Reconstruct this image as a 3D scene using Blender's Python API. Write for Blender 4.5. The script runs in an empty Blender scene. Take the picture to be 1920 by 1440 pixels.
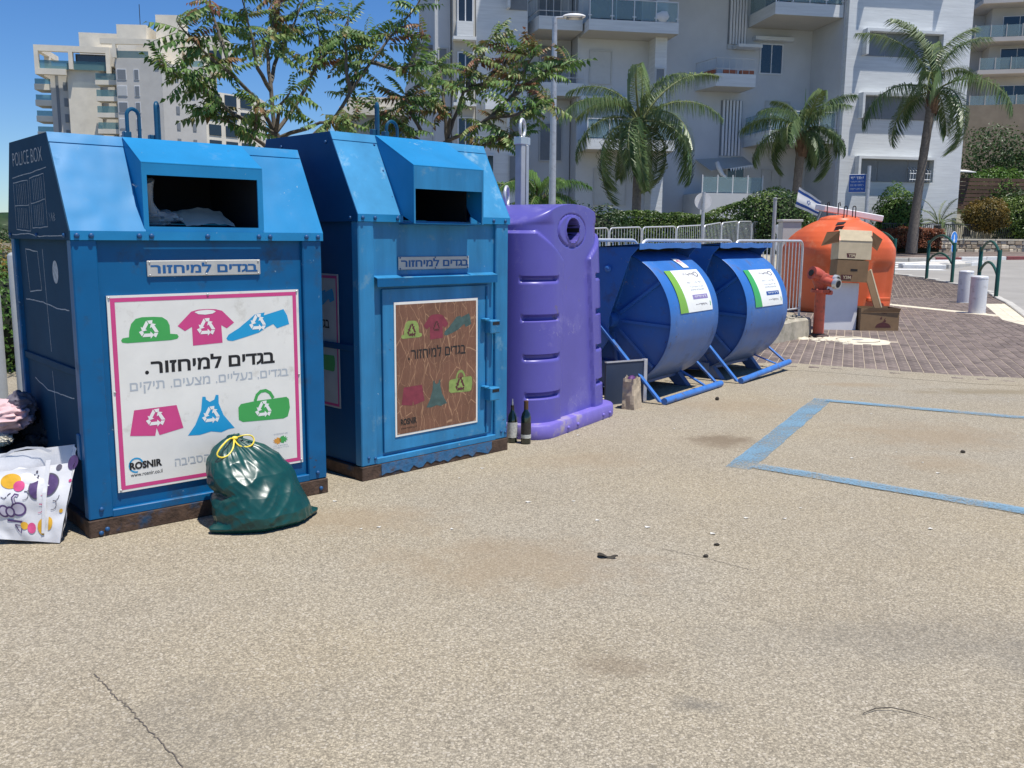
import bpy, bmesh, math, random
from mathutils import Vector, Matrix, noise

RAD = math.radians
scene = bpy.context.scene
COL = scene.collection

# ------------------------------------------------------------------ camera
cam_d = bpy.data.cameras.new('camera'); cam = bpy.data.objects.new('camera', cam_d); COL.objects.link(cam)
scene.camera = cam
cam_d.sensor_width = 36.0; cam_d.lens = 36.0 * 1720 / 1920
cam_d.clip_start = 0.05; cam_d.clip_end = 3000
PITCH, ROLL = RAD(9.1), RAD(0.45)
fwd = Vector((0, math.cos(PITCH), -math.sin(PITCH)))
u0 = Vector((0, math.sin(PITCH), math.cos(PITCH)))
rt = Vector((1, 0, 0)) * math.cos(ROLL) + u0 * math.sin(ROLL)
up = u0 * math.cos(ROLL) - Vector((1, 0, 0)) * math.sin(ROLL)
m = Matrix((rt, up, -fwd)).transposed().to_4x4(); m.translation = (0, 0, 1.5)
cam.matrix_world = m

# ------------------------------------------------------------------ world, sun, exposure
SUN_AZ = 127.0      # degrees clockwise from +Y
SUN_EL = 72.5
world = bpy.data.worlds.new('World'); scene.world = world; world.use_nodes = True
wn = world.node_tree.nodes; wl = world.node_tree.links
sky = wn.new('ShaderNodeTexSky'); sky.sky_type = 'NISHITA'; sky.sun_disc = False
sky.sun_elevation = RAD(SUN_EL); sky.sun_rotation = RAD(SUN_AZ)
sky.air_density = 1.0; sky.dust_density = 0.0; sky.ozone_density = 3.0; sky.altitude = 100
hs = wn.new('ShaderNodeHueSaturation'); hs.inputs['Saturation'].default_value = 1.22
wl.new(sky.outputs[0], hs.inputs['Color']); tint = wn.new('ShaderNodeMix'); tint.data_type = 'RGBA'; tint.blend_type = 'MULTIPLY'; tint.inputs[0].default_value = 1; tint.inputs[7].default_value = (0.90, 1.10, 1.42, 1)
wl.new(hs.outputs[0], tint.inputs[6]); wl.new(tint.outputs[2], wn['Background'].inputs[0]); wn['Background'].inputs[1].default_value = 0.077
sd = bpy.data.lights.new('sun', 'SUN'); sd.energy = 5.0; sd.angle = RAD(0.53); sd.color = (1.0, 0.955, 0.88)
sun = bpy.data.objects.new('sun', sd); COL.objects.link(sun)
sdir = Vector((math.sin(RAD(SUN_AZ)) * math.cos(RAD(SUN_EL)), math.cos(RAD(SUN_AZ)) * math.cos(RAD(SUN_EL)), math.sin(RAD(SUN_EL))))
sun.rotation_euler = sdir.to_track_quat('Z', 'Y').to_euler(); sun.location = sdir * 50
scene.view_settings.view_transform = 'Standard'; scene.view_settings.look = 'None'
scene.view_settings.exposure = 0.16; scene.view_settings.gamma = 1.0

cy = scene.cycles
cy.max_bounces = 5; cy.diffuse_bounces = 3; cy.glossy_bounces = 3; cy.transmission_bounces = 3; cy.transparent_max_bounces = 8; cy.caustics_reflective = False; cy.caustics_refractive = False

# ------------------------------------------------------------------ helpers
def s2l(c):
    c /= 255.0
    return c / 12.92 if c <= 0.04045 else ((c + 0.055) / 1.055) ** 2.4
def RGB(r, g, b): return (s2l(r), s2l(g), s2l(b))

class MB:
    def __init__(s): s.v = []; s.f = []; s.m = []; s.k = 0
    def add(s, vs, fs):
        n = len(s.v); s.v += [tuple(p) for p in vs]
        s.f += [tuple(i + n for i in f) for f in fs]; s.m += [s.k] * len(fs); return s
    def box(s, x0, x1, y0, y1, z0, z1):
        return s.add([(x0,y0,z0),(x1,y0,z0),(x1,y1,z0),(x0,y1,z0),(x0,y0,z1),(x1,y0,z1),(x1,y1,z1),(x0,y1,z1)],
                     [(0,3,2,1),(4,5,6,7),(0,1,5,4),(1,2,6,5),(2,3,7,6),(3,0,4,7)])
    def plate(s, poly, ex):
        n = len(poly); P = [Vector(p) for p in poly]; ex = Vector(ex); Q = [p + ex for p in P]
        nor = Vector((0,0,0))
        for i in range(n): nor += P[i].cross(P[(i+1) % n])
        flip = nor.dot(ex) > 0
        a = tuple(range(n)); b = tuple(range(n, 2*n))
        fs = [a[::-1] if flip else a, b if flip else b[::-1]]
        for i in range(n):
            j = (i + 1) % n
            fs.append((i, j, n + j, n + i) if flip else (j, i, n + i, n + j))
        return s.add(P + Q, fs)
    def tube(s, path, r, n=8, cap=True):
        P = [Vector(p) for p in path]; k = len(P); rs = r if isinstance(r, (list, tuple)) else [r] * k
        T = []
        for i in range(k):
            t = P[min(i+1, k-1)] - P[max(i-1, 0)]
            T.append(t.normalized() if t.length > 1e-9 else Vector((0,0,1)))
        a = T[0].orthogonal().normalized(); vs = []; fs = []
        for i in range(k):
            a = (a - T[i] * a.dot(T[i]))
            a = a.normalized() if a.length > 1e-6 else T[i].orthogonal().normalized()
            b = T[i].cross(a)
            for j in range(n):
                t = 2 * math.pi * j / n
                vs.append(P[i] + (a * math.cos(t) + b * math.sin(t)) * rs[i])
        for i in range(k - 1):
            for j in range(n):
                q = (j + 1) % n
                fs.append((i*n + j, i*n + q, (i+1)*n + q, (i+1)*n + j))
        if cap:
            fs.append(tuple(range(n))[::-1]); fs.append(tuple(range((k-1)*n, k*n)))
        return s.add(vs, fs)
    def lathe(s, prof, n=24, c=(0,0,0), cap=True):
        vs = []; fs = []
        for r, z in prof:
            for j in range(n):
                t = 2 * math.pi * j / n
                vs.append((c[0] + r*math.cos(t), c[1] + r*math.sin(t), c[2] + z))
        for i in range(len(prof) - 1):
            for j in range(n):
                q = (j+1) % n; fs.append((i*n+j, i*n+q, (i+1)*n+q, (i+1)*n+j))
        if cap:
            fs.append(tuple(range(n))[::-1]); fs.append(tuple(range((len(prof)-1)*n, len(prof)*n)))
        return s.add(vs, fs)
    def grid(s, rows, close=False):
        nr = len(rows); nc = len(rows[0]); vs = [p for r in rows for p in r]; fs = []
        for i in range(nr - 1):
            for j in range(nc if close else nc - 1):
                q = (j + 1) % nc
                fs.append((i*nc + j, i*nc + q, (i+1)*nc + q, (i+1)*nc + j))
        return s.add(vs, fs)
    def xf(s, M):
        s.v = [tuple(M @ Vector(p)) for p in s.v]; return s
    def mesh(s, name, mats, smooth=False, bevel=0.0, seg=1, recalc=False, ang=40):
        me = bpy.data.meshes.new(name); me.from_pydata(s.v, [], s.f)
        if not isinstance(mats, (list, tuple)): mats = [mats]
        for q in mats: me.materials.append(q)
        if len(mats) > 1: me.polygons.foreach_set('material_index', s.m)
        if bevel or recalc:
            bm = bmesh.new(); bm.from_mesh(me)
            if recalc: bmesh.ops.recalc_face_normals(bm, faces=bm.faces)
            if bevel:
                es = [e for e in bm.edges if len(e.link_faces) == 2 and e.calc_face_angle(0) > RAD(30)]
                bmesh.ops.bevel(bm, geom=es, offset=bevel, segments=seg, affect='EDGES', clamp_overlap=True, profile=0.5)
            bm.to_mesh(me); bm.free()
        if smooth:
            me.shade_smooth(); me.set_sharp_from_angle(angle=RAD(ang))
        me.update(); return me
    def build(s, name, mats, parent=None, kind=None, **kw):
        return link(name, s.mesh(name, mats, **kw), parent, kind)

def link(name, me, parent=None, kind=None, mw=None):
    o = bpy.data.objects.new(name, me); COL.objects.link(o)
    if parent is not None: o.parent = parent
    if kind: o['kind'] = kind
    if mw is not None: o.matrix_basis = mw
    return o
def tag(o, label, cat, group=None):
    o['label'] = label; o['category'] = cat
    if group: o['group'] = group
    return o
def thing(name, label, cat, loc=(0,0,0), rz=0.0, group=None):
    o = bpy.data.objects.new(name, None); COL.objects.link(o); o.empty_display_size = 0.1
    o.location = loc; o.rotation_euler = (0, 0, rz)
    return tag(o, label, cat, group)
def copy_tree(o, parent=None):
    c = o.copy(); COL.objects.link(c); c.parent = parent
    for ch in list(o.children): copy_tree(ch, c)
    return c
def HEAD(deg): return RAD(90 - deg)       # local x runs along a heading measured clockwise from +Y
def zt(y):                                # the street climbs gently away from the car park
    return 0.037 * max(0.0, min(y, 46.0) - 24.0) + 0.01 * max(0.0, y - 46.0)

# ------------------------------------------------------------------ materials
def mat(name, col, rough=0.6, metal=0.0, var=0.12, vs=5.0, bump=0.0, bs=80.0, spec=0.5, dirt=None, isl=0.0, coat=0.0, streak=False, chips=None, dent=0.0):
    """paint / plaster / plastic: colour broken by noise, optional dirt (colour, amount, scale), optional per-piece variation"""
    m = bpy.data.materials.new(name); m.use_nodes = True; nt = m.node_tree; N = nt.nodes; L = nt.links
    b = N['Principled BSDF']; b.inputs['Roughness'].default_value = rough; b.inputs['Metallic'].default_value = metal
    b.inputs['Specular IOR Level'].default_value = spec; b.inputs['Coat Weight'].default_value = coat
    tc = N.new('ShaderNodeTexCoord'); vec = tc.outputs['Object']
    if streak == 'h':
        mp = N.new('ShaderNodeMapping'); mp.inputs['Scale'].default_value = (.25, .25, 3.0); L.new(vec, mp.inputs[0]); svec = mp.outputs[0]
    elif streak:
        mp = N.new('ShaderNodeMapping'); mp.inputs['Scale'].default_value = (1, 1, 0.12); L.new(vec, mp.inputs[0]); svec = mp.outputs[0]
    else: svec = vec
    nz = N.new('ShaderNodeTexNoise'); nz.inputs['Scale'].default_value = vs; nz.inputs['Detail'].default_value = 5; nz.inputs['Roughness'].default_value = 0.62
    L.new(svec, nz.inputs['Vector'])
    mx = N.new('ShaderNodeMix'); mx.data_type = 'RGBA'
    lo = tuple(c * (1 - var) for c in col); hi = tuple(min(1, c * (1 + var)) for c in col)
    mx.inputs[6].default_value = (*lo, 1); mx.inputs[7].default_value = (*hi, 1)
    mr = N.new('ShaderNodeMapRange'); mr.inputs[1].default_value = 0.3; mr.inputs[2].default_value = 0.7
    L.new(nz.outputs[0], mr.inputs[0]); L.new(mr.outputs[0], mx.inputs[0]); out = mx.outputs[2]
    if isl:
        ge = N.new('ShaderNodeNewGeometry'); oi = N.new('ShaderNodeObjectInfo')
        ad = N.new('ShaderNodeMath'); ad.operation = 'ADD'; L.new(ge.outputs['Random Per Island'], ad.inputs[0]); L.new(oi.outputs['Random'], ad.inputs[1])
        fr = N.new('ShaderNodeMath'); fr.operation = 'FRACT'; L.new(ad.outputs[0], fr.inputs[0])
        m2 = N.new('ShaderNodeMapRange'); m2.inputs[3].default_value = 1 - isl; m2.inputs[4].default_value = 1 + isl; L.new(fr.outputs[0], m2.inputs[0])
        mu = N.new('ShaderNodeMix'); mu.data_type = 'RGBA'; mu.blend_type = 'MULTIPLY'; mu.inputs[0].default_value = 1
        L.new(out, mu.inputs[6]); L.new(m2.outputs[0], mu.inputs[7]); out = mu.outputs[2]
    if dirt:
        dc, da, ds = dirt
        n2 = N.new('ShaderNodeTexNoise'); n2.inputs['Scale'].default_value = ds; n2.inputs['Detail'].default_value = 8; n2.inputs['Roughness'].default_value = 0.7
        L.new(vec, n2.inputs['Vector'])
        r2 = N.new('ShaderNodeMapRange'); r2.inputs[1].default_value = 0.62 - da * 0.3; r2.inputs[2].default_value = 0.72; L.new(n2.outputs[0], r2.inputs[0])
        m3 = N.new('ShaderNodeMix'); m3.data_type = 'RGBA'; m3.inputs[7].default_value = (*dc, 1)
        L.new(r2.outputs[0], m3.inputs[0]); L.new(out, m3.inputs[6]); out = m3.outputs[2]
        if metal < 0.5:
            r3 = N.new('ShaderNodeMapRange'); r3.inputs[3].default_value = rough; r3.inputs[4].default_value = min(1, rough + 0.25)
            L.new(r2.outputs[0], r3.inputs[0]); L.new(r3.outputs[0], b.inputs['Roughness'])
    if chips:
        for (cc, cs, th, st) in chips:
            n4 = N.new('ShaderNodeTexNoise'); n4.inputs['Scale'].default_value = cs; n4.inputs['Detail'].default_value = 3; n4.inputs['Distortion'].default_value = 1.2; L.new(vec, n4.inputs['Vector'])
            n5 = N.new('ShaderNodeTexNoise'); n5.inputs['Scale'].default_value = cs*.12; n5.inputs['Detail'].default_value = 2; L.new(vec, n5.inputs['Vector'])
            sm = N.new('ShaderNodeMath'); sm.operation = 'MULTIPLY_ADD'; sm.inputs[1].default_value = .6; L.new(n5.outputs[0], sm.inputs[0]); L.new(n4.outputs[0], sm.inputs[2])
            r4 = N.new('ShaderNodeMapRange'); r4.inputs[1].default_value = th; r4.inputs[2].default_value = th+.03; r4.inputs[4].default_value = st; L.new(sm.outputs[0], r4.inputs[0])
            m4 = N.new('ShaderNodeMix'); m4.data_type = 'RGBA'; m4.inputs[7].default_value = (*cc, 1); L.new(r4.outputs[0], m4.inputs[0]); L.new(out, m4.inputs[6]); out = m4.outputs[2]
    L.new(out, b.inputs['Base Color'])
    if dent:
        n3 = N.new('ShaderNodeTexNoise'); n3.inputs['Scale'].default_value = 2.6; n3.inputs['Detail'].default_value = 2; L.new(vec, n3.inputs['Vector'])
        bp = N.new('ShaderNodeBump'); bp.inputs['Strength'].default_value = dent; bp.inputs['Distance'].default_value = 0.05
        L.new(n3.outputs[0], bp.inputs['Height']); L.new(bp.outputs[0], b.inputs['Normal'])
    elif bump:
        n3 = N.new('ShaderNodeTexNoise'); n3.inputs['Scale'].default_value = bs; n3.inputs['Detail'].default_value = 4; L.new(svec if streak else vec, n3.inputs['Vector'])
        bp = N.new('ShaderNodeBump'); bp.inputs['Strength'].default_value = bump; bp.inputs['Distance'].default_value = 0.01
        L.new(n3.outputs[0], bp.inputs['Height']); L.new(bp.outputs[0], b.inputs['Normal'])
    m['b'] = 1
    return m
def leafmat(name, cols, rough=0.45, trans=0.25, ns=1.3):
    """foliage: colour ramp over position and over each leaf, with some light through the blade"""
    m = bpy.data.materials.new(name); m.use_nodes = True; nt = m.node_tree; N = nt.nodes; L = nt.links
    b = N['Principled BSDF']; b.inputs['Roughness'].default_value = rough; b.inputs['Specular IOR Level'].default_value = 0.4
    ge = N.new('ShaderNodeNewGeometry'); oi = N.new('ShaderNodeObjectInfo')
    nz = N.new('ShaderNodeTexNoise'); nz.inputs['Scale'].default_value = ns; nz.inputs['Detail'].default_value = 3; L.new(ge.outputs['Position'], nz.inputs['Vector'])
    a = N.new('ShaderNodeMath'); a.operation = 'MULTIPLY_ADD'; a.inputs[1].default_value = 0.45; L.new(ge.outputs['Random Per Island'], a.inputs[0]); 
    a2 = N.new('ShaderNodeMath'); a2.operation = 'MULTIPLY_ADD'; a2.inputs[1].default_value = 0.45; L.new(oi.outputs['Random'], a2.inputs[0])
    a3 = N.new('ShaderNodeMath'); a3.operation = 'MULTIPLY_ADD'; a3.inputs[1].default_value = 1.2; a3.inputs[2].default_value = -0.55
    L.new(nz.outputs[0], a3.inputs[0]); L.new(a3.outputs[0], a2.inputs[2]); L.new(a2.outputs[0], a.inputs[2])
    cr = N.new('ShaderNodeValToRGB'); el = cr.color_ramp.elements
    while len(el) < len(cols): el.new(0.5)
    for i, c in enumerate(cols):
        el[i].position = 0.1 + 0.85 * i / (len(cols) - 1); el[i].color = (*c, 1)
    L.new(a.outputs[0], cr.inputs[0]); L.new(cr.outputs[0], b.inputs['Base Color'])
    tr = N.new('ShaderNodeBsdfTranslucent'); L.new(cr.outputs[0], tr.inputs[0])
    mx = N.new('ShaderNodeMixShader'); mx.inputs[0].default_value = trans
    L.new(b.outputs[0], mx.inputs[1]); L.new(tr.outputs[0], mx.inputs[2]); L.new(mx.outputs[0], N['Material Output'].inputs[0])
    return m
def glassmat(name, col, rough=0.05, alpha=0.35):
    m = bpy.data.materials.new(name); m.use_nodes = True; N = m.node_tree.nodes; L = m.node_tree.links
    b = N['Principled BSDF']; b.inputs['Base Color'].default_value = (*col, 1); b.inputs['Roughness'].default_value = rough
    tr = N.new('ShaderNodeBsdfTransparent'); tr.inputs[0].default_value = (*[0.6 + 0.4*c for c in col], 1); mx = N.new('ShaderNodeMixShader'); mx.inputs[0].default_value = alpha
    L.new(tr.outputs[0], mx.inputs[1]); L.new(b.outputs[0], mx.inputs[2]); L.new(mx.outputs[0], N['Material Output'].inputs[0])
    return m

M = {}
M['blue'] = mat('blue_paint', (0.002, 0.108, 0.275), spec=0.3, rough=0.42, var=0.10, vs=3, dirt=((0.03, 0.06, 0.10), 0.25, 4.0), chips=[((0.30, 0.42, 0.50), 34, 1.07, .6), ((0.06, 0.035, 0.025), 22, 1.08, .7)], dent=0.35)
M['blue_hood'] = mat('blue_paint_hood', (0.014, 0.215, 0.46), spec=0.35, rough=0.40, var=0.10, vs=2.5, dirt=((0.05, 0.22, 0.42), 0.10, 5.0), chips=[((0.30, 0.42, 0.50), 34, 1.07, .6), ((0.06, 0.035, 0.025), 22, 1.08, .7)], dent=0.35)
M['blue_faded'] = mat('blue_paint_faded', (0.022, 0.205, 0.42), rough=0.5, var=0.32, vs=4, streak=True, dirt=((0.14, 0.30, 0.42), 0.18, 7.0), chips=[((0.30, 0.42, 0.50), 34, 1.07, .6), ((0.06, 0.035, 0.025), 22, 1.08, .7)], dent=0.35)
M['blue_side'] = mat('blue_paint_shaded_side', (0.016, 0.060, 0.115), rough=0.75, spec=0.12, var=0.12, vs=3)  # bin paint darkened for the left side, its shade put into the colour
M['blue_side2'] = mat('blue_paint_shaded_side2', (0.003, 0.070, 0.185), rough=0.6, spec=0.2, var=0.12, vs=3)  # same for the second bin: shade of the left side in the colour
M['blue_bolt'] = mat('blue_painted_bolt', (0.01, 0.08, 0.22), rough=0.5)
M['rust'] = mat('rusty_steel', (0.075, 0.045, 0.03), rough=0.85, var=0.5, vs=18, dirt=((0.012, 0.06, 0.13), 0.2, 6.0), bump=0.5, bs=60)
M['peel'] = mat('peeling_blue_paint', (0.03, 0.15, 0.32), rough=0.7, var=0.4, vs=14, dirt=((0.07, 0.045, 0.03), 0.55, 14.0), bump=0.5, bs=40)
M['steel'] = mat('brushed_steel', (0.62, 0.62, 0.60), rough=0.42, metal=0.75, var=0.15, vs=9, streak=True)
M['steel_dull'] = mat('stencil_plate', (0.50, 0.50, 0.47), rough=0.55, metal=0.2, var=0.12, vs=8)
M['poster'] = mat('poster_white', (0.80, 0.79, 0.73), rough=0.38, var=0.06, vs=4, dirt=((0.55, 0.53, 0.46), 0.15, 5.0))
M['poster_grey'] = mat('poster_grey_white', (0.5, 0.5, 0.48), rough=0.5, var=0.1)  # plain sheet, evenly greyer than the front poster
M['pink'] = mat('print_pink', (0.62, 0.06, 0.23), rough=0.4, var=0.05)
M['green'] = mat('print_green', (0.055, 0.38, 0.09), rough=0.4, var=0.05)
M['cyan'] = mat('print_cyan', (0.01, 0.33, 0.62), rough=0.4, var=0.05)
M['black'] = mat('print_black', (0.012, 0.012, 0.013), rough=0.45, var=0.1)
M['greyprint'] = mat('print_grey', (0.45, 0.49, 0.52), rough=0.45, var=0.05)
M['whiteprint'] = mat('print_white', (0.84, 0.84, 0.80), rough=0.4, var=0.04)
M['orangeprint'] = mat('print_orange', (0.75, 0.33, 0.05), rough=0.45, var=0.05)
M['bluetext'] = mat('print_blue', (0.01, 0.10, 0.28), rough=0.5, var=0.1)
M['chalk'] = mat('chalk_line', (0.42, 0.47, 0.50), rough=0.95, var=0.35, vs=40)
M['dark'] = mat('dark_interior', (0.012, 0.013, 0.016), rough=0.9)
M['lime'] = mat('faded_lime_print', (0.25, 0.34, 0.09), rough=0.6, var=0.3, vs=20)
M['fadedpink'] = mat('faded_pink_print', (0.22, 0.035, 0.055), rough=0.6, var=0.25, vs=20)
M['fadedteal'] = mat('faded_teal_print', (0.06, 0.11, 0.10), rough=0.6, var=0.3, vs=20)
M['purple'] = mat('purple_plastic', (0.112, 0.100, 0.395), rough=0.33, var=0.07, vs=2.5, dirt=((0.20, 0.18, 0.46), 0.22, 3.0), chips=[((0.30, 0.27, 0.45), 26, 1.02, .5), ((0.16, 0.13, 0.16), 9, 1.02, .5)], spec=0.4)
M['purple_dusty'] = mat('purple_plastic_dusty', (0.19, 0.15, 0.52), rough=0.5, var=0.1, vs=6, dirt=((0.42, 0.36, 0.30), 0.35, 6.0))
M['drum'] = mat('drum_blue_paint', (0.036, 0.16, 0.48), rough=0.42, var=0.10, vs=3, dirt=((0.07, 0.09, 0.16), 0.25, 3.0), chips=[((0.25, 0.28, 0.33), 30, 1.03, .6), ((0.07, 0.045, 0.035), 16, 1.03, .8)], dent=0.3)
def grey_low(m, z0, z1, col, amt):  # mixes in a flat colour, stronger towards the bottom, broken by noise
    N = m.node_tree.nodes; L = m.node_tree.links; b = N['Principled BSDF']; src = b.inputs['Base Color'].links[0].from_socket
    tc = N.new('ShaderNodeTexCoord'); sx = N.new('ShaderNodeSeparateXYZ'); L.new(tc.outputs['Object'], sx.inputs[0])
    nz = N.new('ShaderNodeTexNoise'); nz.inputs['Scale'].default_value = 6; nz.inputs['Detail'].default_value = 6; L.new(tc.outputs['Object'], nz.inputs['Vector'])
    ad = N.new('ShaderNodeMath'); ad.operation = 'MULTIPLY_ADD'; ad.inputs[1].default_value = .5; L.new(nz.outputs[0], ad.inputs[0]); L.new(sx.outputs[2], ad.inputs[2])
    mr = N.new('ShaderNodeMapRange'); mr.inputs[1].default_value = z1+.25; mr.inputs[2].default_value = z0+.25; mr.inputs[3].default_value = 0; mr.inputs[4].default_value = amt; L.new(ad.outputs[0], mr.inputs[0])
    q = N.new('ShaderNodeMix'); q.data_type = 'RGBA'; q.inputs[7].default_value = (*col, 1); L.new(mr.outputs[0], q.inputs[0]); L.new(src, q.inputs[6]); L.new(q.outputs[2], b.inputs['Base Color'])
grey_low(M['drum'], .1, .85, (.16, .17, .20), .62)
M['drum_bar'] = mat('drum_bar_paint', (0.05, 0.18, 0.52), rough=0.4, var=0.15, vs=12, dirt=((0.12, 0.10, 0.08), 0.15, 9.0))
M['orange'] = mat('orange_plastic', (0.66, 0.115, 0.03), rough=0.42, var=0.10, vs=1.8, dirt=((0.70, 0.22, 0.10), 0.2, 3.0), bump=0.02, bs=12)
M['foam'] = mat('white_foam', (0.8, 0.8, 0.8), rough=0.8, var=0.04)
M['foam_red'] = mat('white_panel_back', (0.72, 0.45, 0.40), rough=0.8, var=0.05)
M['card'] = mat('cardboard', (0.26, 0.165, 0.085), rough=0.85, var=0.12, vs=7, bump=0.05, bs=90)
M['card_light'] = mat('cardboard_faded', (0.60, 0.50, 0.33), rough=0.85, var=0.10, vs=7, bump=0.05, bs=90)
M['card_in'] = mat('cardboard_inside', (0.13, 0.07, 0.032), rough=0.9, var=0.12, vs=7)
M['cardprint'] = mat('cardboard_print', (0.10, 0.03, 0.03), rough=0.8, var=0.15)
M['hydrant'] = mat('hydrant_red', (0.46, 0.085, 0.05), rough=0.5, var=0.18, vs=9, dirt=((0.14, 0.06, 0.05), 0.25, 12.0), bump=0.1, bs=50)
M['metal_grey'] = mat('galvanised_steel', (0.48, 0.49, 0.50), rough=0.42, metal=0.45, var=0.12, vs=14, dirt=((0.25, 0.25, 0.26), 0.2, 10.0))
M['barrier'] = mat('barrier_steel', (0.60, 0.61, 0.62), rough=0.4, metal=0.35, var=0.1, vs=14)
M['post_grey'] = mat('post_grey_paint', (0.36, 0.38, 0.39), rough=0.5, var=0.12, vs=6)
M['whitepaint'] = mat('white_paint', (0.72, 0.72, 0.71), rough=0.5, var=0.06, vs=6, dirt=((0.45, 0.43, 0.40), 0.2, 7.0))
M['bollard'] = mat('bollard_white_paint', (0.66, 0.665, 0.68), rough=0.42, var=0.05, vs=5, dirt=((0.42, 0.40, 0.40), 0.25, 6.0))
M['green_paint'] = mat('dark_green_paint', (0.012, 0.075, 0.052), rough=0.35, var=0.12, vs=6)
M['concrete'] = mat('old_concrete', (0.40, 0.36, 0.28), rough=0.9, var=0.25, vs=5, dirt=((0.20, 0.19, 0.13), 0.45, 4.0), bump=0.4, bs=40)
M['curb'] = mat('kerb_stone', (0.50, 0.48, 0.43), rough=0.85, var=0.14, vs=6, bump=0.2, bs=50, isl=0.08)
M['curb_white'] = mat('kerb_white_paint', (0.70, 0.70, 0.68), rough=0.7, var=0.12, vs=8)
M['curb_red'] = mat('kerb_red_paint', (0.22, 0.06, 0.06), rough=0.7, var=0.2, vs=8)
M['cream_stone'] = mat('cream_paver', (0.66, 0.60, 0.46), rough=0.85, var=0.14, vs=9, isl=0.08, bump=0.2, bs=60)
M['paver'] = mat('paver', (0.165, 0.128, 0.110), rough=0.85, var=0.22, vs=14, isl=0.24, dirt=((0.30, 0.25, 0.20), 0.2, 5.0), bump=0.3, bs=90)
M['mortar'] = mat('joint_sand', (0.40, 0.33, 0.25), rough=0.95, var=0.2, vs=20)
M['bark'] = mat('grey_bark', (0.13, 0.11, 0.085), rough=0.9, var=0.3, vs=18, bump=0.4, bs=50)
M['palm_bark'] = mat('palm_bark', (0.17, 0.145, 0.12), rough=0.9, var=0.3, vs=12, bump=0.5, bs=30)
M['palm_boot'] = mat('palm_boot', (0.15, 0.09, 0.055), rough=0.9, var=0.4, vs=9, bump=0.4, bs=30)
M['rachis'] = mat('leaf_stalk', (0.16, 0.18, 0.06), rough=0.6, var=0.2)
M['leaf'] = leafmat('ailanthus_leaf', [(0.06, 0.125, 0.028), (0.10, 0.20, 0.045), (0.16, 0.26, 0.065), (0.24, 0.29, 0.09), (0.25, 0.15, 0.06)], ns=1.6)
M['leaf_red'] = leafmat('ailanthus_young_leaf', [(0.07, 0.14, 0.035), (0.13, 0.19, 0.05), (0.20, 0.17, 0.06), (0.27, 0.12, 0.06), (0.20, 0.07, 0.045)], ns=1.6)
M['palmleaf'] = leafmat('palm_leaflet', [(0.045, 0.085, 0.03), (0.09, 0.15, 0.05), (0.15, 0.21, 0.075), (0.26, 0.30, 0.14)], rough=0.38, trans=0.15, ns=0.5)
M['palmbright'] = leafmat('young_palm_leaflet', [(0.05, 0.11, 0.025), (0.10, 0.20, 0.04), (0.20, 0.30, 0.08)], rough=0.4, trans=0.25, ns=0.5)
M['hedge'] = leafmat('hedge_leaf', [(0.030, 0.065, 0.014), (0.065, 0.125, 0.022), (0.13, 0.20, 0.035), (0.22, 0.27, 0.06)], rough=0.4, trans=0.2, ns=0.8)
M['shrub'] = leafmat('shrub_leaf', [(0.02, 0.045, 0.014), (0.04, 0.085, 0.02), (0.08, 0.13, 0.03)], rough=0.45, trans=0.2, ns=0.7)
M['bright'] = leafmat('bright_shrub_leaf', [(0.04, 0.10, 0.016), (0.09, 0.19, 0.03), (0.17, 0.26, 0.05)], rough=0.45, trans=0.3, ns=0.7)
M['redflower'] = leafmat('reddish_groundcover_leaf', [(0.06, 0.06, 0.02), (0.16, 0.07, 0.03), (0.30, 0.09, 0.04), (0.20, 0.10, 0.04)], ns=1.0)
M['yellowleaf'] = leafmat('croton_leaf', [(0.05, 0.05, 0.015), (0.13, 0.10, 0.02), (0.26, 0.17, 0.03)], ns=0.9)
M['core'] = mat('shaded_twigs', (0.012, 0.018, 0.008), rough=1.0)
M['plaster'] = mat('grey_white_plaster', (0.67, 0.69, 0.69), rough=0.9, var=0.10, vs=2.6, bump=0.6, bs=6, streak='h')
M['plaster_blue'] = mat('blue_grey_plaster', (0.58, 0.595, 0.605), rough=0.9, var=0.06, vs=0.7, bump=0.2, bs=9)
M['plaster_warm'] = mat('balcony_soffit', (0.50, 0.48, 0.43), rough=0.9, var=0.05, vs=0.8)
M['frame_white'] = mat('white_window_frame', (0.70, 0.71, 0.72), rough=0.5, var=0.03)
M['shutter'] = mat('grey_roller_shutter', (0.20, 0.22, 0.24), rough=0.6, var=0.06)
M['shutter_pale'] = mat('pale_roller_shutter', (0.52, 0.53, 0.52), rough=0.6, var=0.05)
M['shutter_tan'] = mat('tan_roller_shutter', (0.24, 0.22, 0.20), rough=0.6, var=0.06)
M['pane'] = mat('window_glass', (0.02, 0.025, 0.03), rough=0.08, spec=0.8, var=0.2, vs=1.0)
M['railglass'] = glassmat('railing_glass', (0.45, 0.60, 0.62), alpha=0.28)
M['tealglass'] = glassmat('teal_railing_glass', (0.20, 0.38, 0.40), alpha=0.45)
M['stone'] = mat('cream_stone_cladding', (0.78, 0.72, 0.60), rough=0.9, var=0.10, vs=0.5, streak=False, bump=0.1, bs=4)
M['stone_grey'] = mat('grey_stone_cladding', (0.56, 0.54, 0.50), rough=0.9, var=0.08, vs=0.5)
M['stone_tan'] = mat('tan_stone_cladding', (0.34, 0.27, 0.19), rough=0.9, var=0.14, vs=1.5, bump=0.2, bs=6)
M['rubble'] = mat('rubble_stone', (0.52, 0.45, 0.34), rough=0.9, var=0.25, vs=4, isl=0.40, bump=0.4, bs=14)
M['signblue'] = mat('sign_blue', (0.012, 0.07, 0.30), rough=0.4, var=0.05)
M['signcyan'] = mat('traffic_sign_blue', (0.01, 0.22, 0.72), rough=0.35, var=0.04)
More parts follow.
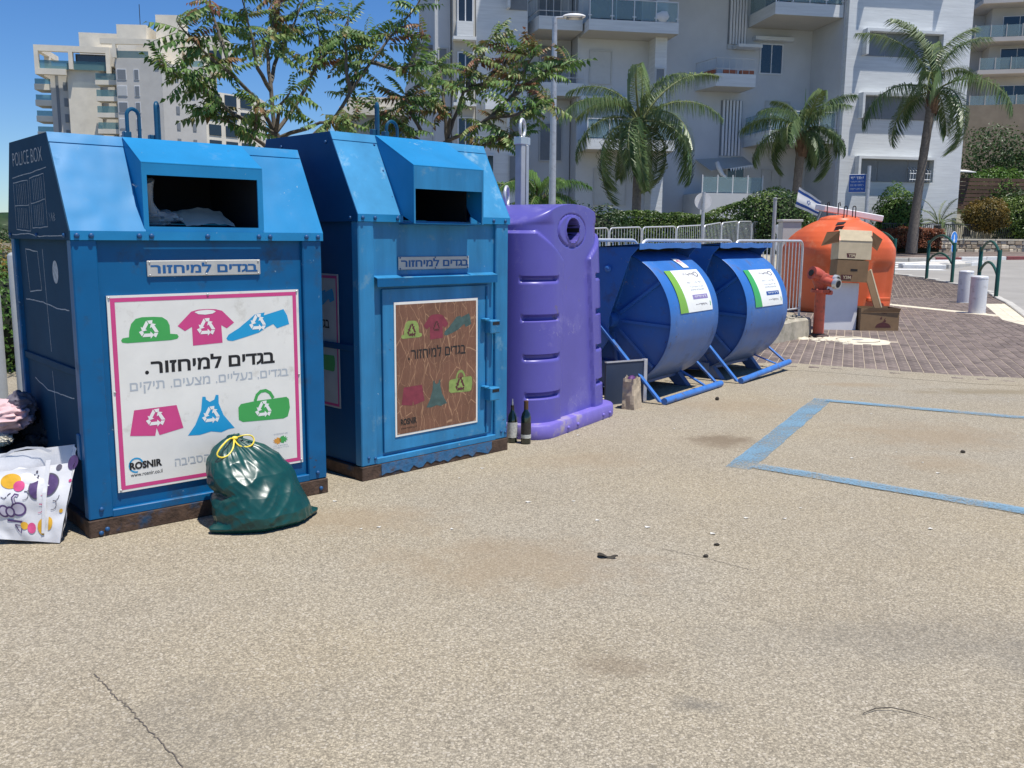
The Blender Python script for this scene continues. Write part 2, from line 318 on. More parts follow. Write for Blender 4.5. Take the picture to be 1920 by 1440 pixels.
M['terracotta'] = mat('terracotta_pot', (0.33, 0.11, 0.06), rough=0.8, var=0.15)
M['glass_green'] = mat('dark_green_bottle', (0.006, 0.012, 0.006), rough=0.05, spec=0.8, coat=0.5)
M['cork'] = mat('bottle_neck_foil', (0.10, 0.05, 0.02), rough=0.45)
M['label'] = mat('bottle_label', (0.55, 0.55, 0.50), rough=0.6, var=0.3, vs=60)
M['label_dark'] = mat('bottle_label_dark', (0.035, 0.03, 0.025), rough=0.6, var=0.5, vs=60)
M['paperbag'] = mat('tan_paper_bag', (0.47, 0.38, 0.27), rough=0.8, var=0.18, vs=10, bump=0.3, bs=30)
M['bagred'] = mat('purple_bag_lining', (0.10, 0.02, 0.14), rough=0.6)
M['greenbag'] = mat('green_garbage_bag', (0.005, 0.056, 0.050), rough=0.34, var=0.25, vs=6, spec=0.5, bump=0.10, bs=14)
M['yellow'] = mat('yellow_drawstring', (0.80, 0.62, 0.06), rough=0.5)
M['giftbag'] = mat('white_woven_bag', (0.70, 0.70, 0.71), rough=0.5, var=0.05, bump=0.08, bs=60)
M['p_yellow'] = mat('bag_print_yellow', (0.72, 0.40, 0.03), rough=0.5, var=0.15, vs=30)
M['p_purple'] = mat('bag_print_purple', (0.09, 0.05, 0.15), rough=0.5, var=0.3, vs=30)
M['p_pink'] = mat('bag_print_pink', (0.62, 0.08, 0.22), rough=0.5, var=0.1, vs=30)
M['p_grey'] = mat('bag_print_grey', (0.10, 0.09, 0.12), rough=0.5, var=0.1)
M['p_lilac'] = mat('bag_print_lilac', (0.45, 0.42, 0.50), rough=0.5, var=0.1)
M['cloth_pink'] = mat('pink_jersey', (0.66, 0.45, 0.47), rough=0.95, var=0.06, vs=12, bump=0.15, bs=120)
M['cloth_black'] = mat('black_cloth', (0.012, 0.012, 0.014), rough=0.95, var=0.3, vs=6)
M['cloth_char'] = mat('charcoal_cloth', (0.035, 0.037, 0.045), rough=0.95, var=0.25, vs=6)
M['cloth_grey'] = mat('grey_cloth', (0.14, 0.13, 0.16), rough=0.95, var=0.2, vs=8)
M['cloth_cream'] = mat('cream_cloth', (0.55, 0.52, 0.44), rough=0.95, var=0.1)
M['cloth_white'] = mat('white_cloth', (0.70, 0.70, 0.70), rough=0.9, var=0.06)
M['cloth_teal'] = mat('teal_cloth', (0.02, 0.25, 0.33), rough=0.9, var=0.1)
M['clearbag'] = glassmat('clear_plastic_bag', (0.75, 0.78, 0.78), rough=0.25, alpha=0.30)
M['twig'] = mat('dry_twig', (0.04, 0.035, 0.03), rough=0.9)
M['dryleaf'] = mat('dry_leaf', (0.045, 0.038, 0.028), rough=0.9, var=0.3, vs=40)
M['silver'] = mat('silver_aluminium', (0.62, 0.62, 0.66), rough=0.35, metal=0.6)
M['navy_panel'] = mat('dark_blue_board', (0.028, 0.045, 0.085), rough=0.5, var=0.1)
M['fence_dark'] = mat('dark_metal_fence', (0.03, 0.032, 0.035), rough=0.5)
M['brick_brown'] = mat('brown_fence_slat', (0.13, 0.075, 0.05), rough=0.85, var=0.2, isl=0.2)

# asphalt: pale weathered aggregate, stained
def asphalt(name, stains):
    m = bpy.data.materials.new(name); m.use_nodes = True; nt = m.node_tree; N = nt.nodes; L = nt.links
    b = N['Principled BSDF']; b.inputs['Roughness'].default_value = 0.9; b.inputs['Specular IOR Level'].default_value = 0.25
    tc = N.new('ShaderNodeTexCoord'); V = tc.outputs['Object']
    def noise_(sc, de=4, ro=0.6):
        n = N.new('ShaderNodeTexNoise'); n.inputs['Scale'].default_value = sc; n.inputs['Detail'].default_value = de; n.inputs['Roughness'].default_value = ro; L.new(V, n.inputs['Vector']); return n.outputs[0]
    def rng(x, a, b_, c=0.0, d=1.0):
        r = N.new('ShaderNodeMapRange'); r.inputs[1].default_value = a; r.inputs[2].default_value = b_; r.inputs[3].default_value = c; r.inputs[4].default_value = d; L.new(x, r.inputs[0]); return r.outputs[0]
    def mix(f, a, b_, mode='MIX'):
        q = N.new('ShaderNodeMix'); q.data_type = 'RGBA'; q.blend_type = mode
        if isinstance(f, float): q.inputs[0].default_value = f
        else: L.new(f, q.inputs[0])
        for i, x in ((6, a), (7, b_)):
            if isinstance(x, tuple): q.inputs[i].default_value = (*x, 1)
            else: L.new(x, q.inputs[i])
        return q.outputs[2]
    base = mix(rng(noise_(0.35, 3), 0.35, 0.65), (0.425, 0.360, 0.250), (0.388, 0.346, 0.270))
    base = mix(rng(noise_(0.9, 6, 0.75), 0.42, 0.75, 0, 0.55), base, (0.33, 0.275, 0.190))
    # stone chips
    vo = N.new('ShaderNodeTexVoronoi'); vo.inputs['Scale'].default_value = 140; vo.inputs['Randomness'].default_value = 1; L.new(V, vo.inputs['Vector'])
    sep = N.new('ShaderNodeSeparateColor'); L.new(vo.outputs['Color'], sep.inputs[0])
    vo2 = N.new('ShaderNodeTexVoronoi'); vo2.inputs['Scale'].default_value = 380; L.new(V, vo2.inputs['Vector'])
    sep2 = N.new('ShaderNodeSeparateColor'); L.new(vo2.outputs['Color'], sep2.inputs[0])
    chip = rng(sep.outputs[0], 0.0, 1.0, 0.68, 1.28)
    gap = rng(vo.outputs['Distance'], 0.35, 0.75, 1.0, 0.72)
    chip2 = rng(sep2.outputs[1], 0.0, 1.0, 0.78, 1.2)
    mm = N.new('ShaderNodeMath'); mm.operation = 'MULTIPLY'; L.new(chip, mm.inputs[0]); L.new(gap, mm.inputs[1])
    mm2 = N.new('ShaderNodeMath'); mm2.operation = 'MULTIPLY'; L.new(mm.outputs[0], mm2.inputs[0]); L.new(chip2, mm2.inputs[1])
    base = mix(1.0, base, mm2.outputs[0], 'MULTIPLY')
    base = mix(rng(noise_(85, 3, 0.75), 0.54, 0.70, 0, 0.70), base, (0.135, 0.115, 0.085))
    wt = rng(sep.outputs[2], 0.90, 0.97, 0, 0.6); base = mix(wt, base, (0.56, 0.50, 0.40))
    # stains
    sn = rng(noise_(4.5, 5, 0.7), 0.25, 0.75, -0.55, 0.55)
    for (sx, sy, rx, ry, st, col) in stains:
        mp = N.new('ShaderNodeMapping'); mp.vector_type = 'POINT'
        mp.inputs['Location'].default_value = (-sx / rx, -sy / ry, 0); mp.inputs['Scale'].default_value = (1 / rx, 1 / ry, 0)
        L.new(V, mp.inputs[0])
        ln = N.new('ShaderNodeVectorMath'); ln.operation = 'LENGTH'; L.new(mp.outputs[0], ln.inputs[0])
        ad = N.new('ShaderNodeMath'); ad.operation = 'ADD'; L.new(ln.outputs['Value'], ad.inputs[0]); L.new(sn, ad.inputs[1])
        base = mix(rng(ad.outputs[0], 1.05, 0.25, 0, st), base, col)
    L.new(base, b.inputs['Base Color'])
    bp = N.new('ShaderNodeBump'); bp.inputs['Strength'].default_value = 0.55; bp.inputs['Distance'].default_value = 0.006
    L.new(mm2.outputs[0], bp.inputs['Height']); L.new(bp.outputs[0], b.inputs['Normal'])
    return m
BR = (0.19, 0.145, 0.095); DK = (0.15, 0.14, 0.12); TN = (0.30, 0.225, 0.14)
M['asphalt'] = asphalt('weathered_asphalt', [
    (0.05, 4.1, 0.75, 0.42, 0.45, TN), (-0.9, 4.75, 0.7, 0.30, 0.45, TN), (0.62, 2.78, 0.12, 0.07, 0.55, DK), (0.36, 2.36, 0.16, 0.08, 0.6, DK), (0.40, 3.05, 0.22, 0.10, 0.4, BR),
    (1.60, 6.75, 0.30, 0.34, 0.8, BR), (3.3, 7.0, 0.75, 0.6, 0.5, TN), (2.9, 6.1, 0.4, 0.3, 0.4, TN), (4.8, 9.1, 0.9, 0.24, 0.6, (0.22, 0.175, 0.10)), (2.0, 8.2, 0.9, 0.5, 0.4, TN),
    (2.05, 2.9, 0.4, 0.5, 0.35, DK), (-0.95, 2.6, 0.5, 0.4, 0.25, DK), (0.5, 6.1, 0.5, 0.3, 0.35, TN), (3.6, 9.5, 0.5, 0.2, 0.5, TN), (1.5, 3.3, 0.9, 0.25, 0.25, DK)])
M['road'] = mat('road_asphalt', (0.30, 0.285, 0.26), rough=0.9, var=0.12, vs=0.6, bump=0.2, bs=60)
M['earth'] = mat('dry_earth', (0.16, 0.14, 0.09), rough=1.0, var=0.35, vs=0.3)

# worn blue line paint
def wornpaint(name, col):
    m = bpy.data.materials.new(name); m.use_nodes = True; N = m.node_tree.nodes; L = m.node_tree.links
    b = N['Principled BSDF']; b.inputs['Base Color'].default_value = (*col, 1); b.inputs['Roughness'].default_value = 0.75
    tc = N.new('ShaderNodeTexCoord'); n1 = N.new('ShaderNodeTexNoise'); n1.inputs['Scale'].default_value = 75; n1.inputs['Detail'].default_value = 4
    n2 = N.new('ShaderNodeTexNoise'); n2.inputs['Scale'].default_value = 2.2; n2.inputs['Detail'].default_value = 4
    for n in (n1, n2): L.new(tc.outputs['Object'], n.inputs['Vector'])
    ma = N.new('ShaderNodeMath'); ma.operation = 'MULTIPLY_ADD'; ma.inputs[1].default_value = 0.75; L.new(n2.outputs[0], ma.inputs[0])
    m5 = N.new('ShaderNodeMath'); m5.operation = 'MULTIPLY'; m5.inputs[1].default_value = 0.75; L.new(n1.outputs[0], m5.inputs[0]); L.new(m5.outputs[0], ma.inputs[2])
    mr = N.new('ShaderNodeMapRange'); mr.inputs[1].default_value = 0.66; mr.inputs[2].default_value = 0.92; mr.inputs[3].default_value = 0.86; mr.inputs[4].default_value = 0.10; L.new(ma.outputs[0], mr.inputs[0])
    tr = N.new('ShaderNodeBsdfTransparent'); mx = N.new('ShaderNodeMixShader'); L.new(mr.outputs[0], mx.inputs[0]); L.new(tr.outputs[0], mx.inputs[1]); L.new(b.outputs[0], mx.inputs[2])
    L.new(mx.outputs[0], N['Material Output'].inputs[0]); return m
M['blueline'] = wornpaint('worn_blue_line_paint', (0.17, 0.31, 0.42))
M['whiteline'] = wornpaint('worn_white_line_paint', (0.72, 0.71, 0.66))

# cracked brown poster
def crackedposter():
    m = mat('cracked_brown_poster', (0.185, 0.085, 0.05), rough=0.5, var=0.2, vs=6); N = m.node_tree.nodes; L = m.node_tree.links
    b = N['Principled BSDF']; src = b.inputs['Base Color'].links[0].from_socket
    tc = N.new('ShaderNodeTexCoord'); mp = N.new('ShaderNodeMapping'); mp.inputs['Scale'].default_value = (17, 1, 4.6)
    nn = N.new('ShaderNodeTexNoise'); nn.inputs['Scale'].default_value = 5; L.new(tc.outputs['Object'], nn.inputs['Vector'])
    mv = N.new('ShaderNodeMix'); mv.data_type = 'RGBA'; mv.blend_type = 'LINEAR_LIGHT'; mv.inputs[0].default_value = 0.06
    L.new(tc.outputs['Object'], mv.inputs[6]); L.new(nn.outputs['Color'], mv.inputs[7]); L.new(mv.outputs[2], mp.inputs[0])
    out = src
    for sc, w, st in ((1.0, 0.022, 0.75), (2.3, 0.02, 0.35)):
        vo = N.new('ShaderNodeTexVoronoi'); vo.feature = 'DISTANCE_TO_EDGE'; vo.inputs['Scale'].default_value = sc; L.new(mp.outputs[0], vo.inputs['Vector'])
        mr = N.new('ShaderNodeMapRange'); mr.inputs[1].default_value = w; mr.inputs[2].default_value = w * 0.3; mr.inputs[4].default_value = st; L.new(vo.outputs['Distance'], mr.inputs[0])
        q = N.new('ShaderNodeMix'); q.data_type = 'RGBA'; q.inputs[7].default_value = (0.46, 0.27, 0.15, 1); L.new(mr.outputs[0], q.inputs[0]); L.new(out, q.inputs[6]); out = q.outputs[2]
    L.new(out, b.inputs['Base Color']); return m
M['cracked'] = crackedposter()

# ------------------------------------------------------------------ lettering
def inside(p, pl):
    c = False; n = len(pl); x, y = p
    for i in range(n):
        (x1, y1), (x2, y2) = pl[i], pl[(i+1) % n]
        if (y1 > y) != (y2 > y) and x < (x2-x1)*(y-y1)/(y2-y1) + x1: c = not c
    return c

def text_loops(txt):
    """outline loops of the built-in font, one list of points per contour"""
    cu = bpy.data.curves.new('t', 'FONT'); cu.body = txt; cu.size = 1.0; cu.resolution_u = 3; cu.fill_mode = 'NONE'
    ob = bpy.data.objects.new('t', cu); COL.objects.link(ob)
    dg = bpy.context.evaluated_depsgraph_get(); dg.update()
    me = bpy.data.meshes.new_from_object(ob.evaluated_get(dg))
    vs = [(v.co.x, v.co.y) for v in me.vertices]; nx = {}
    for e in me.edges:
        a, b = e.vertices; nx.setdefault(a, []).append(b); nx.setdefault(b, []).append(a)
    bpy.data.objects.remove(ob); bpy.data.curves.remove(cu); bpy.data.meshes.remove(me)
    seen = set(); loops = []
    for i in range(len(vs)):
        if i in seen or i not in nx: continue
        lp = [i]; seen.add(i); cur = i
        while True:
            c = [k for k in nx[cur] if k not in seen]
            if not c: break
            cur = min(c, key=lambda k: abs(k-cur)) if len(lp) > 1 else (i+1 if i+1 in c else c[0]); lp.append(cur); seen.add(cur)
        L_ = []
        for k in lp:
            p = vs[k]
            if not L_ or math.hypot(p[0]-L_[-1][0], p[1]-L_[-1][1]) > 1e-4: L_.append(p)
        if len(L_) > 2: loops.append(L_)
    return loops
def larea(l): return 0.5*sum(l[i][0]*l[(i+1) % len(l)][1] - l[(i+1) % len(l)][0]*l[i][1] for i in range(len(l)))
def letter(mb, txt, box, fmap, bold=0.0, rtl=False):
    """fill box=(a0,a1,b0,b1) with the text; fmap turns (a,b) into a 3D point; bold pushes every contour outwards"""
    from mathutils.geometry import tessellate_polygon
    loops = text_loops(txt[::-1] if rtl else txt)
    if not loops: return
    big = max(loops, key=lambda l: abs(larea(l))); sg = 1 if larea(big) > 0 else -1
    if bold:
        out = []
        for l in loops:
            n = len(l); q = []
            for i in range(n):
                a, b, c = l[i-1], l[i], l[(i+1) % n]
                d1 = (b[0]-a[0], b[1]-a[1]); d2 = (c[0]-b[0], c[1]-b[1]); l1 = math.hypot(*d1); l2 = math.hypot(*d2)
                n1 = (d1[1]/l1*sg, -d1[0]/l1*sg); n2 = (d2[1]/l2*sg, -d2[0]/l2*sg); m_ = (n1[0]+n2[0], n1[1]+n2[1]); ml = math.hypot(*m_)
                if ml < .3: q.append((b[0]+n1[0]*bold, b[1]+n1[1]*bold)); continue
                k = bold/max(.5, (m_[0]*n1[0]+m_[1]*n1[1])/ml); q.append((b[0]+m_[0]/ml*k, b[1]+m_[1]/ml*k))
            out.append(q)
        loops = out
    A = [p for l in loops for p in l]
    x0 = min(v[0] for v in A); x1 = max(v[0] for v in A); y0 = min(v[1] for v in A); y1 = max(v[1] for v in A)
    a0, a1, b0, b1 = box
    outer = [l for l in loops if larea(l)*sg > 0]; holes = []
    for l in loops:
        if larea(l)*sg <= 0: (holes if any(inside(l[0], q) for q in outer) else outer).append(l)
    done = []
    for l in outer:
        hs_ = [h for h in holes if inside(h[0], l)]
        bb = (min(p[0] for p in l), max(p[0] for p in l)); lift = sum(1 for q in done if q[0] < bb[1] and q[1] > bb[0]) % 3; done.append(bb)
        pts = list(l) + [p for h in hs_ for p in h]
        tri = tessellate_polygon([[Vector((p[0], p[1], 0)) for p in c] for c in [l] + hs_])
        W_ = [Vector(fmap(a0 + (x-x0)/(x1-x0)*(a1-a0), b0 + (y-y0)/max(1e-6, y1-y0)*(b1-b0))) for x, y in pts]
        fs = []
        for t in tri:
            p, q, r = (pts[i] for i in t)
            fs.append(tuple(t) if (q[0]-p[0])*(r[1]-p[1]) - (q[1]-p[1])*(r[0]-p[0]) > 0 else (t[0], t[2], t[1]))
        if lift and fs:
            i, j, k = fs[0]; nn = (W_[j]-W_[i]).cross(W_[k]-W_[i])
            if nn.length > 0: W_ = [w + nn.normalized()*.0002*lift for w in W_]
        mb.add(W_, fs)
def poly(mb, pts, fmap):
    from mathutils.geometry import tessellate_polygon
    tr = tessellate_polygon([[Vector((p[0], p[1], 0)) for p in pts]])
    area = sum(pts[i][0]*pts[(i+1) % len(pts)][1] - pts[(i+1) % len(pts)][0]*pts[i][1] for i in range(len(pts)))
    def cc(t):
        a, b, c = (pts[i] for i in t)
        return t if (b[0]-a[0])*(c[1]-a[1]) - (b[1]-a[1])*(c[0]-a[0]) > 0 else (t[0], t[2], t[1])
    mb.add([fmap(*p) for p in pts], [cc(t) for t in tr])
def scribble(nm, mt, parent, box, fmap, seed, words=3):
    r = random.Random(seed); a0, a1, b0, b1 = box; h = b1-b0; cuts = sorted(r.uniform(.15, .85) for _ in range(words-1)); ed = [0] + cuts + [1]
    for k in range(words):
        x, xe = a0+(a1-a0)*ed[k]+.02*(a1-a0), a0+(a1-a0)*ed[k+1]-.02*(a1-a0); mb = MB(); w = (a1-a0)/max(10, words*5)
        while x < xe - w*.3:
            ww = w*r.uniform(.45, .8); lo = b0+h*r.choice((0, 0, .25)); hi = b1-h*r.choice((0, 0, .2))
            poly(mb, [(x, hi-h*.28), (x+ww, hi-h*.28), (x+ww, hi), (x, hi)], fmap)
            if r.random() < .8: poly(mb, [(x+ww*.55, lo), (x+ww, lo), (x+ww, hi-h*.28), (x+ww*.55, hi-h*.28)], fmap)
            x += w
        if mb.v: mb.build(nm, mt, parent)
def disc(mb, cx, cy, rx, ry, fmap, n=20, a0=0, a1=360):
    pts = [(cx + rx*math.cos(RAD(a0 + (a1-a0)*i/n)), cy + ry*math.sin(RAD(a0 + (a1-a0)*i/n))) for i in range(n if a1-a0 >= 360 else n+1)]
    poly(mb, pts, fmap)
def ribbon(mb, pts, w, fmap):
    n = len(pts); vs = []
    for i in range(n):
        a = pts[max(0, i-1)]; b = pts[min(n-1, i+1)]; dx, dy = b[0]-a[0], b[1]-a[1]; l = math.hypot(dx, dy) or 1
        nx, ny = -dy/l*w/2, dx/l*w/2
        vs += [fmap(pts[i][0]-nx, pts[i][1]-ny), fmap(pts[i][0]+nx, pts[i][1]+ny)]
    mb.add(vs, [(2*i, 2*i+2, 2*i+3, 2*i+1) for i in range(n-1)])
def recycle(mb, cx, cy, r, fmap):
    """three chasing arrows"""
    A1 = [(-0.62, -0.62), (0.10, -0.62), (0.10, -0.80), (0.42, -0.47), (0.10, -0.14), (0.10, -0.32), (-0.45, -0.32)]
    A2 = [(-0.66, -0.55), (-0.48, -0.26), (-0.62, -0.02), (-0.92, -0.14)]
    for k in range(3):
        t = RAD(120*k); c, s = math.cos(t), math.sin(t)
        for A in (A1, A2):
            poly(mb, [(cx + r*(x*c - y*s), cy + r*(x*s + y*c)) for x, y in A], fmap)

def ico(mb, c, r, sc=(1,1,1), nlat=6, nlon=10, f=None):
    rows = []
    for i in range(nlat + 1):
        t = math.pi * i / nlat - math.pi/2; row = []
        for j in range(nlon):
            p = 2*math.pi*j/nlon; d = Vector((math.cos(t)*math.cos(p), math.cos(t)*math.sin(p), math.sin(t)))
            k = f(d) if f else 1.0
            row.append((c[0]+r*sc[0]*d.x*k, c[1]+r*sc[1]*d.y*k, c[2]+r*sc[2]*d.z*k))
        rows.append(row)
    mb.grid(rows, close=True)

# ================================================================== ground, road, pavement
def sheet(x0, x1, y0, y1, step, dz, keep=None):
    mb = MB(); nx = max(1, int((x1-x0)/step)); ny = max(1, int((y1-y0)/step)); rows = []
    for j in range(ny + 1):
        y = y0 + (y1-y0)*j/ny
        rows.append([(x0 + (x1-x0)*i/nx, y, zt(y) + dz) for i in range(nx + 1)])
    return mb.grid(rows)
g = MB().grid([[(x, y, zt(y) - 0.06) for x in (-900, -100, 0, 100, 900)] for y in (-60, 24, 46, 200, 2000)]).build('ground', M['earth']); g['kind'] = 'structure'
lot = sheet(-9, 30, -4, 40, 1.0, 0.0).build('car_park', M['asphalt']); lot['kind'] = 'structure'
def terr_poly(pl, dz, step=0.5):
    """flat polygon cut into strips so that it follows the slope"""
    mb = MB(); ys = [p[1] for p in pl]; y = min(ys); ymax = max(ys)
    def cross(yy):
        xs = []
        for i in range(len(pl)):
            (x1, y1), (x2, y2) = pl[i], pl[(i+1) % len(pl)]
            if (y1 <= yy) != (y2 <= yy): xs.append(x1 + (yy-y1)/(y2-y1)*(x2-x1))
        return sorted(xs)
    cuts = sorted(set([y + 1e-4, ymax - 1e-4] + [q for q in ys if y < q < ymax] + [y + step*i for i in range(1, int((ymax-y)/step) + 1) if y + step*i < ymax - 0.01]))
    for a, b in zip(cuts[:-1], cuts[1:]):
        if b - a < 1e-5: continue
        xa, xb = cross(a + 1e-6), cross(b - 1e-6)
        for k in range(0, min(len(xa), len(xb)) - 1, 2):
            mb.add([(xa[k], a, zt(a)+dz), (xa[k+1], a, zt(a)+dz), (xb[k+1], b, zt(b)+dz), (xb[k], b, zt(b)+dz)], [(0,1,2,3)])
    return mb
ROADP = [(9.9, 15.0), (9.95, 17.5), (12.0, 22.0), (13.3, 25.4), (13.7, 27.8), (13.75, 30.5), (13.3, 33.0), (12.8, 36), (14.5, 40.2), (17.2, 40.4), (21.2, 41.35), (23.3, 42.0), (30, 44), (60, 54), (60, 10), (30, 5)]
road = terr_poly(ROADP, 0.005).build('road', M['road']); road['kind'] = 'structure'
PAVE = [(2.1, 11.45), (2.75, 11.0), (3.45, 10.95), (3.9, 10.72), (4.5, 10.35), (5.05, 10.05), (5.6, 9.92), (8.2, 9.35), (9.1, 13.0), (9.75, 17.4), (11.85, 22.1), (13.1, 25.4), (13.5, 27.8), (13.55, 30.5), (13.1, 33.0), (12.6, 36.0), (9.0, 36.0), (7.0, 24), (5.6, 18.0), (4.7, 14.3)]
pav = terr_poly(PAVE, 0.0145).build('pavement', M['mortar']); pav['kind'] = 'structure'
# the single blocks: running bond in columns that head away from the car park
rnd = random.Random(5)
BW, BL = 0.125, 0.25
brick_me = MB().box(-BW/2+.005, BW/2-.005, -BL/2+.005, BL/2-.005, -0.012, 0.013).mesh('brick', M['paver'], bevel=0.0025)
a20 = RAD(20.0); cx_, sx_ = Vector((math.cos(a20), -math.sin(a20), 0)), Vector((math.sin(a20), math.cos(a20), 0))
LINE_A, LINE_B = Vector((8.73, 21.48)), Vector((9.75, 18.3))     # course of cream stones across the pavement
cand = []
for i in range(-70, 110):
    for j in range(-10, 140):
        c = Vector((4.0, 9.0, 0)) + cx_*(i*BW) + sx_*((j + (0.5 if i % 2 else 0))*BL)
        if not (inside((c.x, c.y), PAVE) or inside((c.x-.06, c.y+.17), PAVE)): continue
        if c.y > 34: continue
        # leave out what the manhole, cream course and strip cover
        if ((c.x-5.15)/0.5)**2 + ((c.y-13.65)/0.62)**2 < 1: continue
        if c.x > 8.6 and c.y < 22 and abs((c.y-21.48) - (c.x-8.73)*(-3.12)) < 0.42: continue
        if c.x - (9.0 + (c.y-15.5)*0.34) > -0.10 and c.y < 22.0: continue
        cand.append((c.length, c))
cand.sort(key=lambda t: t[0])
vis = [c for c in cand if c[1].x < 0.585*c[1].y - 0.05 and c[1].x > 3.4]
near = vis[:295]; nearset = set(id(c[1]) for c in near)
for d, c in near:
    o = link('brick', brick_me, pav, mw=Matrix.Translation((c.x, c.y, zt(c.y)+0.006+rnd.uniform(-.0015,.002))) @ Matrix.Rotation(-a20 + rnd.uniform(-.012,.012), 4, 'Z') @ Matrix.Rotation(rnd.uniform(-.008,.008), 4, 'X'))
mb = MB()
for d, c in cand:
    if id(c) in nearset: continue
    z = zt(c.y) + 0.006 + rnd.uniform(-.0015, .002); ax = cx_*(BW/2-.006); ay = sx_*(BL/2-.006)
    P = [c-ax-ay, c+ax-ay, c+ax+ay, c-ax+ay]
    mb.add([(p.x, p.y, z) for p in P] + [(p.x, p.y, z+.013) for p in P], [(4,5,6,7),(0,1,5,4),(1,2,6,5),(2,3,7,6),(3,0,4,7)])
mb.build('bricks', M['paver'], pav, kind='stuff')
FE = [(2.1, 11.45), (2.75, 11.0), (3.45, 10.95), (3.9, 10.72), (4.5, 10.35), (5.05, 10.05), (5.6, 9.92), (8.2, 9.35)]
rows = [[], [], []]
for P0, P1 in zip(FE[:-1], FE[1:]):
    for k in range(12):
        x, y = P0[0]+(P1[0]-P0[0])*k/12, P0[1]+(P1[1]-P0[1])*k/12; e = .03*noise.noise(Vector((x*3, y*3, 0)))
        rows[0].append((x-.10, y-.45, .002)); rows[1].append((x-.02, y-.12+e, .0235)); rows[2].append((x, y+e, .0225))
MB().grid(rows).build('asphalt_lip', M['asphalt'], lot, smooth=True)
# cream stone course and cream strip beside the kerb
def block(parent, name, p, q, w, z0, z1, mt, gap=0.008, bev=0.006):
    p, q = Vector((p[0], p[1], 0)), Vector((q[0], q[1], 0)); d = (q-p); L_ = d.length; d.normalize(); n = Vector((-d.y, d.x, 0))
    b = MB(); zz = (zt(p.y)+zt(q.y))/2
    b.box(-L_/2+gap, L_/2-gap, -w/2+gap, w/2-gap, z0, z1)
    c = (p+q)/2
    o = b.build(name, mt, parent, bevel=bev)
    o.matrix_basis = Matrix.Translation((c.x, c.y, zz)) @ Matrix.Rotation(math.atan2(d.y, d.x), 4, 'Z'); return o
A, B = Vector((8.62, 21.85)), Vector((9.72, 18.42)); n = 12
for k in range(n): block(pav, 'stone', A + (B-A)*k/n, A + (B-A)*(k+1)/n, 0.34, 0.004, 0.022, M['cream_stone'])
S0, S1, S2 = Vector((8.75, 14.2)), Vector((9.28, 17.4)), Vector((11.2, 21.9))
for P0, P1, n in ((S0, S1, 9), (S1, S2, 13)):
    for k in range(n):
        p, q = P0 + (P1-P0)*k/n, P0 + (P1-P0)*(k+1)/n
        for r_ in range(2):
            off = Vector((0.13 + r_*0.25, -0.04))
            block(pav, 'stone', p+off, q+off, 0.25, 0.004, 0.021 + 0.001*r_, M['cream_stone'])
# kerbs
KERB = [(9.0, 12.0), (9.85, 17.4), (11.93, 22.1), (13.2, 25.4), (13.6, 27.8), (13.65, 30.5), (13.2, 33.0), (12.7, 36.0)]
kerb = bpy.data.objects.new('kerb', None); COL.objects.link(kerb); kerb['kind'] = 'structure'
for P0, P1 in zip(KERB[:-1], KERB[1:]):
    P0, P1 = Vector(P0), Vector(P1); n = max(1, round((P1-P0).length/1.0))
    for k in range(n): block(kerb, 'kerb_stone', P0+(P1-P0)*k/n, P0+(P1-P0)*(k+1)/n, 0.18, -0.1, 0.055, M['curb'], bev=0.015)
FK = [(14.6, 40.0), (17.0, 39.9), (21.1, 41.4), (23.2, 42.0), (30, 44.1), (42, 48)]
far_kerb = bpy.data.objects.new('far_kerb', None); COL.objects.link(far_kerb); far_kerb['kind'] = 'structure'
cnt = 0
for P0, P1 in zip(FK[:-1], FK[1:]):
    P0, P1 = Vector(P0), Vector(P1); n = max(1, round((P1-P0).length/1.3))
    for k in range(n):
        mt = M['curb'] if cnt < 3 else (M['curb_red'] if (cnt // 2) % 2 else M['curb_white']); cnt += 1
        block(far_kerb, 'kerb_stone', P0+(P1-P0)*k/n, P0+(P1-P0)*(k+1)/n, 0.22, -0.1, 0.16, mt, bev=0.02)
fs = terr_poly([(14.6, 40.1), (17.0, 40.0), (21.1, 41.5), (23.2, 42.1), (30, 44.2), (42, 48.1), (42, 54), (30, 49.5), (23, 46.6), (14, 45.2)], 0.13).build('far_pavement', M['paver']); fs['kind'] = 'structure'
# traffic island with painted kerbs and a zebra crossing
isl = terr_poly([(15.0, 35.7), (16.6, 35.5), (18.3, 37.2), (19.3, 38.2), (19.0, 39.2), (17.2, 38.4)], 0.10).build('traffic_island', M['stone_grey']); isl['kind'] = 'structure'
IS = [(15.0, 35.7), (16.6, 35.5), (18.3, 37.2), (19.3, 38.2), (19.0, 39.2), (17.2, 38.4), (15.0, 35.7)]
for i, (P0, P1) in enumerate(zip(IS[:-1], IS[1:])): block(isl, 'kerb_stone', P0, P1, 0.28, -0.1, 0.15, M['curb_white'] if i != 1 else M['curb'], bev=0.02)
zb = MB()
for k in range(4):
    x0 = 13.9 + 0.2*k; y0 = 34.6 + k*1.35
    q = terr_poly([(x0, y0), (x0+2.3, y0-0.15), (x0+2.35, y0+0.55), (x0+0.05, y0+0.7)], 0.012); zb.add(q.v, q.f)
zb.build('zebra_crossing', M['whitepaint'], road)
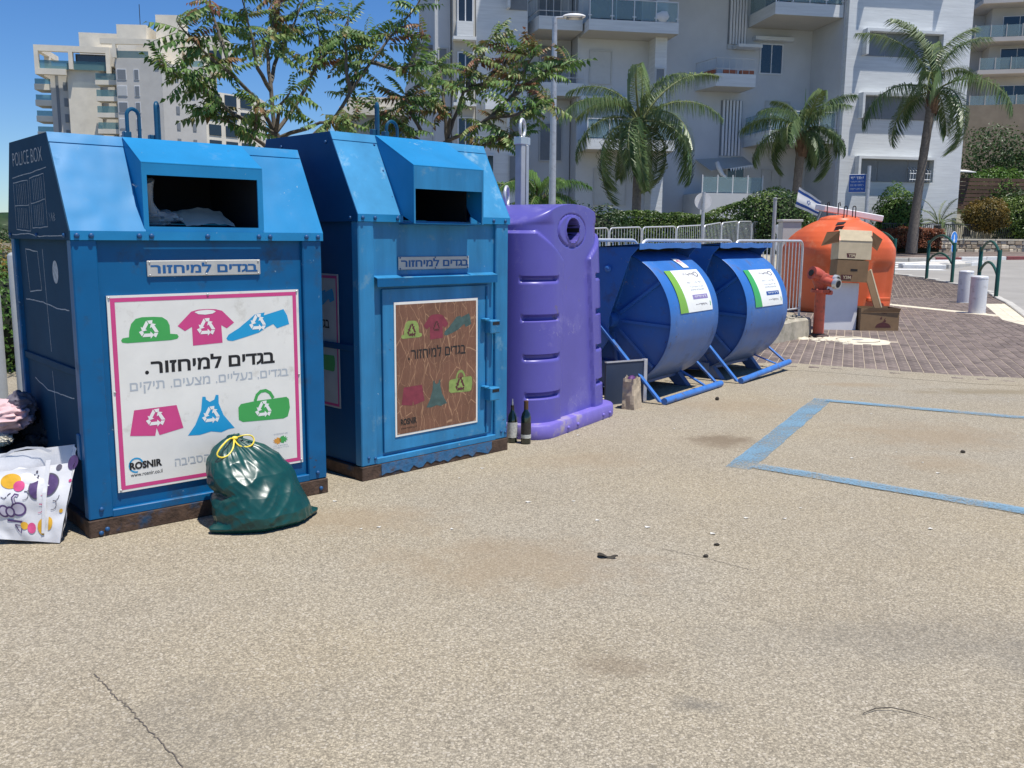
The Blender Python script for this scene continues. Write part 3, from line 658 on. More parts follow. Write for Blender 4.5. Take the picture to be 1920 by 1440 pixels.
# blue parking bay lines
lines = MB()
def stripe(p, q, w, z):
    p, q = Vector(p), Vector(q); d = q-p; n = int(d.length/0.06); nn = Vector((-d.y, d.x)).normalized(); r = []
    for i in range(n+1):
        c = p + d*i/n; e1 = noise.noise(Vector((c.x*5, c.y*5, 1)))*0.012; e2 = noise.noise(Vector((c.x*5, c.y*5, 7)))*0.012
        a, b = c - nn*(w/2+e1), c + nn*(w/2+e2); r.append([(a.x, a.y, z), (b.x, b.y, z)])
    lines.grid([[x[0] for x in r], [x[1] for x in r]][::-1])
stripe((1.50, 5.90), (2.96, 8.60), 0.17, 0.004); stripe((1.62, 5.97), (4.2, 3.93), 0.14, 0.008); stripe((2.96, 8.51), (6.4, 6.62), 0.13, 0.008)
lines.build('blue_parking_line', M['blueline'], lot)
# cracks and litter on the asphalt
M['cracked_line'] = mat('asphalt_crack', (0.12, 0.10, 0.08), rough=1.0)
def crack(pts, seed, w=0.006):
    r = random.Random(seed); mb = MB(); P = []
    for a, b in zip(pts[:-1], pts[1:]):
        for k in range(26):
            t = k/26; P.append((a[0]+(b[0]-a[0])*t + r.uniform(-.006,.006), a[1]+(b[1]-a[1])*t + r.uniform(-.006,.006)))
    P.append(pts[-1]); ribbon(mb, P, w, lambda x, y: (x, y, 0.003)); mb.build('crack', M['cracked_line'], lot)
crack([(-1.43, 2.96), (-1.19, 2.7), (-0.93, 2.41), (-0.85, 2.2)], 1, 0.0035)
crack([(0.74, 4.3), (0.93, 4.17), (1.11, 4.01)], 2, 0.003)
M['chip'] = mat('white_chip', (0.62, 0.60, 0.54), rough=0.9)
mb = MB(); r = random.Random(9)
for i in range(60):
    y = r.uniform(4.5, 10.2); x = r.uniform(-0.4, 0.5)*y + 0.8
    s = r.uniform(.006, .016); a = r.uniform(0, 6)
    mb.add([(x+s*math.cos(a+k*1.57)*(1.6 if k % 2 else 1), y+s*math.sin(a+k*1.57), .003+.004*(k % 2)) for k in range(4)], [(0,1,2,3)])
mb.build('stone_chips', M['chip'], lot, kind='stuff')
def pebble(name, label, x, y, r_, sc, mt, seed, cat='litter', group=None):
    mb = MB(); ico(mb, (0,0,r_*sc[2]*0.8), r_, sc, 6, 10, lambda d: 1 + 0.35*noise.noise(d*2.1 + Vector((seed, 0, 0))))
    o = mb.build(name, mt, smooth=True); o.location = (x, y, 0); return tag(o, label, cat, group)
pebble('dropping', 'small dark dropping on the asphalt nearest the blue line corner', 1.02, 4.36, .010, (1.5, 1, .7), M['dryleaf'], 1)
pebble('dropping', 'small dark dropping beside the short crack in the asphalt', .93, 4.19, .010, (1.3, 1, .8), M['dryleaf'], 4)
pebble('stone', 'small black stone inside the blue parking bay', 3.23, 6.41, .014, (1.3, 1, .8), M['dryleaf'], 7, 'stone')
pebble('stone', 'small dark stone in front of the nearer blue drum', 1.93, 8.50, .02, (1, 1, .9), M['dryleaf'], 11, 'stone')
mb = MB(); rows = []
for i in range(9):
    t = i/8; w = .026*math.sin(math.pi*min(1, t*1.05+.03))**.6*(1+.4*math.sin(t*9)); rows.append([(-.065+.13*t, -w, .012+.012*math.sin(t*7)), (-.065+.13*t, 0, .004+.01*t), (-.065+.13*t, w, .016+.010*math.cos(t*6))])
mb.grid(rows); o = mb.build('dry_leaf', M['dryleaf'], smooth=True); o.location = (.46, 4.17, 0); o.rotation_euler = (0, 0, RAD(-12)); o.scale = (.75, .75, .75); tag(o, 'crumpled dark dry leaf lying on the open asphalt', 'leaf')
mb = MB(); mb.tube([(1.13, 2.73, .006), (1.18, 2.755, .01), (1.23, 2.757, .012), (1.28, 2.74, .009), (1.345, 2.705, .006)], [.0012, .0018, .0016, .0013, .0008], 6)
tag(mb.build('twig', M['twig']), 'thin dark curved twig on the asphalt near the camera', 'twig')

# ================================================================== clothing bins
HAT = [(0.207,0.977),(0.215,0.988),(0.246,0.991),(0.249,1.022),(0.26,1.057),(0.283,1.081),(0.315,1.088),(0.373,1.087),(0.416,1.083),(0.441,1.065),(0.452,1.039),(0.453,0.996),(0.489,0.991),(0.496,0.978),(0.488,0.968),(0.454,0.963),(0.237,0.962),(0.213,0.966)]
SHIRT = [(0.493,1.033),(0.567,1.104),(0.606,1.113),(0.652,1.114),(0.699,1.111),(0.735,1.101),(0.799,1.035),(0.757,1.006),(0.727,1.025),(0.73,0.931),(0.569,0.926),(0.568,1.025),(0.53,1.005)]
NECK = [(0.584,1.101),(0.605,1.107),(0.652,1.11),(0.687,1.106),(0.7,1.099),(0.682,1.089),(0.643,1.085),(0.605,1.089)]
SHOE = [(0.752,0.952),(0.765,0.971),(0.823,1.002),(0.879,1.042),(0.918,1.072),(0.977,1.081),(0.972,1.065),(1.09,1.094),(1.111,1.058),(1.122,1.009),(1.047,0.989),(1.026,1.014),(0.991,1.0),(0.939,0.972),(0.863,0.953),(0.788,0.936),(0.76,0.94)]
SHORTS = [(0.25,0.619),(0.467,0.622),(0.497,0.497),(0.371,0.475),(0.358,0.515),(0.349,0.474),(0.223,0.49)]
DRESS = [(0.606,0.651),(0.623,0.649),(0.626,0.633),(0.645,0.619),(0.67,0.628),(0.68,0.653),(0.695,0.651),(0.694,0.606),(0.718,0.539),(0.778,0.46),(0.743,0.458),(0.702,0.446),(0.646,0.458),(0.582,0.447),(0.519,0.452),(0.561,0.504),(0.596,0.578)]
BAG = [(0.804,0.569),(0.819,0.587),(0.899,0.594),(1.091,0.598),(1.106,0.584),(1.111,0.533),(1.096,0.485),(1.069,0.476),(0.827,0.486),(0.804,0.501)]
HANDLE = [(0.902,0.594),(0.915,0.627),(0.937,0.645),(0.967,0.647),(0.992,0.632),(1.011,0.599)]

def bolt(parent, pts, nrm, r=0.014, mt='blue_bolt'):
    me = bpy.data.meshes.get('bolt_'+mt+str(r))
    if me is None:
        mb = MB(); mb.lathe([(r, 0), (r, r*.35), (r*.75, r*.7), (r*.3, r*.85)], 10); me = mb.mesh('bolt_'+mt+str(r), M[mt], smooth=True)
    q = Vector(nrm).to_track_quat('Z', 'Y').to_matrix().to_4x4()
    for p in pts: link('bolt', me, parent, mw=Matrix.Translation(p) @ q)

def clothing_bin(name, label, loc, head, W, D, zf, zf2, ztop, hop, faded):
    """steel collection bin: framed body, gabled hood with a letterbox hopper, rusty skid, two lifting loops"""
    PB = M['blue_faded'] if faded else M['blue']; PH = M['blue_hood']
    t = thing(name, label, 'clothing bin', (loc[0], loc[1], 0), HEAD(head), 'blue clothing collection bins')
    # skid rails
    mb = MB(); mb.box(-.004, W+.004, -.006, .075, 0, .088); mb.box(-.004, W+.004, D-.075, D+.004, 0, .085)
    mb.box(0, .07, .08, D-.08, .005, .08); mb.box(W-.07, W, .08, D-.08, .005, .08)
    mb.build('skid', M['rust'], t, bevel=.004)
    if faded:
        n = 26; top = [(0.14 + (W-.30)*i/n, -.010, .088) for i in range(n+1)]; r = random.Random(3)
        low = [(p[0], -.010, max(0.004, 0.022 + r.uniform(-.018, .022))) for p in top]
        MB().grid([low, top]).build('peeling_paint', M['peel'], t)
    # corner posts
    post = MB()
    for (x0, x1) in ((0, .118), (W-.118, W)):
        for (y0, y1) in ((0, .07), (D-.07, D)):
            b = MB().box(x0, x1, y0, y1, .090, zf+.004); b.build('corner_post', PB, t, bevel=.006)
    # panels between the posts (set back behind the posts)
    MB().box(.112, W-.112, .024, .034, .090, zf+.01).build('front_panel', PB, t)
    MB().box(.112, W-.112, -.002, .030, .088, .128).build('bottom_rail', PB, t, bevel=.004)
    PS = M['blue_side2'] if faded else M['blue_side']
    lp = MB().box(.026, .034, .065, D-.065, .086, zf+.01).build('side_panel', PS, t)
    MB().box(W-.034, W-.026, .065, D-.065, .086, zf+.01).build('side_panel', PB, t)
    MB().box(.112, W-.112, D-.034, D-.024, .090, zf+.01).build('back_panel', PB, t)
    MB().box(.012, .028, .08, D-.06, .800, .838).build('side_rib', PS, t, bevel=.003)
    # hood: gable plates, flange, sloped panels, top
    vt, vb = .262, D-.165; e = .008
    gab = [(-e, zf), (D+e, zf), (D+e, zf2), (vb, ztop), (vt, ztop), (-e, zf2)]
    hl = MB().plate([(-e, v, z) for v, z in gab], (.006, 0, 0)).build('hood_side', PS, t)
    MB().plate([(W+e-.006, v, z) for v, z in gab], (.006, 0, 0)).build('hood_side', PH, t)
    MB().plate([(-e+.006, D+e, zf2), (W+e-.006, D+e, zf2), (W+e-.006, vb, ztop), (-e+.006, vb, ztop)], (0, -.004, -.004)).build('hood_back', PH, t)
    MB().box(-e+.006, W+e-.006, D+e-.006, D+e, zf, zf2).build('hood_back_flange', PH, t)
    h0, h1, hv, hz0, hz1, o0, o1, oz0, oz1 = hop       # hopper extent: u, front v, z range; opening
    MB().plate([(-e+.006, vt, ztop), (W+e-.006, vt, ztop), (W+e-.006, vb, ztop), (-e+.006, vb, ztop)], (0, 0, -.005)).build('hood_top', PH, t)
    sl = Vector((0, vt+e, ztop-zf2)); nrm = Vector((0, -(ztop-zf2), vt+e)).normalized()
    slope = PH if not faded else M['blue_fadedhood']
    for (a, b) in ((-e+.006, h0), (h1, W+e-.006)):
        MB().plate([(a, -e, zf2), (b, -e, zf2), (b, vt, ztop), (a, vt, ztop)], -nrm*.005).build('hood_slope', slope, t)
        p0 = Vector((0, -e, zf2)) + sl*.90
        MB().plate([(a-.004, p0.y, p0.z), (b+.003, p0.y, p0.z), (b+.003, vt-.001, ztop+.001), (a-.004, vt-.001, ztop+.001)], nrm*.004).build('hood_strip', slope, t)
    # flange strip below the slopes
    if hv < -.02:
        for (a, b) in ((-e+.006, h0+.01), (h1-.01, W+e-.006)): MB().box(a, b, -e, -e+.005, zf, zf2+.001).build('hood_flange', PH, t)
    else:
        MB().box(-e+.006, W+e-.006, -e-.001, -e+.005, zf, zf2+.001).build('hood_flange', PH, t)
    # hopper
    vr = vt - .012
    hp = MB()
    hp.plate([(h0, hv, hz1), (h1, hv, hz1), (h1, vr, ztop+.003), (h0, vr, ztop+.003)], (0, 0, -.005))
    for x, ex in ((h0, .005), (h1-.005, .005)):
        lowv = -e if hv < -.02 else -e+.001
        hp.plate([(x, hv, hz0), (x, hv, hz1-.006), (x, vr, ztop-.004), (x, vr, ztop-.06), (x, lowv, zf2)], (ex, 0, 0))
    hop_o = hp.build('hopper', PH, t)
    fr = MB()
    fr.box(h0+.005, o0, hv, hv+.008, hz0, hz1-.006); fr.box(o1, h1-.005, hv, hv+.008, hz0, hz1-.006)
    fr.box(o0, o1, hv, hv+.008, oz1, hz1-.006)
    if oz0 > hz0 + .005: fr.box(o0, o1, hv, hv+.008, hz0, oz0)
    fr.build('hopper_frame', M['blue_faded'] if faded else PH, hop_o)
    ch = MB(); ch.plate([(o0-.01, hv+.01, oz0-.002), (o1+.01, hv+.01, oz0-.002), (o1+.01, .20, oz0-.015), (o0-.01, .20, oz0-.015)], (0, 0, -.005))
    ch.plate([(o0-.01, .20, oz0-.015), (o1+.01, .20, oz0-.015), (o1+.01, .52, oz0+.04), (o0-.01, .52, oz0+.04)], (0, 0, -.005))
    ch.build('chute', M['blue'], hop_o)
    # near-black plates added inside; the shade of the mouth is in their colour
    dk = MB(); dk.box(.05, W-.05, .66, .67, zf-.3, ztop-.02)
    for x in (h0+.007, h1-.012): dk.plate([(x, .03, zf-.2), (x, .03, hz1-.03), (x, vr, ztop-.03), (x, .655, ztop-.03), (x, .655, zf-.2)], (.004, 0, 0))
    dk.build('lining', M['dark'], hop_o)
    return t, hop_o, lp, hl

M['blue_fadedhood'] = mat('sun_bleached_blue_hood', (0.05, 0.27, 0.50), rough=0.42, var=0.18, vs=3, dirt=((0.30, 0.50, 0.62), 0.2, 4.0))
def loop(parent, x, v, z0, w, h, r=.0105, head=0.0):
    mb = MB(); P = [(x-w/2, v, z0)]
    for i in range(11):
        a = math.pi*(1 - i/10); P.append((x + w/2*math.cos(a), v, z0 + h - w/2 + w/2*math.sin(a)))
    P.append((x+w/2, v, z0)); mb.tube(P, r, 8)
    c, s = math.cos(head), math.sin(head)
    mb.v = [(x + (p[0]-x)*c - (p[1]-v)*s, v + (p[0]-x)*s + (p[1]-v)*c, p[2]) for p in mb.v]
    o = mb.build('lifting_loop', M['loop'], parent, smooth=True)
    MB().box(x-w/2-.02, x-w/2+.02, v-.02, v+.02, z0-.01, z0+.06).build('loop_socket', M['loop'], o, bevel=.004)
    return o
M['loop'] = mat('loop_paint', (0.008, 0.07, 0.13), rough=0.35, var=0.2, vs=12)

def poster(parent, U0, U1, Z0, Z1, vf, sheet_m, border_m, inner=None, cols=None, axis='front', small=False):
    """printed sheet; fmap places prints a hair in front of it"""
    o = MB().box(U0, U1, vf-.003, vf, Z0, Z1).build('poster', sheet_m, parent)
    return o
# ---------------- bin 1
b1, hop1, side1, hood1 = clothing_bin('clothing_bin', 'tall blue steel clothing bin with the big white and pink poster', (-2.093, 4.388), 49.1, 1.33, 1.15, 1.47, 1.513, 1.985,
    (0.347, 0.985, 0.0, 1.512, 1.852, 0.372, 0.955, 1.538, 1.79), False)
bolt(b1, [(x, -.009, 1.491) for x in (.026,.091,.317,.377,.665,.949,1.014,1.233,1.305)], (0,-1,0), .013)
bolt(b1, [(.06, -.001, .14), (1.27, -.001, .13), (1.285, -.007, .035), (.08, -.007, .035), (.05, -.007, .02)], (0,-1,0), .012)
bolt(b1, [(-.009, v, 1.491) for v in (.06, .55, 1.1)], (-1,0,0), .012)
loop(b1, .50, .52, 1.985, .075, .18, head=.3); loop(b1, .66, .60, 1.985, .062, .235, head=1.0)
pl = MB().box(.355, .963, .014, .021, 1.289, 1.369).build('name_plate', M['steel_dull'], b1, bevel=.003)
mb = MB(); letter(mb, 'בגדים למיחזור', (.372, .945, 1.303, 1.357), lambda a, b: (a, .0132, b), bold=.03, rtl=True); mb.build('lettering', M['bluetext'], pl)
bolt(pl, [(x, .0135, z) for x in (.368,.66,.95) for z in (1.297, 1.361)], (0,-1,0), .005, 'steel')
VP = .012
po = MB().box(.150, 1.184, VP, VP+.010, .205, 1.200).build('poster', M['poster'], b1)
pf = lambda d: (lambda a, b: (a, VP - d, b))
mb = MB(); f1 = pf(.0008)
for q in ((.165, 1.169, 1.168, 1.188), (.165, 1.169, .217, .237)): poly(mb, [(q[0], q[2]), (q[1], q[2]), (q[1], q[3]), (q[0], q[3])], f1)
for q in ((.165, .187, .237, 1.168), (1.147, 1.169, .237, 1.168)): poly(mb, [(q[0], q[2]), (q[1], q[2]), (q[1], q[3]), (q[0], q[3])], f1)
mb.build('border_print', M['pink'], po)
def prt(nm, shapes, mt, parent, d=.0008, P=pf):
    mb = MB()
    for s in shapes: poly(mb, s, P(d))
    return mb.build(nm, mt, parent)
prt('hat_print', [HAT], M['green'], po); prt('shirt_print', [SHIRT], M['pink'], po); prt('shoe_print', [SHOE], M['cyan'], po)
prt('shorts_print', [SHORTS], M['pink'], po); prt('dress_print', [DRESS], M['cyan'], po)
mb = MB(); poly(mb, BAG, pf(.0008)); ribbon(mb, HANDLE, .018, pf(.0008)); mb.build('bag_print', M['green'], po)
prt('neck_print', [NECK], M['whiteprint'], po, .0016)
for c in ((.347,1.022), (.645,1.018), (.935,1.026), (.357,.566), (.650,.546), (.951,.542)):
    mb = MB(); recycle(mb, c[0], c[1], .056, pf(.0016)); mb.build('recycling_symbol_print', M['whiteprint'], po)
mb = MB(); letter(mb, 'בגדים למיחזור', (.346, 1.027, .795, .876), pf(.0008), bold=.028, rtl=True); disc(mb, .325, .806, .010, .010, pf(.0008), 12); mb.build('lettering', M['black'], po)
mb = MB(); letter(mb, 'www.rosnir.co.il', (.215, .376, .276, .296), pf(.0008), bold=.008); mb.build('lettering', M['black'], po)
mb = MB(); letter(mb, 'ROSNIR', (.212, .376, .313, .352), pf(.0014), bold=.045); mb.build('lettering', M['black'], po)
mb = MB(); letter(mb, 'בגדים, נעליים, מצעים, תיקים', (.236, 1.108, .702, .771), pf(.0008), bold=.012, rtl=True); mb.build('grey_lettering', M['greyprint'], po)
mb = MB(); letter(mb, 'הסביבה', (.443, .631, .297, .337), pf(.0008), bold=.012, rtl=True)
mb.build('grey_lettering', M['greyprint'], po)
mb = MB(); ribbon(mb, [(.245+.034*math.cos(t*.35), .335+.036*math.sin(t*.35)) for t in range(1, 15)], .008, pf(.0010)); mb.build('logo_swirl', M['cyan'], po)
def hand(cx, cy, r, flip):
    pts = []
    for i in range(20):
        t = 2*math.pi*i/20; k = 1.0 if i % 2 else (.55 if (math.cos(t)*flip > -.3) else .9); pts.append((cx+r*k*math.cos(t), cy+r*.8*k*math.sin(t)))
    return pts
prt('hand_emblem', [hand(1.025, .352, .026, -1)], M['orangeprint'], po); prt('leaf_emblem', [hand(1.066, .356, .028, 1)], M['green'], po)
for q_, (za, zb) in enumerate(((.385, .394), (.318, .326), (.307, .314))): scribble('small_print', M['greyprint'], po, (1.0, 1.095, za, zb), pf(.0008), 40+q_)
bolt(po, [(.160,VP-.001,1.19),(.66,VP-.001,1.19),(1.173,VP-.001,1.19),(.162,VP-.001,.72),(1.173,VP-.001,.72),(.163,VP-.001,.216),(1.173,VP-.001,.222)], (0,-1,0), .006, 'steel')
# chalk drawing on the shaded side of bin 1
def chalk(lines, x, parent, w=.006):
    mb = MB()
    for l in lines:
        P = []
        for a, b in zip(l[:-1], l[1:]):
            n = max(2, int(math.hypot(b[0]-a[0], b[1]-a[1])/.03))
            for k in range(n):
                t = k/n; P.append((a[0]+(b[0]-a[0])*t, a[1]+(b[1]-a[1])*t + .004*noise.noise(Vector((a[0]*9+t*3, a[1]*7, 2)))))
        P.append(l[-1]); ribbon(mb, P, w, lambda a, b: (x, a, b))
    return mb.build('chalk_drawing', M['chalk'], parent)
mb = MB(); letter(mb, 'POLICE BOX', (.0, 1.0, 1.855, 1.925), lambda a, b: (-.0094, .93 - a*.58, b), bold=-.012); mb.build('chalk_lettering', M['chalk'], hood1)
win = []
for q in ([(.956,1.770),(.658,1.772),(.661,1.511),(.955,1.521)], [(.62,1.779),(.348,1.794),(.336,1.533),(.622,1.525)]):
    win.append(q + [q[0]])
    L_ = lambda s, t: (q[0][0]+(q[1][0]-q[0][0])*s, (q[0][1]*(1-s)+q[1][1]*s)*(1-t) + (q[3][1]*(1-s)+q[2][1]*s)*t)
    win.append([L_(0,.5), L_(1,.48)])
    for s in (.2, .33, .45, .56, .7, .82): win.append([L_(s,.04), L_(s+.02,.46)]); win.append([L_(s,.54), L_(s-.02,.96)])
chalk([[(.967,1.797),(.6,1.805),(.293,1.821)], [(1.062,1.492),(.7,1.498),(.5,1.484),(.072,1.490)]] + win, -.0094, hood1, .004)
chalk([[(.30,1.600),(.28,1.575),(.29,1.56)],[(.26,1.60),(.25,1.56),(.25,1.60),(.24,1.56)],[(.22,1.56),(.22,1.60),(.20,1.59),(.22,1.58),(.195,1.57),(.22,1.56)]], -.0094, hood1, .003)
sd1 = [[(.951,1.415),(.708,1.404),(.675,1.202),(.917,1.181),(.951,1.415)], [(.607,1.42),(.59,1.1),(.571,.88)], [(1.017,1.136),(.85,1.138),(.658,1.137),(.4,1.120),(.194,1.122)],
       [(.581,.776),(.565,.6),(.547,.406)], [(.945,.695),(.7,.66),(.45,.665),(.212,.677)]]
chalk(sd1, .0255, side1, .005)
mb = MB(); disc(mb, .393, 1.306, .05, .059, lambda a, b: (.0255, a, b), 18); mb.f = [f[::-1] for f in mb.f]; mb.build('chalk_spot', M['chalk'], side1)
MB().box(-.008, .022, .055, .10, .39, .52).build('lock_tab', M['blue'], b1, bevel=.004)

# ---------------- bin 2
b2, hop2, side2, hood2 = clothing_bin('clothing_bin', 'faded blue steel clothing bin with the cracked brown poster', (-.919, 5.504), 44.7, 1.26, 1.15, 1.585, 1.628, 2.12,
    (0.325, 0.905, -.125, 1.578, 1.925, 0.338, 0.890, 1.583, 1.785), True)
bolt(b2, [(x, -.009, 1.607) for x in (.03,.12,.29,.97,1.11,1.22)], (0,-1,0), .012)
bolt(b2, [(x, .015, z) for x in (.07,) for z in (.35,.62,.9)] + [(1.15, .022, 1.2), (1.15,.022,.72), (1.15,.022,.22)], (0,-1,0), .010)
bolt(b2, [(.05,-.001,.14),(.10,-.001,.13),(1.20,-.001,.14),(1.24,-.001,.13)], (0,-1,0), .010)
bolt(b2, [(-.009, v, 1.607) for v in (.06,.5,1.05)] + [(-.009,.30,2.06),(-.009,.8,2.06)], (-1,0,0), .010)
bolt(b2, [(.30, .23-.26*k, 2.06-.49*k) for k in (0,.33,.66,.9)], (0,-.9,.5), .008)
loop(b2, .47, .42, 2.12, .058, .225, head=1.1); loop(b2, .62, .46, 2.12, .11, .13, head=.2)
pl = MB().box(.313, .905, .014, .022, 1.293, 1.374).build('name_plate', M['steel_dull'], b2, bevel=.003)
mb = MB(); letter(mb, 'בגדים למיחזור', (.332, .898, 1.308, 1.362), lambda a, b: (a, .0132, b), bold=.03, rtl=True); mb.build('lettering', M['bluetext'], pl)
bolt(pl, [(x, .0135, z) for x in (.325,.61,.893) for z in (1.300, 1.367)], (0,-1,0), .005, 'blue_bolt')
MB().plate([(.115, .022, 1.262), (1.128, .022, 1.262), (1.128, -.03, 1.248), (.115, -.03, 1.248)], (0, 0, -.006)).build('rain_ledge', M['blue_faded'], b2)
MB().box(.115, 1.128, -.03, -.026, 1.195, 1.244).build('ledge_lip', M['blue'], b2)
door = MB().box(.178, 1.085, .006, .022, .150, 1.178).build('door', M['blue_faded'], b2, bevel=.003)
MB().box(1.050, 1.062, -.002, .006, .16, 1.17).build('door_edge', M['blue'], door)
for z in (.905, .44):
    lk = MB().box(1.045, 1.135, -.055, .010, z-.055, z+.035).build('lock_box', M['blue_faded'], door, bevel=.006)
    MB().box(1.060, 1.125, -.0565, -.053, z+.003, z+.024).build('lock_slot', M['dark'], lk)
    MB().box(1.005, 1.046, -.045, .006, z+.035, z+.050).build('lock_cap', M['blue_faded'], lk, bevel=.005)
V2 = .001
p2 = MB().box(.262, .972, V2, V2+.005, .240, 1.094).build('poster', M['poster'], door)
MB().box(.275, .958, V2-.0012, V2-.0002, .254, 1.078).build('brown_print', M['cracked'], p2)
def P2(d):
    def f(a, b): return (.262 + (a-.150)/1.034*.71, V2 - .0012 - d, .240 + (b-.205)/.995*.854)
    return f
prt('hat_print', [[(x*.85+.05, z*1.02-.05) for x, z in HAT]], M['lime'], p2, .0006, P2)
prt('shirt_print', [[(x, z-.02) for x, z in SHIRT]], M['fadedpink'], p2, .0006, P2)
prt('shoe_print', [[(x*.95+.03, z-.01) for x, z in SHOE]], M['fadedteal'], p2, .0006, P2)
prt('shorts_print', [[(x, z-.05) for x, z in SHORTS]], M['fadedpink'], p2, .0006, P2)
prt('dress_print', [[(x, z-.06) for x, z in DRESS]], M['fadedteal'], p2, .0006, P2)
mb = MB(); poly(mb, [(x, z-.01) for x, z in BAG], P2(.0006)); ribbon(mb, [(x, z-.01) for x, z in HANDLE], .02, P2(.0006)); mb.build('bag_print', M['lime'], p2)
for c in ((.35, .985, .06), (.95, .53, .07), (.65, 1.0, .05)):
    mb = MB(); recycle(mb, *c, P2(.001)); mb.build('recycling_symbol_print', M['cardprint'], p2)
mb = MB(); letter(mb, 'בגדים למיחזור', (.34, 1.02, .77, .86), P2(.0006), bold=.012, rtl=True); disc(mb, .315, .778, .01, .01, P2(.0006), 10); mb.build('lettering', M['black'], p2)
mb = MB(); letter(mb, 'ROSNIR', (.21, .40, .285, .335), P2(.0006), bold=.04); mb.build('lettering', M['black'], p2); mb = MB(); letter(mb, 'www.rosnir.co.il', (.21, .40, .255, .272), P2(.0006)); mb.build('lettering', M['black'], p2)
# poster on the shaded side of bin 2
V3 = .0255
sp = MB().box(V3-.004, V3, .25, .92, .42, 1.265).build('side_poster', M['poster_grey'], side2)
S2f = lambda d: (lambda a, b: (V3-.004-d, .92-(a-.150)/1.034*.67, .42+(b-.205)/.995*.845))
mb = MB(); f = S2f(.0008)
for q in ((.165,1.169,1.168,1.188),(.165,1.169,.217,.237),(.165,.187,.237,1.168),(1.147,1.169,.237,1.168)): poly(mb, [(q[0],q[2]),(q[1],q[2]),(q[1],q[3]),(q[0],q[3])], f)
mb.build('border_print', M['pink'], sp)
prt('shoe_print', [SHOE], M['cyan'], sp, .0008, S2f); prt('bag_print', [BAG], M['green'], sp, .0008, S2f); prt('shirt_print', [SHIRT], M['pink'], sp, .0008, S2f); prt('dress_print', [DRESS], M['cyan'], sp, .0008, S2f)
mb = MB(); letter(mb, 'בגדים למיחזור', (.346, 1.027, .795, .876), S2f(.0008), bold=.02, rtl=True); mb.build('lettering', M['black'], sp)

# what people have pushed into bin 1
mb = MB(); r = random.Random(2)
ico(mb, (.48, .20, 1.585), .10, (1.2, .9, .42), 14, 22, lambda d: 1 + .35*noise.noise(d*2.3) + .18*noise.noise(d*6))
mb.tube([(.45, .16, 1.61), (.42, .12, 1.66), (.40, .10, 1.72), (.385, .09, 1.76)], [.035, .02, .035, .055], 10)
mb.xf(b1.matrix_world if False else Matrix.Translation((-2.093, 4.388, 0)) @ Matrix.Rotation(HEAD(49.1), 4, 'Z'))
tag(mb.build('plastic_bag', M['clearbag'], smooth=True), 'clear plastic bag stuffed in the open hopper of the bin with the pink-edged poster', 'bag')
mb = MB(); rows = []
for i in range(10): rows.append([(.60+.03*i, .10+.03*j+.012*noise.noise(Vector((i*.6, j*.7, 1))), 1.56+.012*noise.noise(Vector((i*.8, j*.5, 3)))+.012*j-.012*abs(i-5)*.3) for j in range(8)])
mb.grid(rows); mb.xf(Matrix.Translation((-2.093, 4.388, 0)) @ Matrix.Rotation(HEAD(49.1), 4, 'Z'))
tag(mb.build('folded_cloth', M['cloth_cream'], smooth=True), 'pale folded cloth lying inside the hopper beside the clear plastic bag', 'cloth')

# ================================================================== purple bottle container
def smooth01(x): x = max(0.0, min(1.0, x)); return x*x*(3-2*x)
pb = thing('bottle_bank', 'purple plastic bottle container with a round hole, beside the faded blue bin', 'bottle bank', (.247, 6.68, 0), HEAD(31.5))
UC, VB = .635, 1.20
def pb_section(z, a, vf, rr):
    """points of a rounded rectangle, with arc position q from the front centre and outward normal"""
    out = []; n_f = 64; rr = min(rr, a*.9)
    L1 = a - rr; L2 = math.pi/2*rr; L3 = (VB - rr) - (vf + rr)
    def P(q):
        sg = -1 if q < 0 else 1; q = abs(q)
        if q <= L1: return (UC + sg*q, vf), (0, -1)
        q -= L1
        if q <= L2:
            t = q/rr; return (UC + sg*(L1 + rr*math.sin(t)), vf + rr - rr*math.cos(t)), (sg*math.sin(t), -math.cos(t))
        q -= L2
        if q <= L3: return (UC + sg*a, vf + rr + q), (sg, 0)
        q -= L3
        if q <= L2:
            t = q/rr; return (UC + sg*(a - rr + rr*math.cos(t)), VB - rr + rr*math.sin(t)), (sg*math.cos(t), math.sin(t))
        q -= L2
        return (UC + sg*(L1 - q), VB), (0, 1)
    return P, L1 + L2 + L3 + L2 + L1
QS = [-1.0 + 2.0*i/200 for i in range(201)]
def pb_disp(q, z):
    d = 0.0; aq = abs(q)
    inner = .285 - .075*min(1, z/1.33) if z < 1.33 else .21 + (z-1.33)/.21*.27
    w = smooth01((aq - inner)/.02) * smooth01((1.545 - z)/.012) * smooth01((1.12 - aq)/.03)
    d += .030*w
    for gz in (1.19, .90, .605, .315):
        gx = smooth01((aq - .31)/.02) * smooth01((.63 - aq)/.02)
        d -= .034*gx*smooth01((.024 - abs(z - gz))/.012)
    e = math.hypot((q+.035)/.225, (z-1.553)/.127)
    d -= .010*smooth01(1 - abs(e-1)/.06); d += .006*smooth01((1-e)/.05)
    h = math.hypot((q+.035)/.10, (z-1.556)/.088)
    if h < 1.02: d -= .30*smooth01((1.02-h)/.05)
    d += .010*smooth01(1 - abs(h-1.12)/.10)
    return d
rows = []; zs = [.09 + .0115*i for i in range(132)]
for z in zs:
    a = .625 - .085*(z/1.6); vf = .075 + .045*z/1.6; P, LT = pb_section(z, a, vf, .24)
    row = []
    qs = QS if True else None
    tot = [-LT + (LT-1.0)*i/14 for i in range(14)] + QS + [1.0 + (LT-1.0)*(i+1)/14 for i in range(14)]
    for q in tot:
        (x, y), (nx_, ny_) = P(q); d = pb_disp(q, z); row.append((x + nx_*d, y + ny_*d, z))
    rows.append(row)
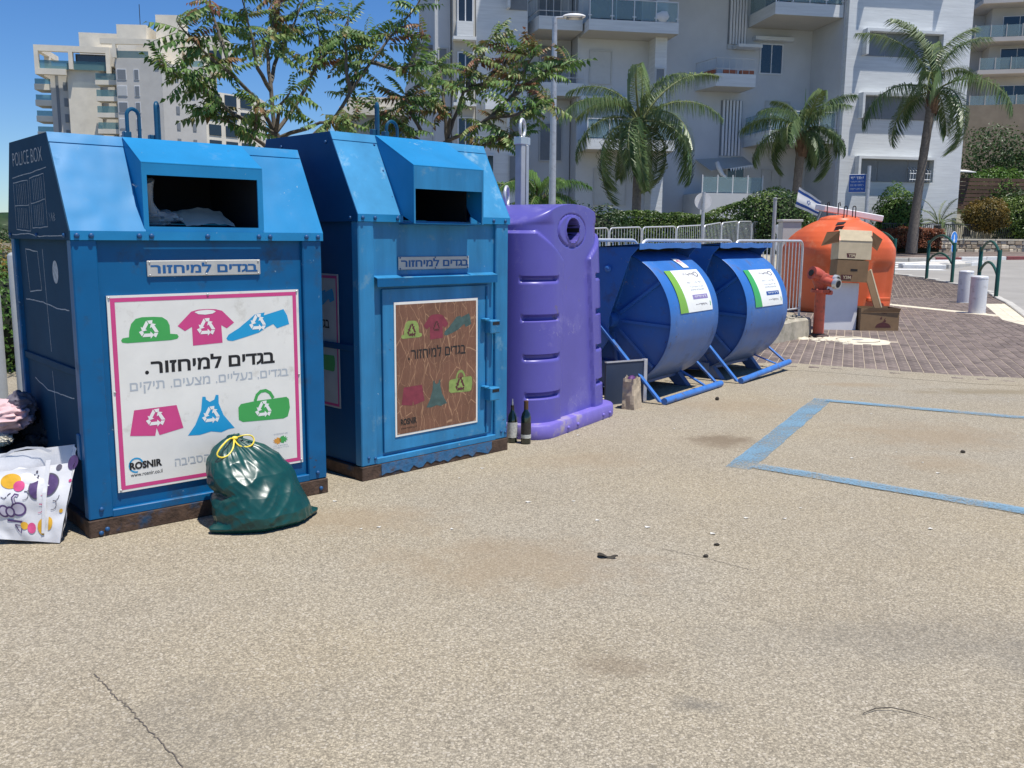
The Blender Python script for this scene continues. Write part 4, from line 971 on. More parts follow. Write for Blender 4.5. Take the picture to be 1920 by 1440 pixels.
zl = zs[-1]; aL = .625 - .085*(zl/1.6); vL = .075 + .045*zl/1.6
A0, LT0 = pb_section(zl, aL, vL, .24)
TT = [(-LT0 + (LT0-1.0)*i/14)/LT0 for i in range(14)] + [q/LT0 for q in QS] + [(1.0 + (LT0-1.0)*(i+1)/14)/LT0 for i in range(14)]
for k in range(1, 25):                       # barrel roof; the front face and its hole run on up into the arch
    t = k/24; z = zl + (1.757-zl)*(1-(1-t)**1.5); a = max(.02, aL*max(0, 1-((z-zl)/(1.7571-zl))**1.25)**.42); P, LT = pb_section(z, a, vL, max(.015, .24*(1-t*1.8)))
    row = []
    for f_ in TT:
        (x, y), (nx_, ny_) = P(f_*LT); d = pb_disp(x-UC, z) if ny_ < -.95 and abs(x-UC) < .3 else 0
        row.append((x + nx_*d, y + ny_*d, z))
    rows.append(row)
mb = MB().grid(rows)
for fi, f in enumerate(mb.f):
    c = sum((Vector(mb.v[i]) for i in f), Vector((0, 0, 0)))/4
    if abs(c.x-(UC-.035)) < .12 and abs(c.z-1.556) < .1 and .21 < c.y < .6: mb.m[fi] = 1  # deep faces of the hole coloured near-black to stand for the shade inside
body = mb.build('body', [M['purple'], M['dark']], pb, smooth=True, ang=50)
sk = MB(); rows = []
for z, g_ in ((0, .0), (.02, .006), (.095, .004), (.108, -.004), (.112, -.03), (.110, -.10)):
    P, LT = pb_section(z, .685+g_, 0.0-g_, .20); rows.append([(*P(-LT + 2*LT*i/120)[0], z) for i in range(121)])
MB().grid(rows).build('skirt', M['purple_dusty'], pb, smooth=True)
bolt(pb, [(x, -.006, .042) for x in (.36, .52, .98, 1.10)], (0, -1, 0), .016, 'purple_dusty')
cm = MB(); cm.box(.60, .665, .585, .645, 1.74, 2.25); cm.build('lifting_column', M['post_grey'], pb, bevel=.004)
MB().box(.672, .712, .58, .65, 1.70, 2.23).build('lifting_rod', M['metal_grey'], pb, bevel=.004)
MB().box(.59, .73, .58, .655, 2.23, 2.29).build('column_cap', M['steel'], pb, bevel=.004)
def ring(parent, c, R_, r_, rot, nm, mt, n=28):
    rows = []
    for i in range(n):
        t = 2*math.pi*i/n; row = []
        for j in range(10):
            p = 2*math.pi*j/10; d = R_ + r_*math.cos(p); row.append((d*math.cos(t)*math.cos(rot), d*math.cos(t)*math.sin(rot), d*math.sin(t)) if False else (d*math.cos(t), r_*math.sin(p), d*math.sin(t)))
        rows.append(row)
    rows.append(rows[0]); mb = MB().grid(rows, close=True); mb.xf(Matrix.Translation(c) @ Matrix.Rotation(rot, 4, 'Z')); return mb.build(nm, mt, parent, smooth=True, ang=80)
ring(pb, (.66, .615, 2.36), .068, .013, RAD(15), 'lifting_ring', M['barrier'])
ring(pb, (.50, .66, 1.82), .075, .013, RAD(20), 'side_ring', M['barrier'])

# bottles, paper bag and boards between the containers
def bottle(name, label, x, y, prof, lab, cap, rz=0):
    t = thing(name, label, 'bottle', (x, y, 0), rz, 'empty bottles by the purple container')
    MB().lathe(prof, 20).build('glass', M['glass_green'], t, smooth=True)
    MB().lathe([(prof[1][0]+.0006, lab[0]), (prof[1][0]+.0006, lab[1])], 20, cap=False).build('label_paper', M[lab[2]], t, smooth=True)
    if len(lab) > 3: MB().lathe([(prof[1][0]+.0012, lab[3]), (prof[1][0]+.0012, lab[4])], 20, cap=False).build('label_band', M['label'], t, smooth=True)
    MB().lathe(cap[:-1], 14).build('neck_cover', M[cap[-1]], t, smooth=True)
W1 = [(.030, .0), (.037, .006), (.037, .195), (.030, .225), (.016, .25), (.0145, .305), (.016, .308), (.016, .318)]
bottle('bottle', 'dark wine bottle with a tall brown neck, the right one by the purple container', .105, 6.60, W1, (.05, .16, 'label_dark', .045, .072), [(.0158, .255), (.0165, .26), (.0165, .319), (.012, .321), 'cork'])
W2 = [(.032, .0), (.038, .006), (.038, .16), (.032, .20), (.015, .235), (.013, .27), (.0145, .272), (.0145, .28)]
bottle('bottle', 'green bottle with a white label and metal pourer, left of the wine bottle', .005, 6.64, W2, (.04, .155, 'label'), [(.006, .28), (.006, .30), (.004, .31), (.004, .325), 'steel'], .5)
# paper bag
t = thing('paper_bag', 'crumpled tan paper bag standing behind the purple container', 'bag', (1.07, 8.05, 0), HEAD(31))
rows = []
for i in range(13):
    z = .30*i/12; row = []
    for j in range(24):
        s_ = j/24*4; k = int(s_); f_ = s_-k; cs = [(-.085,-.06),(.085,-.06),(.085,.06),(-.085,.06)]; a, b = cs[k], cs[(k+1) % 4]
        x, y = a[0]+(b[0]-a[0])*f_, a[1]+(b[1]-a[1])*f_; nn = noise.noise(Vector((x*22, y*22, z*14)))*.022*(i/12+.2)
        row.append((x*(1-.12*i/12)+nn, y*(1-.2*i/12)+nn*.6+.03*z, z - (.05*abs(x)/.085 if i == 12 else 0)))
    rows.append(row)
MB().grid(rows, close=True).build('bag_body', M['paperbag'], t)
mb = MB(); ico(mb, (-.02, .0, .24), .06, (1, .7, 1), 8, 12); mb.build('dark_content', M['bagred'], t, smooth=True)
t = thing('framed_board', 'dark blue board with a pale aluminium edge leaning by the nearer drum', 'board', (1.02, 8.28, 0), HEAD(60))
MB().box(-.20, .22, .0, .02, .0, .385).build('panel', M['navy_panel'], t)
MB().box(.222, .262, -.012, .03, 0, .40).build('edge_trim', M['silver'], t, bevel=.003)
MB().box(-.20, .221, -.006, .026, .386, .396).build('edge_trim', M['silver'], t)

# ================================================================== drum containers
def drum_container(name, label, loc, head, wide_label, barz):
    t = thing(name, label, 'recycling drum', (loc[0], loc[1], 0), HEAD(head), 'blue drum recycling containers')
    R_, vc, zc, u0_, u1_ = .65, .66, .73, .10, 1.20
    def C(th, u, r=R_): return (u, vc - r*math.cos(th), zc + r*math.sin(th))
    n = 72; rows = []
    for u in (u0_, u0_+.004, .3, .65, 1.0, u1_-.004, u1_): rows.append([C(2*math.pi*i/n, u, R_ if u0_ < u < u1_ else R_-.003) for i in range(n)])
    MB().grid([[(p[0], p[1] + .004*noise.noise(Vector((p[0]*3, p[1]*4, p[2]*4))), p[2] + .004*noise.noise(Vector((p[0]*3+5, p[1]*4, p[2]*4)))) for p in r] for r in rows], close=True).build('drum', M['drum'], t, smooth=True)
    for u, sg in ((u0_, 1), (u1_, -1)):
        mb = MB(); mb.grid([[C(2*math.pi*i/n, u, R_-.004) for i in range(n)], [C(2*math.pi*i/n, u + sg*.05, R_-.012) for i in range(n)], [C(2*math.pi*i/n, u + sg*.07, .06) for i in range(n)]], close=True)
        e = mb.build('drum_end', M['drum'], t, smooth=True)
        for a in (-78, -42, -3, 36, 72):
            th = RAD(a); p0 = Vector(C(th, u + sg*.066, .12)); p1 = Vector(C(th, u + sg*.046, R_-.02)); q = Vector((0, math.sin(th), math.cos(th)))*.014
            MB().plate([p0-q, p0+q, p1+q, p1-q], (-sg*.022, 0, 0)).build('rib', M['drum'], e)
        mb = MB(); mb.tube([(u + sg*.07, vc, zc), (u - sg*.05, vc, zc)], .075, 20); mb.build('hub', M['drum'], e, smooth=True)
    # cheeks, canopy, rear box
    ck = [(.305, 1.425), (.39, 1.335), (.60, .76), (.60, .55), (.85, .20), (1.28, .20), (1.28, 1.20), (.72, 1.415)]
    for u in (.0, 1.288):
        c = MB().plate([(u, v, z) for v, z in ck], (.012, 0, 0)).build('cheek', M['drum'], t)
    mb = MB(); nn_ = 14
    top = [(-.03 + 1.36*i/nn_, .285, 1.455 + .012*noise.noise(Vector((i*.55, 1, loc[0])))) for i in range(nn_+1)]
    mb.grid([[(p[0], p[1], p[2]-.052) for p in top], top, [(p[0], .70, 1.425+.5*(p[2]-1.455)) for p in top], [(p[0], 1.30, 1.205) for p in top]])
    mb.grid([[(p[0], .70, 1.415) for p in top], [(p[0], .297, p[2]-.008) for p in top], [(p[0], .292, p[2]-.05) for p in top]])
    mb.build('canopy', M['drum'], t)
    MB().box(.012, 1.288, 1.18, 1.27, .20, 1.20).build('rear_box', M['drum'], t)
    MB().box(.02, 1.28, .56, .57, 1.30, 1.40).build('hopper_back', M['dark'], t)
    bolt(t, [(-.002, .62, 1.22)], (-1, 0, 0), .035, 'drum_bar')
    # feet and bars
    for u in (.13, 1.12):
        MB().plate([(u, .28, 0), (u, .42, 0), (u, .80, .34), (u, .58, .34)], (.09, 0, 0)).build('foot', M['drum'], t, bevel=.004)
    MB().box(.10, 1.20, .42, .52, .10, .17).build('cross_beam', M['drum'], t)
    mb = MB(); mb.tube([(-.01, 0, .032), (1.31, 0, barz)], .032, 14); mb.build('front_bar', M['drum_bar'], t, smooth=True)
    mb = MB(); mb.plate([(-.028, .02, .02), (-.028, .055, .02), (-.028, .98, .97), (-.028, .945, .97)], (.045, 0, 0)); mb.build('side_bar', M['drum_bar'], t, bevel=.004)
    mb = MB(); mb.plate([(1.29, .02, barz-.01), (1.29, .055, barz-.01), (1.29, .50, .42), (1.29, .465, .42)], (.035, 0, 0)); mb.build('side_bar', M['drum_bar'], t, bevel=.004)
    MB().plate([(1.02, .03, barz), (1.02, .06, barz), (1.02, .45, .22), (1.02, .42, .22)], (.04, 0, 0)).build('strut', M['drum_bar'], t)
    # printed label wrapped on the drum
    a0, a1, l0, l1 = wide_label
    Rr = R_ + .006
    def cyl(d): return lambda a, b: (l0 + (l1-l0)*a, *C(RAD(a0) + (RAD(a1)-RAD(a0))*b, 0, Rr+d)[1:])
    def patch(nm, mt, fa, d, parent, nb=16):
        mb = MB(); f = cyl(d); mb.grid([[f(a, i/nb) for a in fa(i/nb)] for i in range(nb+1)]); return mb.build(nm, mt, parent, smooth=True)
    lb = patch('label', M['whiteprint'], lambda b: (0, .25, .5, .75, 1), 0, t)
    patch('green_edge', M['lgreen'] if loc[0] < 2 else M['green'], lambda b: (.0, .06, .12 + .12*(1-b)**1.5 + .06*b), .0012, lb)
    for q_, (bx, mt, wd_) in enumerate((((.45, .78, .83, .90), 'p_grey', 1), ((.42, .86, .63, .68), 'greyprint', 3), ((.44, .88, .53, .57), 'greyprint', 4), ((.44, .88, .46, .50), 'greyprint', 4), ((.48, .85, .12, .17), 'p_grey', 2))):
        scribble('blurred_print', M[mt], lb, bx, cyl(.0014), 60+q_, wd_)
    mb = MB(); ribbon(mb, [(.86+.05*math.cos(q*.5), .865+.06*math.sin(q*.5)) for q in range(-4, 5)], .02, cyl(.0014)); ribbon(mb, [(.84-.05*math.cos(q*.5), .865+.06*math.sin(q*.5)) for q in range(-4, 5)], .02, cyl(.0013)); mb.build('logo_arc', M['p_grey'], lb)
    mb = MB(); f = cyl(.0014); mb.grid([[f(.44 + .46*i/6, .27 + .10*j/4) for i in range(7)] for j in range(5)]); sbar = mb.build('button_print', M['lilacbar'] if loc[0] < 2 else M['signblue'], lb)
    scribble('button_print_line', M['whiteprint'], lb, (.49, .85, .295, .345), cyl(.0024), 71, 1)
    mb = MB(); ribbon(mb, [(.94, .10), (.95, .16), (.94, .20)], .02, cyl(.0014)); mb.build('corner_mark', M['green'], lb)
    return t, C
M['lgreen'] = mat('label_light_green', (0.20, 0.42, 0.05), rough=0.45, var=0.05)
M['lilacbar'] = mat('label_lilac', (0.28, 0.22, 0.45), rough=0.45, var=0.05)
d1, Cd = drum_container('recycling_drum', 'blue drum container beside the purple container, strip of tape above its label', (1.393, 8.234), 35, (7, 45.5, .30, 1.04), .032)
mb = MB(); mb.grid([[(.74 + .13*j/2 + .012*i*.7, *Cd(RAD(61 - 13*i/5), 0, .6575)[1:]) for j in range(3)] for i in range(6)]); tp = mb.build('tape', M['whiteprint'], d1, smooth=True)
scribble('tape_print', M['pink'], tp, (.0, 1.0, .0, 1.0), lambda a, b: (.765 + .085*a + .03*(1-b), *Cd(RAD(52.5 + 6*b), 0, .6590)[1:]), 72, 1)
d2, _ = drum_container('recycling_drum', 'blue drum container next to the end of the barriers, farther of the pair', (2.40, 9.50), 38, (4.5, 42, .30, 1.04), .10)

# ================================================================== low wall, barriers, hydrant, manhole
wd = Vector((math.sin(RAD(39.5)), math.cos(RAD(39.5)), 0)); wb = Vector((-wd.y, wd.x, 0))
wall_end = Vector((4.62, 14.16, 0))
t = thing('low_wall', 'low weathered concrete wall behind the blue drums', 'wall', wall_end - wd*7.4, HEAD(39.5))
mb = MB(); rows = []
for i in range(38):
    x = 7.4*i/37; n1 = .02*noise.noise(Vector((x*2, 0, 0))); n2 = .025*noise.noise(Vector((x*3, 5, 0))); rows.append([(x, n1-.02, -.03), (x, n1, .28+n2), (x, .04, .31+n2), (x, .36, .31+n2), (x, .38, .0)])
mb.grid(rows); mb.add(rows[-1], [(0,1,2,3,4)]); mb.build('wall_body', M['concrete'], t, recalc=True)
r = random.Random(4); mb = MB()
for i in range(40):
    ico(mb, (r.uniform(6.4, 7.38), r.uniform(.05, .33), .325), r.uniform(.012, .03), (1, 1, .6), 4, 6, lambda d: 1+.3*noise.noise(d*3))
mb.build('rubble', M['concrete'], t, kind='stuff')

def barrier(label, p, q, z0, h, bars, group, mt='barrier', zq=None, feet=True):
    p, q = Vector(p), Vector(q); d = q-p; L_ = d.length; dzq = (zq - z0) if zq is not None else 0
    t = thing('crowd_barrier', label, 'barrier', (p.x, p.y, z0), math.atan2(d.y, d.x), group)
    Z = lambda x: dzq*x/L_
    P = [(0, 0, 0), (0, 0, h-.12)]
    for k in range(1, 7): a = RAD(180 - 15*k); P.append((.12+.12*math.cos(a), 0, h-.12+.12*math.sin(a)+Z(.1)))
    for k in range(0, 7): a = RAD(90 - 15*k); P.append((L_-.12+.12*math.cos(a), 0, h-.12+.12*math.sin(a)+Z(L_)))
    P.append((L_, 0, Z(L_)))
    MB().tube(P, .019, 8).build('frame', M[mt], t, smooth=True)
    MB().tube([(0, 0, .13), (L_, 0, .13+Z(L_))], .014, 6).build('lower_rail', M[mt], t, smooth=True)
    bm_ = MB().tube([(0, 0, .13), (0, 0, h-.02)], .0075, 6).mesh('bar', M[mt], smooth=True)
    for k in range(bars):
        x = L_*(k+1)/(bars+1); link('bar', bm_, t, mw=Matrix.Translation((x, 0, Z(x))))
    if feet:
        for x in (.12, L_-.12): MB().box(x-.02, x+.02, -.22, .22, -.001+Z(x), .02+Z(x)).build('foot', M[mt], t)
    return t
bp0 = wall_end + wb*.19 - wd*.04
G1 = 'steel barriers on the low wall'
for k, lab in enumerate(('silver steel barrier on the low wall next to the hydrant', 'silver steel barrier on the low wall right behind the two drums', 'silver steel barrier on the low wall, the end behind the purple container')):
    a = bp0 - wd*(2.38*k); b = a - wd*2.30; barrier(lab, (b.x, b.y), (a.x, a.y), .315, 1.16, 17, G1, feet=False)
# far curved row
FB = [(1075,24.0,.62),(1135,25.0,.66),(1195,26.0,.70),(1258,27.0,.74),(1308,28.3,.80),(1340,29.6,.90),(1370,30.9,.97),(1395,32.0,.99),(1420,32.4,.97),(1447,31.4,.82)]
FBX = [(x-960)/1720.0*Y*1.013 for x, Y, z in FB]
ords = ['partly hidden by the purple container', 'second from the purple container', 'third from the purple container', 'fourth, just left of the round sign', 'fifth, just right of the round sign', 'sixth from the purple container', 'seventh from the purple container', 'eighth from the purple container', 'the one with a white rag']
for i in range(9):
    a = Vector((FBX[i], FB[i][1])); b = Vector((FBX[i+1], FB[i+1][1])); d = (b-a); L_ = d.length; d.normalize()
    barrier('steel barrier in the far row by the hedge, ' + ords[i], a + d*.03, b - d*.03, FB[i][2], 1.1, max(7, int(L_/.13)), 'far row of steel barriers along the hedge', zq=FB[i+1][2], feet=False)
mb = MB(); rows = []
for i in range(9):
    z = 1.98 - .11*i; w = .10 + .05*math.sin(i*1.3); rows.append([(FBX[9]-.08 + w*math.cos(j*.63+i*.4), 31.25 + .5*w*math.sin(j*.63), z + .03*noise.noise(Vector((i*.7, j*.9, 0)))) for j in range(10)])
mb.grid(rows, close=True); tag(mb.build('rag', M['cloth_white'], smooth=True), 'white rag tied to the end of the far barrier row', 'rag')
# raised bed behind the barriers
te = MB(); rows = []
for y in (22.3, 24, 26, 28, 30, 32, 34, 40):
    z = .55 + (y-22.3)*.045; xr = .325*y + .05; rows.append([(-2.0, y, z), (xr*.3, y, z), (xr, y, z)])
te.grid(rows); te.add([(-2, 22.3, -.1), (.325*22.3+.05, 22.3, -.1), (.325*22.3+.05, 22.3, .55), (-2, 22.3, .55)], [(0,1,2,3)])
te.add([(.325*22.3+.05, 22.3, -.1), (.325*40+.05, 40, -.1), (.325*40+.05, 40, 1.35), (.325*22.3+.05, 22.3, .55)], [(0,1,2,3)])
o = te.build('terrace', M['concrete']); o['kind'] = 'structure'

# hydrant
t = thing('fire_hydrant', 'rusty red fire hydrant with two steel outlets beside the white cabinet', 'hydrant', (4.72, 14.12, 0), RAD(-15))
MB().lathe([(.17, 0), (.17, .035), (.15, .05), (.10, .055), (.10, .07)], 20).build('base_flange', M['rust'], t, smooth=True)
MB().lathe([(.082, .05), (.080, .70), (.088, .72)], 24).build('standpipe', M['hydrant'], t, smooth=True)
f_ = MB().lathe([(.145, .70), (.145, .722), (.145, .723), (.145, .742)], 20).build('flange', M['hydrant'], t, smooth=True)
bolt(f_, [(.12*math.cos(a), .12*math.sin(a), .742) for a in (0, 1.05, 2.1, 3.14, 4.2, 5.2)], (0,0,1), .018, 'hydrant')
MB().lathe([(.09, .742), (.10, .80), (.125, .85), (.13, .93), (.11, .98), (.05, 1.0)], 24).build('valve_head', M['hydrant'], t, smooth=True)
mb = MB(); mb.tube([(-.02, 0, .94), (-.10, -.08, .985), (-.15, -.12, 1.0)], [.10, .105, .10], 18); hw = mb.build('handwheel_cap', M['hydrant'], t, smooth=True)
mb = MB(); mb.tube([(-.155, -.125, 1.0), (-.165, -.133, 1.004)], [.05, .05], 14); mb.build('cap_recess', M['dark'], hw)
for s_, dz in ((-1, -.03), (1, .02)):
    mb = MB(); mb.tube([(.04, .06*s_, .88), (.15, .07*s_-.06, .88+dz), (.19, .075*s_-.09, .875+dz)], [.075, .062, .062], 16); mb.build('outlet', M['hydrant'], t, smooth=True)
    mb = MB(); mb.tube([(.185, .075*s_-.09, .876+dz), (.235, .08*s_-.125, .868+dz)], [.08, .08], 16); k_ = mb.build('outlet_coupling', M['steel'], t, smooth=True)
    mb = MB(); mb.tube([(.236, .08*s_-.126, .868+dz), (.240, .08*s_-.129, .867+dz)], [.055, .055], 14); mb.build('outlet_bore', M['dark'], k_)
mb = MB(); mb.tube([(.09, 0, .70), (.16, -.05, .70)], .035, 12); mb.build('drain_plug', M['hydrant'], t, smooth=True)

# manhole in its pale concrete collar
t = thing('manhole', 'round manhole cover in a chipped pale concrete collar beside the hydrant', 'manhole', (5.15, 13.62, .006))
mb = MB(); rows = []
for k in range(3):
    rr = (.30, .40, .47)[k]; rows.append([(rr*(1+.12*noise.noise(Vector((math.cos(a)*2, math.sin(a)*2, 3))) * (k > 1))*math.cos(a), rr*1.28*(1+.12*noise.noise(Vector((math.cos(a)*2, math.sin(a)*2, 3)))*(k > 1))*math.sin(a), .018 - .006*k) for a in [2*math.pi*i/40 for i in range(40)]])
mb.grid(rows, close=True); mb.build('collar', M['cream_stone'], t, smooth=True)
MB().lathe([(.30, .0), (.30, .022), (.28, .024), (.10, .024)], 36).build('cover', M['cream_stone'], t)
MB().lathe([(.085, .0), (.085, .027)], 20).build('cover_plate', M['metal_grey'], t)
r = random.Random(8); mb = MB()
for i in range(46):
    a = r.uniform(1.9, 4.4); d = r.uniform(.42, .95); ico(mb, (d*math.cos(a), d*math.sin(a)*.8+.12, .01), r.uniform(.015, .06), (1.3, 1, .5), 4, 7, lambda q: 1+.4*noise.noise(q*2+Vector((i, 0, 0))))
mb.build('broken_concrete', M['cream_stone'], t, kind='stuff')

# ================================================================== cardboard, cabinet, orange igloo
def boxthing(name, label, loc, rz, w, d, h, mt, tilt=(0, 0)):
    t = thing(name, label, 'box', loc, rz); t.rotation_euler = (tilt[0], tilt[1], rz); return t
t = thing('white_cabinet', 'white cabinet standing upright between the hydrant and the orange container', 'cabinet', (5.42, 15.22, 0)); t.rotation_euler = (RAD(-2), RAD(1.5), RAD(-4))
MB().box(-.28, .28, 0, .018, .01, .80).build('door', M['foam'], t, bevel=.004)
MB().box(-.27, .27, .02, .36, .0, .79).build('carcass', M['whitepaint'], t, bevel=.004)
def carton(name, label, loc, rz, tilt, w, d, h, mt, flaps, logo=None, open_=True):
    t = thing(name, label, 'box', loc); t.rotation_euler = (tilt[0], tilt[1], rz)
    th = .006
    MB().box(-w/2, w/2, 0, th, 0, h).build('side', mt, t); MB().box(-w/2, w/2, d-th, d, 0, h).build('side', mt, t)
    MB().box(-w/2, -w/2+th, th, d-th, 0, h).build('side', mt, t); MB().box(w/2-th, w/2, th, d-th, 0, h).build('side', mt, t)
    MB().box(-w/2+th, w/2-th, th, d-th, 0, th).build('bottom', mt, t)
    for f in flaps: MB().plate(f[0], f[1]).build('flap', f[2], t)
    if logo:
        x, z, ww, hh, txt = logo
        o = MB(); poly(o, [(x-ww/2, z-hh/2), (x+ww/2-.015, z-hh/2), (x+ww/2, z+hh/2), (x-ww/2-.015, z+hh/2)], lambda a, b: (a, -.0015, b)); o = o.build('logo_print', M['cardprint'], t)
        q = MB(); letter(q, txt, (x-ww*.38, x+ww*.38, z-hh*.32, z+hh*.32), lambda a, b: (a, -.0028, b), bold=.03); q.build('logo_lettering', M['card_light'], o)
    return t
# closed carton on the cabinet
t = carton('cardboard_box', 'closed brown cardboard box with a dark logo on top of the white cabinet', (5.54, 15.10, .818), RAD(-3), (RAD(1), RAD(2)), .50, .40, .345, M['card'], [([(-.25, 0, .345), (.25, 0, .345), (.25, .40, .345), (-.25, .40, .345)], (0, 0, .005), M['card'])], (-.08, .07, .17, .085, 'Y3M'))
MB().box(-.03, .08, -.003, -.0005, .18, .21).build('hand_hole', M['dark'], t)
# open carton, tipped back, flaps out
w, d, h = .53, .40, .30
fl = [([(-w/2+.02, -.002, h), (w/2, -.002, h), (w/2+.005, .07, h+.17), (-w/2, .08, h+.18)], (0, -.005, 0), M['card_light']),
      ([(-w/2, .01, h+.15), (-w/2, .01, h-.03), (-w/2-.28, .03, h-.10), (-w/2-.18, .10, h+.13)], (0, .005, 0), M['card_in']),
      ([(w/2, .01, h+.15), (w/2+.19, .08, h+.04), (w/2+.10, .03, h-.15), (w/2, .01, h-.08)], (0, .005, 0), M['card_in'])]
t = carton('cardboard_box', 'open cardboard box with its flaps spread, topmost of the pile', (5.57, 15.10, 1.185), RAD(-2), (RAD(-3), RAD(1.5)), w, d, h, M['card_light'], fl, (-.05, .06, .14, .07, 'Y3M'))
# leaning board and the low open box
t = thing('cardboard_sheet', 'long cardboard strip leaning from the pile into the low box', 'cardboard', (6.06, 15.22, .36)); t.rotation_euler = (RAD(-4), RAD(-23), RAD(30))
MB().box(-.07, .07, 0, .012, 0, .68).build('sheet', M['card'], t); MB().box(.072, .10, -.004, .02, 0, .68).build('folded_edge', M['card_light'], t)
w, d, h = .64, .45, .375
fl = [([(-w/2, -.006, h-.06), (w/2, -.006, h-.06), (w/2+.01, -.03, h), (-w/2+.12, -.02, h+.01)], (0, .004, 0), M['card']),
      ([(-w/2, d, h), (w/2, d, h), (w/2, d+.20, h-.05), (-w/2, d+.20, h-.05)], (0, 0, .004), M['card_in'])]
t = carton('cardboard_box', 'open brown cardboard box on the paving with a bird emblem', (6.06, 15.12, .014), RAD(1), (0, 0), w, d, h, M['card'], fl)
mb = MB(); F = lambda a, b: (a, -.0015, b)
disc(mb, .06, .055, .13, .085, F, 16, 0, 180); mb.build('emblem', M['cardprint'], t)
mb = MB(); poly(mb, [(.03, .145), (.06, .16), (.075, .20), (.10, .215), (.085, .185), (.11, .17), (.09, .145)], F); poly(mb, [(.0, .20), (.03, .245), (.035, .20), (.02, .19)], F); mb.build('bird_emblem', M['cardprint'], t)
scribble('blurred_print', M['cardprint'], t, (.02, .11, .275, .30), F, 90, 1)

# orange igloo
ob = thing('recycling_igloo', 'big orange plastic recycling container with a domed top', 'recycling container', (6.86, 19.6, 0), RAD(14))
def sup(a, e=3.4):
    c, s_ = math.cos(a), math.sin(a); k = (abs(c)**e + abs(s_)**e)**(-1/e); return c*k, s_*k
prof = [(.90, .0), (.94, .03), (.955, .10), (.985, .8), (1.0, 1.20), (.99, 1.34), (.955, 1.46), (.90, 1.56), (.82, 1.66), (.70, 1.76), (.56, 1.84), (.42, 1.90), (.40, 1.93), (.36, 1.96), (.20, 2.0), (.02, 2.01)]
fine = []
for (r0, z0), (r1, z1) in zip(prof[:-1], prof[1:]):
    for k in range(6): fine.append((r0+(r1-r0)*k/6, z0+(z1-z0)*k/6))
fine.append(prof[-1]); N_ = 128; rows = []
for rr, z in fine:
    row = []
    for i in range(N_):
        a = 2*math.pi*i/N_; e = 3.4 if z < 1.3 else max(2.05, 3.4 - (z-1.3)*3.0); x, y = sup(a, e); dd = 0
        # recessed panels low on the front, raised seams over the shoulder
        if y < -.8: 
            for c0, c1 in ((.18, .74), (-.74, -.18)):
                dd -= .05*smooth01((x-c0)/.03)*smooth01((c1-x)/.03)*smooth01((z-.22)/.03)*smooth01((1.02-z)/.04)
        if z > 1.25: dd += .018*max(smooth01(1-abs(abs(math.sin(a))-.72)/.02), smooth01(1-abs(abs(math.cos(a)) - .72)/.02))*smooth01((z-1.25)/.1)*smooth01((1.9-z)/.05)
        row.append((x*(rr+dd), y*(rr+dd), z))
    rows.append(row)
MB().grid(rows, close=True).build('shell', M['orange'], ob, smooth=True, ang=60)
for x in (-.10, .10):
    mb = MB(); P = [(x-.035, -.35, 1.93), (x-.035, -.35, 2.15)] + [(x-.035*math.cos(RAD(30*k)), -.35, 2.15+.035*math.sin(RAD(30*k))) for k in range(1, 6)] + [(x+.035, -.35, 2.15), (x+.035, -.35, 1.93)]
    mb.tube(P, .011, 6); mb.build('lifting_hook', M['dark'], ob, smooth=True)
for x in (-.24, .02):
    mb = MB(); mb.tube([(x, .1, 2.0), (x, .1, 2.26), (x+.03, .1, 2.28), (x+.05, .1, 2.2)], .011, 6); mb.build('lifting_hook', M['dark'], ob, smooth=True)
MB().plate([(-.52, -.66, 1.775), (-.36, -.70, 1.80), (-.26, -.62, 1.845), (-.42, -.56, 1.83)], (0, -.015, .02)).build('torn_slot', M['dark'], ob)
MB().box(.10, .62, -1.02, -.95, .27, .34).build('step_ledge', M['orange'], ob, bevel=.01)
# white foam slab lying on the dome
t = thing('foam_slab', 'long white foam slab lying across the top of the orange container', 'foam slab', (7.22, 19.95, 1.99)); t.rotation_euler = (RAD(6), RAD(9), RAD(4))
MB().box(-.66, .66, -.12, .42, .012, .135).build('slab', M['foam'], t, bevel=.012)
MB().box(-.65, .65, -.11, .41, .0, .010).build('red_underside', M['foam_red'], t)

# ================================================================== bollards, green hoops, signs, lamp
def bollard(label, x, y):
    t = thing('bollard', label, 'bollard', (x, y, .008), 0, 'white bollards at the corner')
    MB().lathe([(.165, 0), (.165, .70), (.158, .705), (.158, .715), (.168, .72), (.168, .755), (.150, .775), (.06, .785), (.01, .786)], 32).build('post', M['bollard'], t, smooth=True)
    MB().lathe([(.19, 0), (.185, .012), (.166, .014)], 24).build('foot_ring', M['curb'], t)
bollard('white round bollard on the cream stone line, nearer of the two', 9.62, 19.02); bollard('white round bollard behind the one on the cream stone line', 10.95, 22.3)
def hoop(label, p, q, H=1.24):
    p, q = Vector(p), Vector(q); d = q-p; L_ = d.length; z0 = zt(p.y)+.01; dz = zt(q.y)-zt(p.y)
    t = thing('hoop_rail', label, 'railing', (p.x, p.y, z0), math.atan2(d.y, d.x), 'dark green hoop rails along the kerb')
    for x, z in ((0, 0), (L_, dz)): MB().lathe([(.052, -.02), (.052, H), (.045, H+.012)], 14, (x, 0, z)).build('post', M['green_paint'], t, smooth=True)
    for a, pk in ((H-.12, .32), (H-.70, .34)):
        P = [(L_*k/14, 0, dz*k/14 + a + pk*math.sin(math.pi*k/14)**.75) for k in range(15)]
        MB().tube(P, .036, 10).build('hoop', M['green_paint'], t, smooth=True)
hoop('dark green hoop rail just behind the two white bollards', (12.66, 24.11), (13.07, 25.89))
hoop('dark green hoop rail in front of the round blue road sign', (13.65, 28.69), (13.58, 30.31))
hoop('dark green hoop rail half hidden behind the orange container', (13.08, 31.79), (12.75, 33.6))
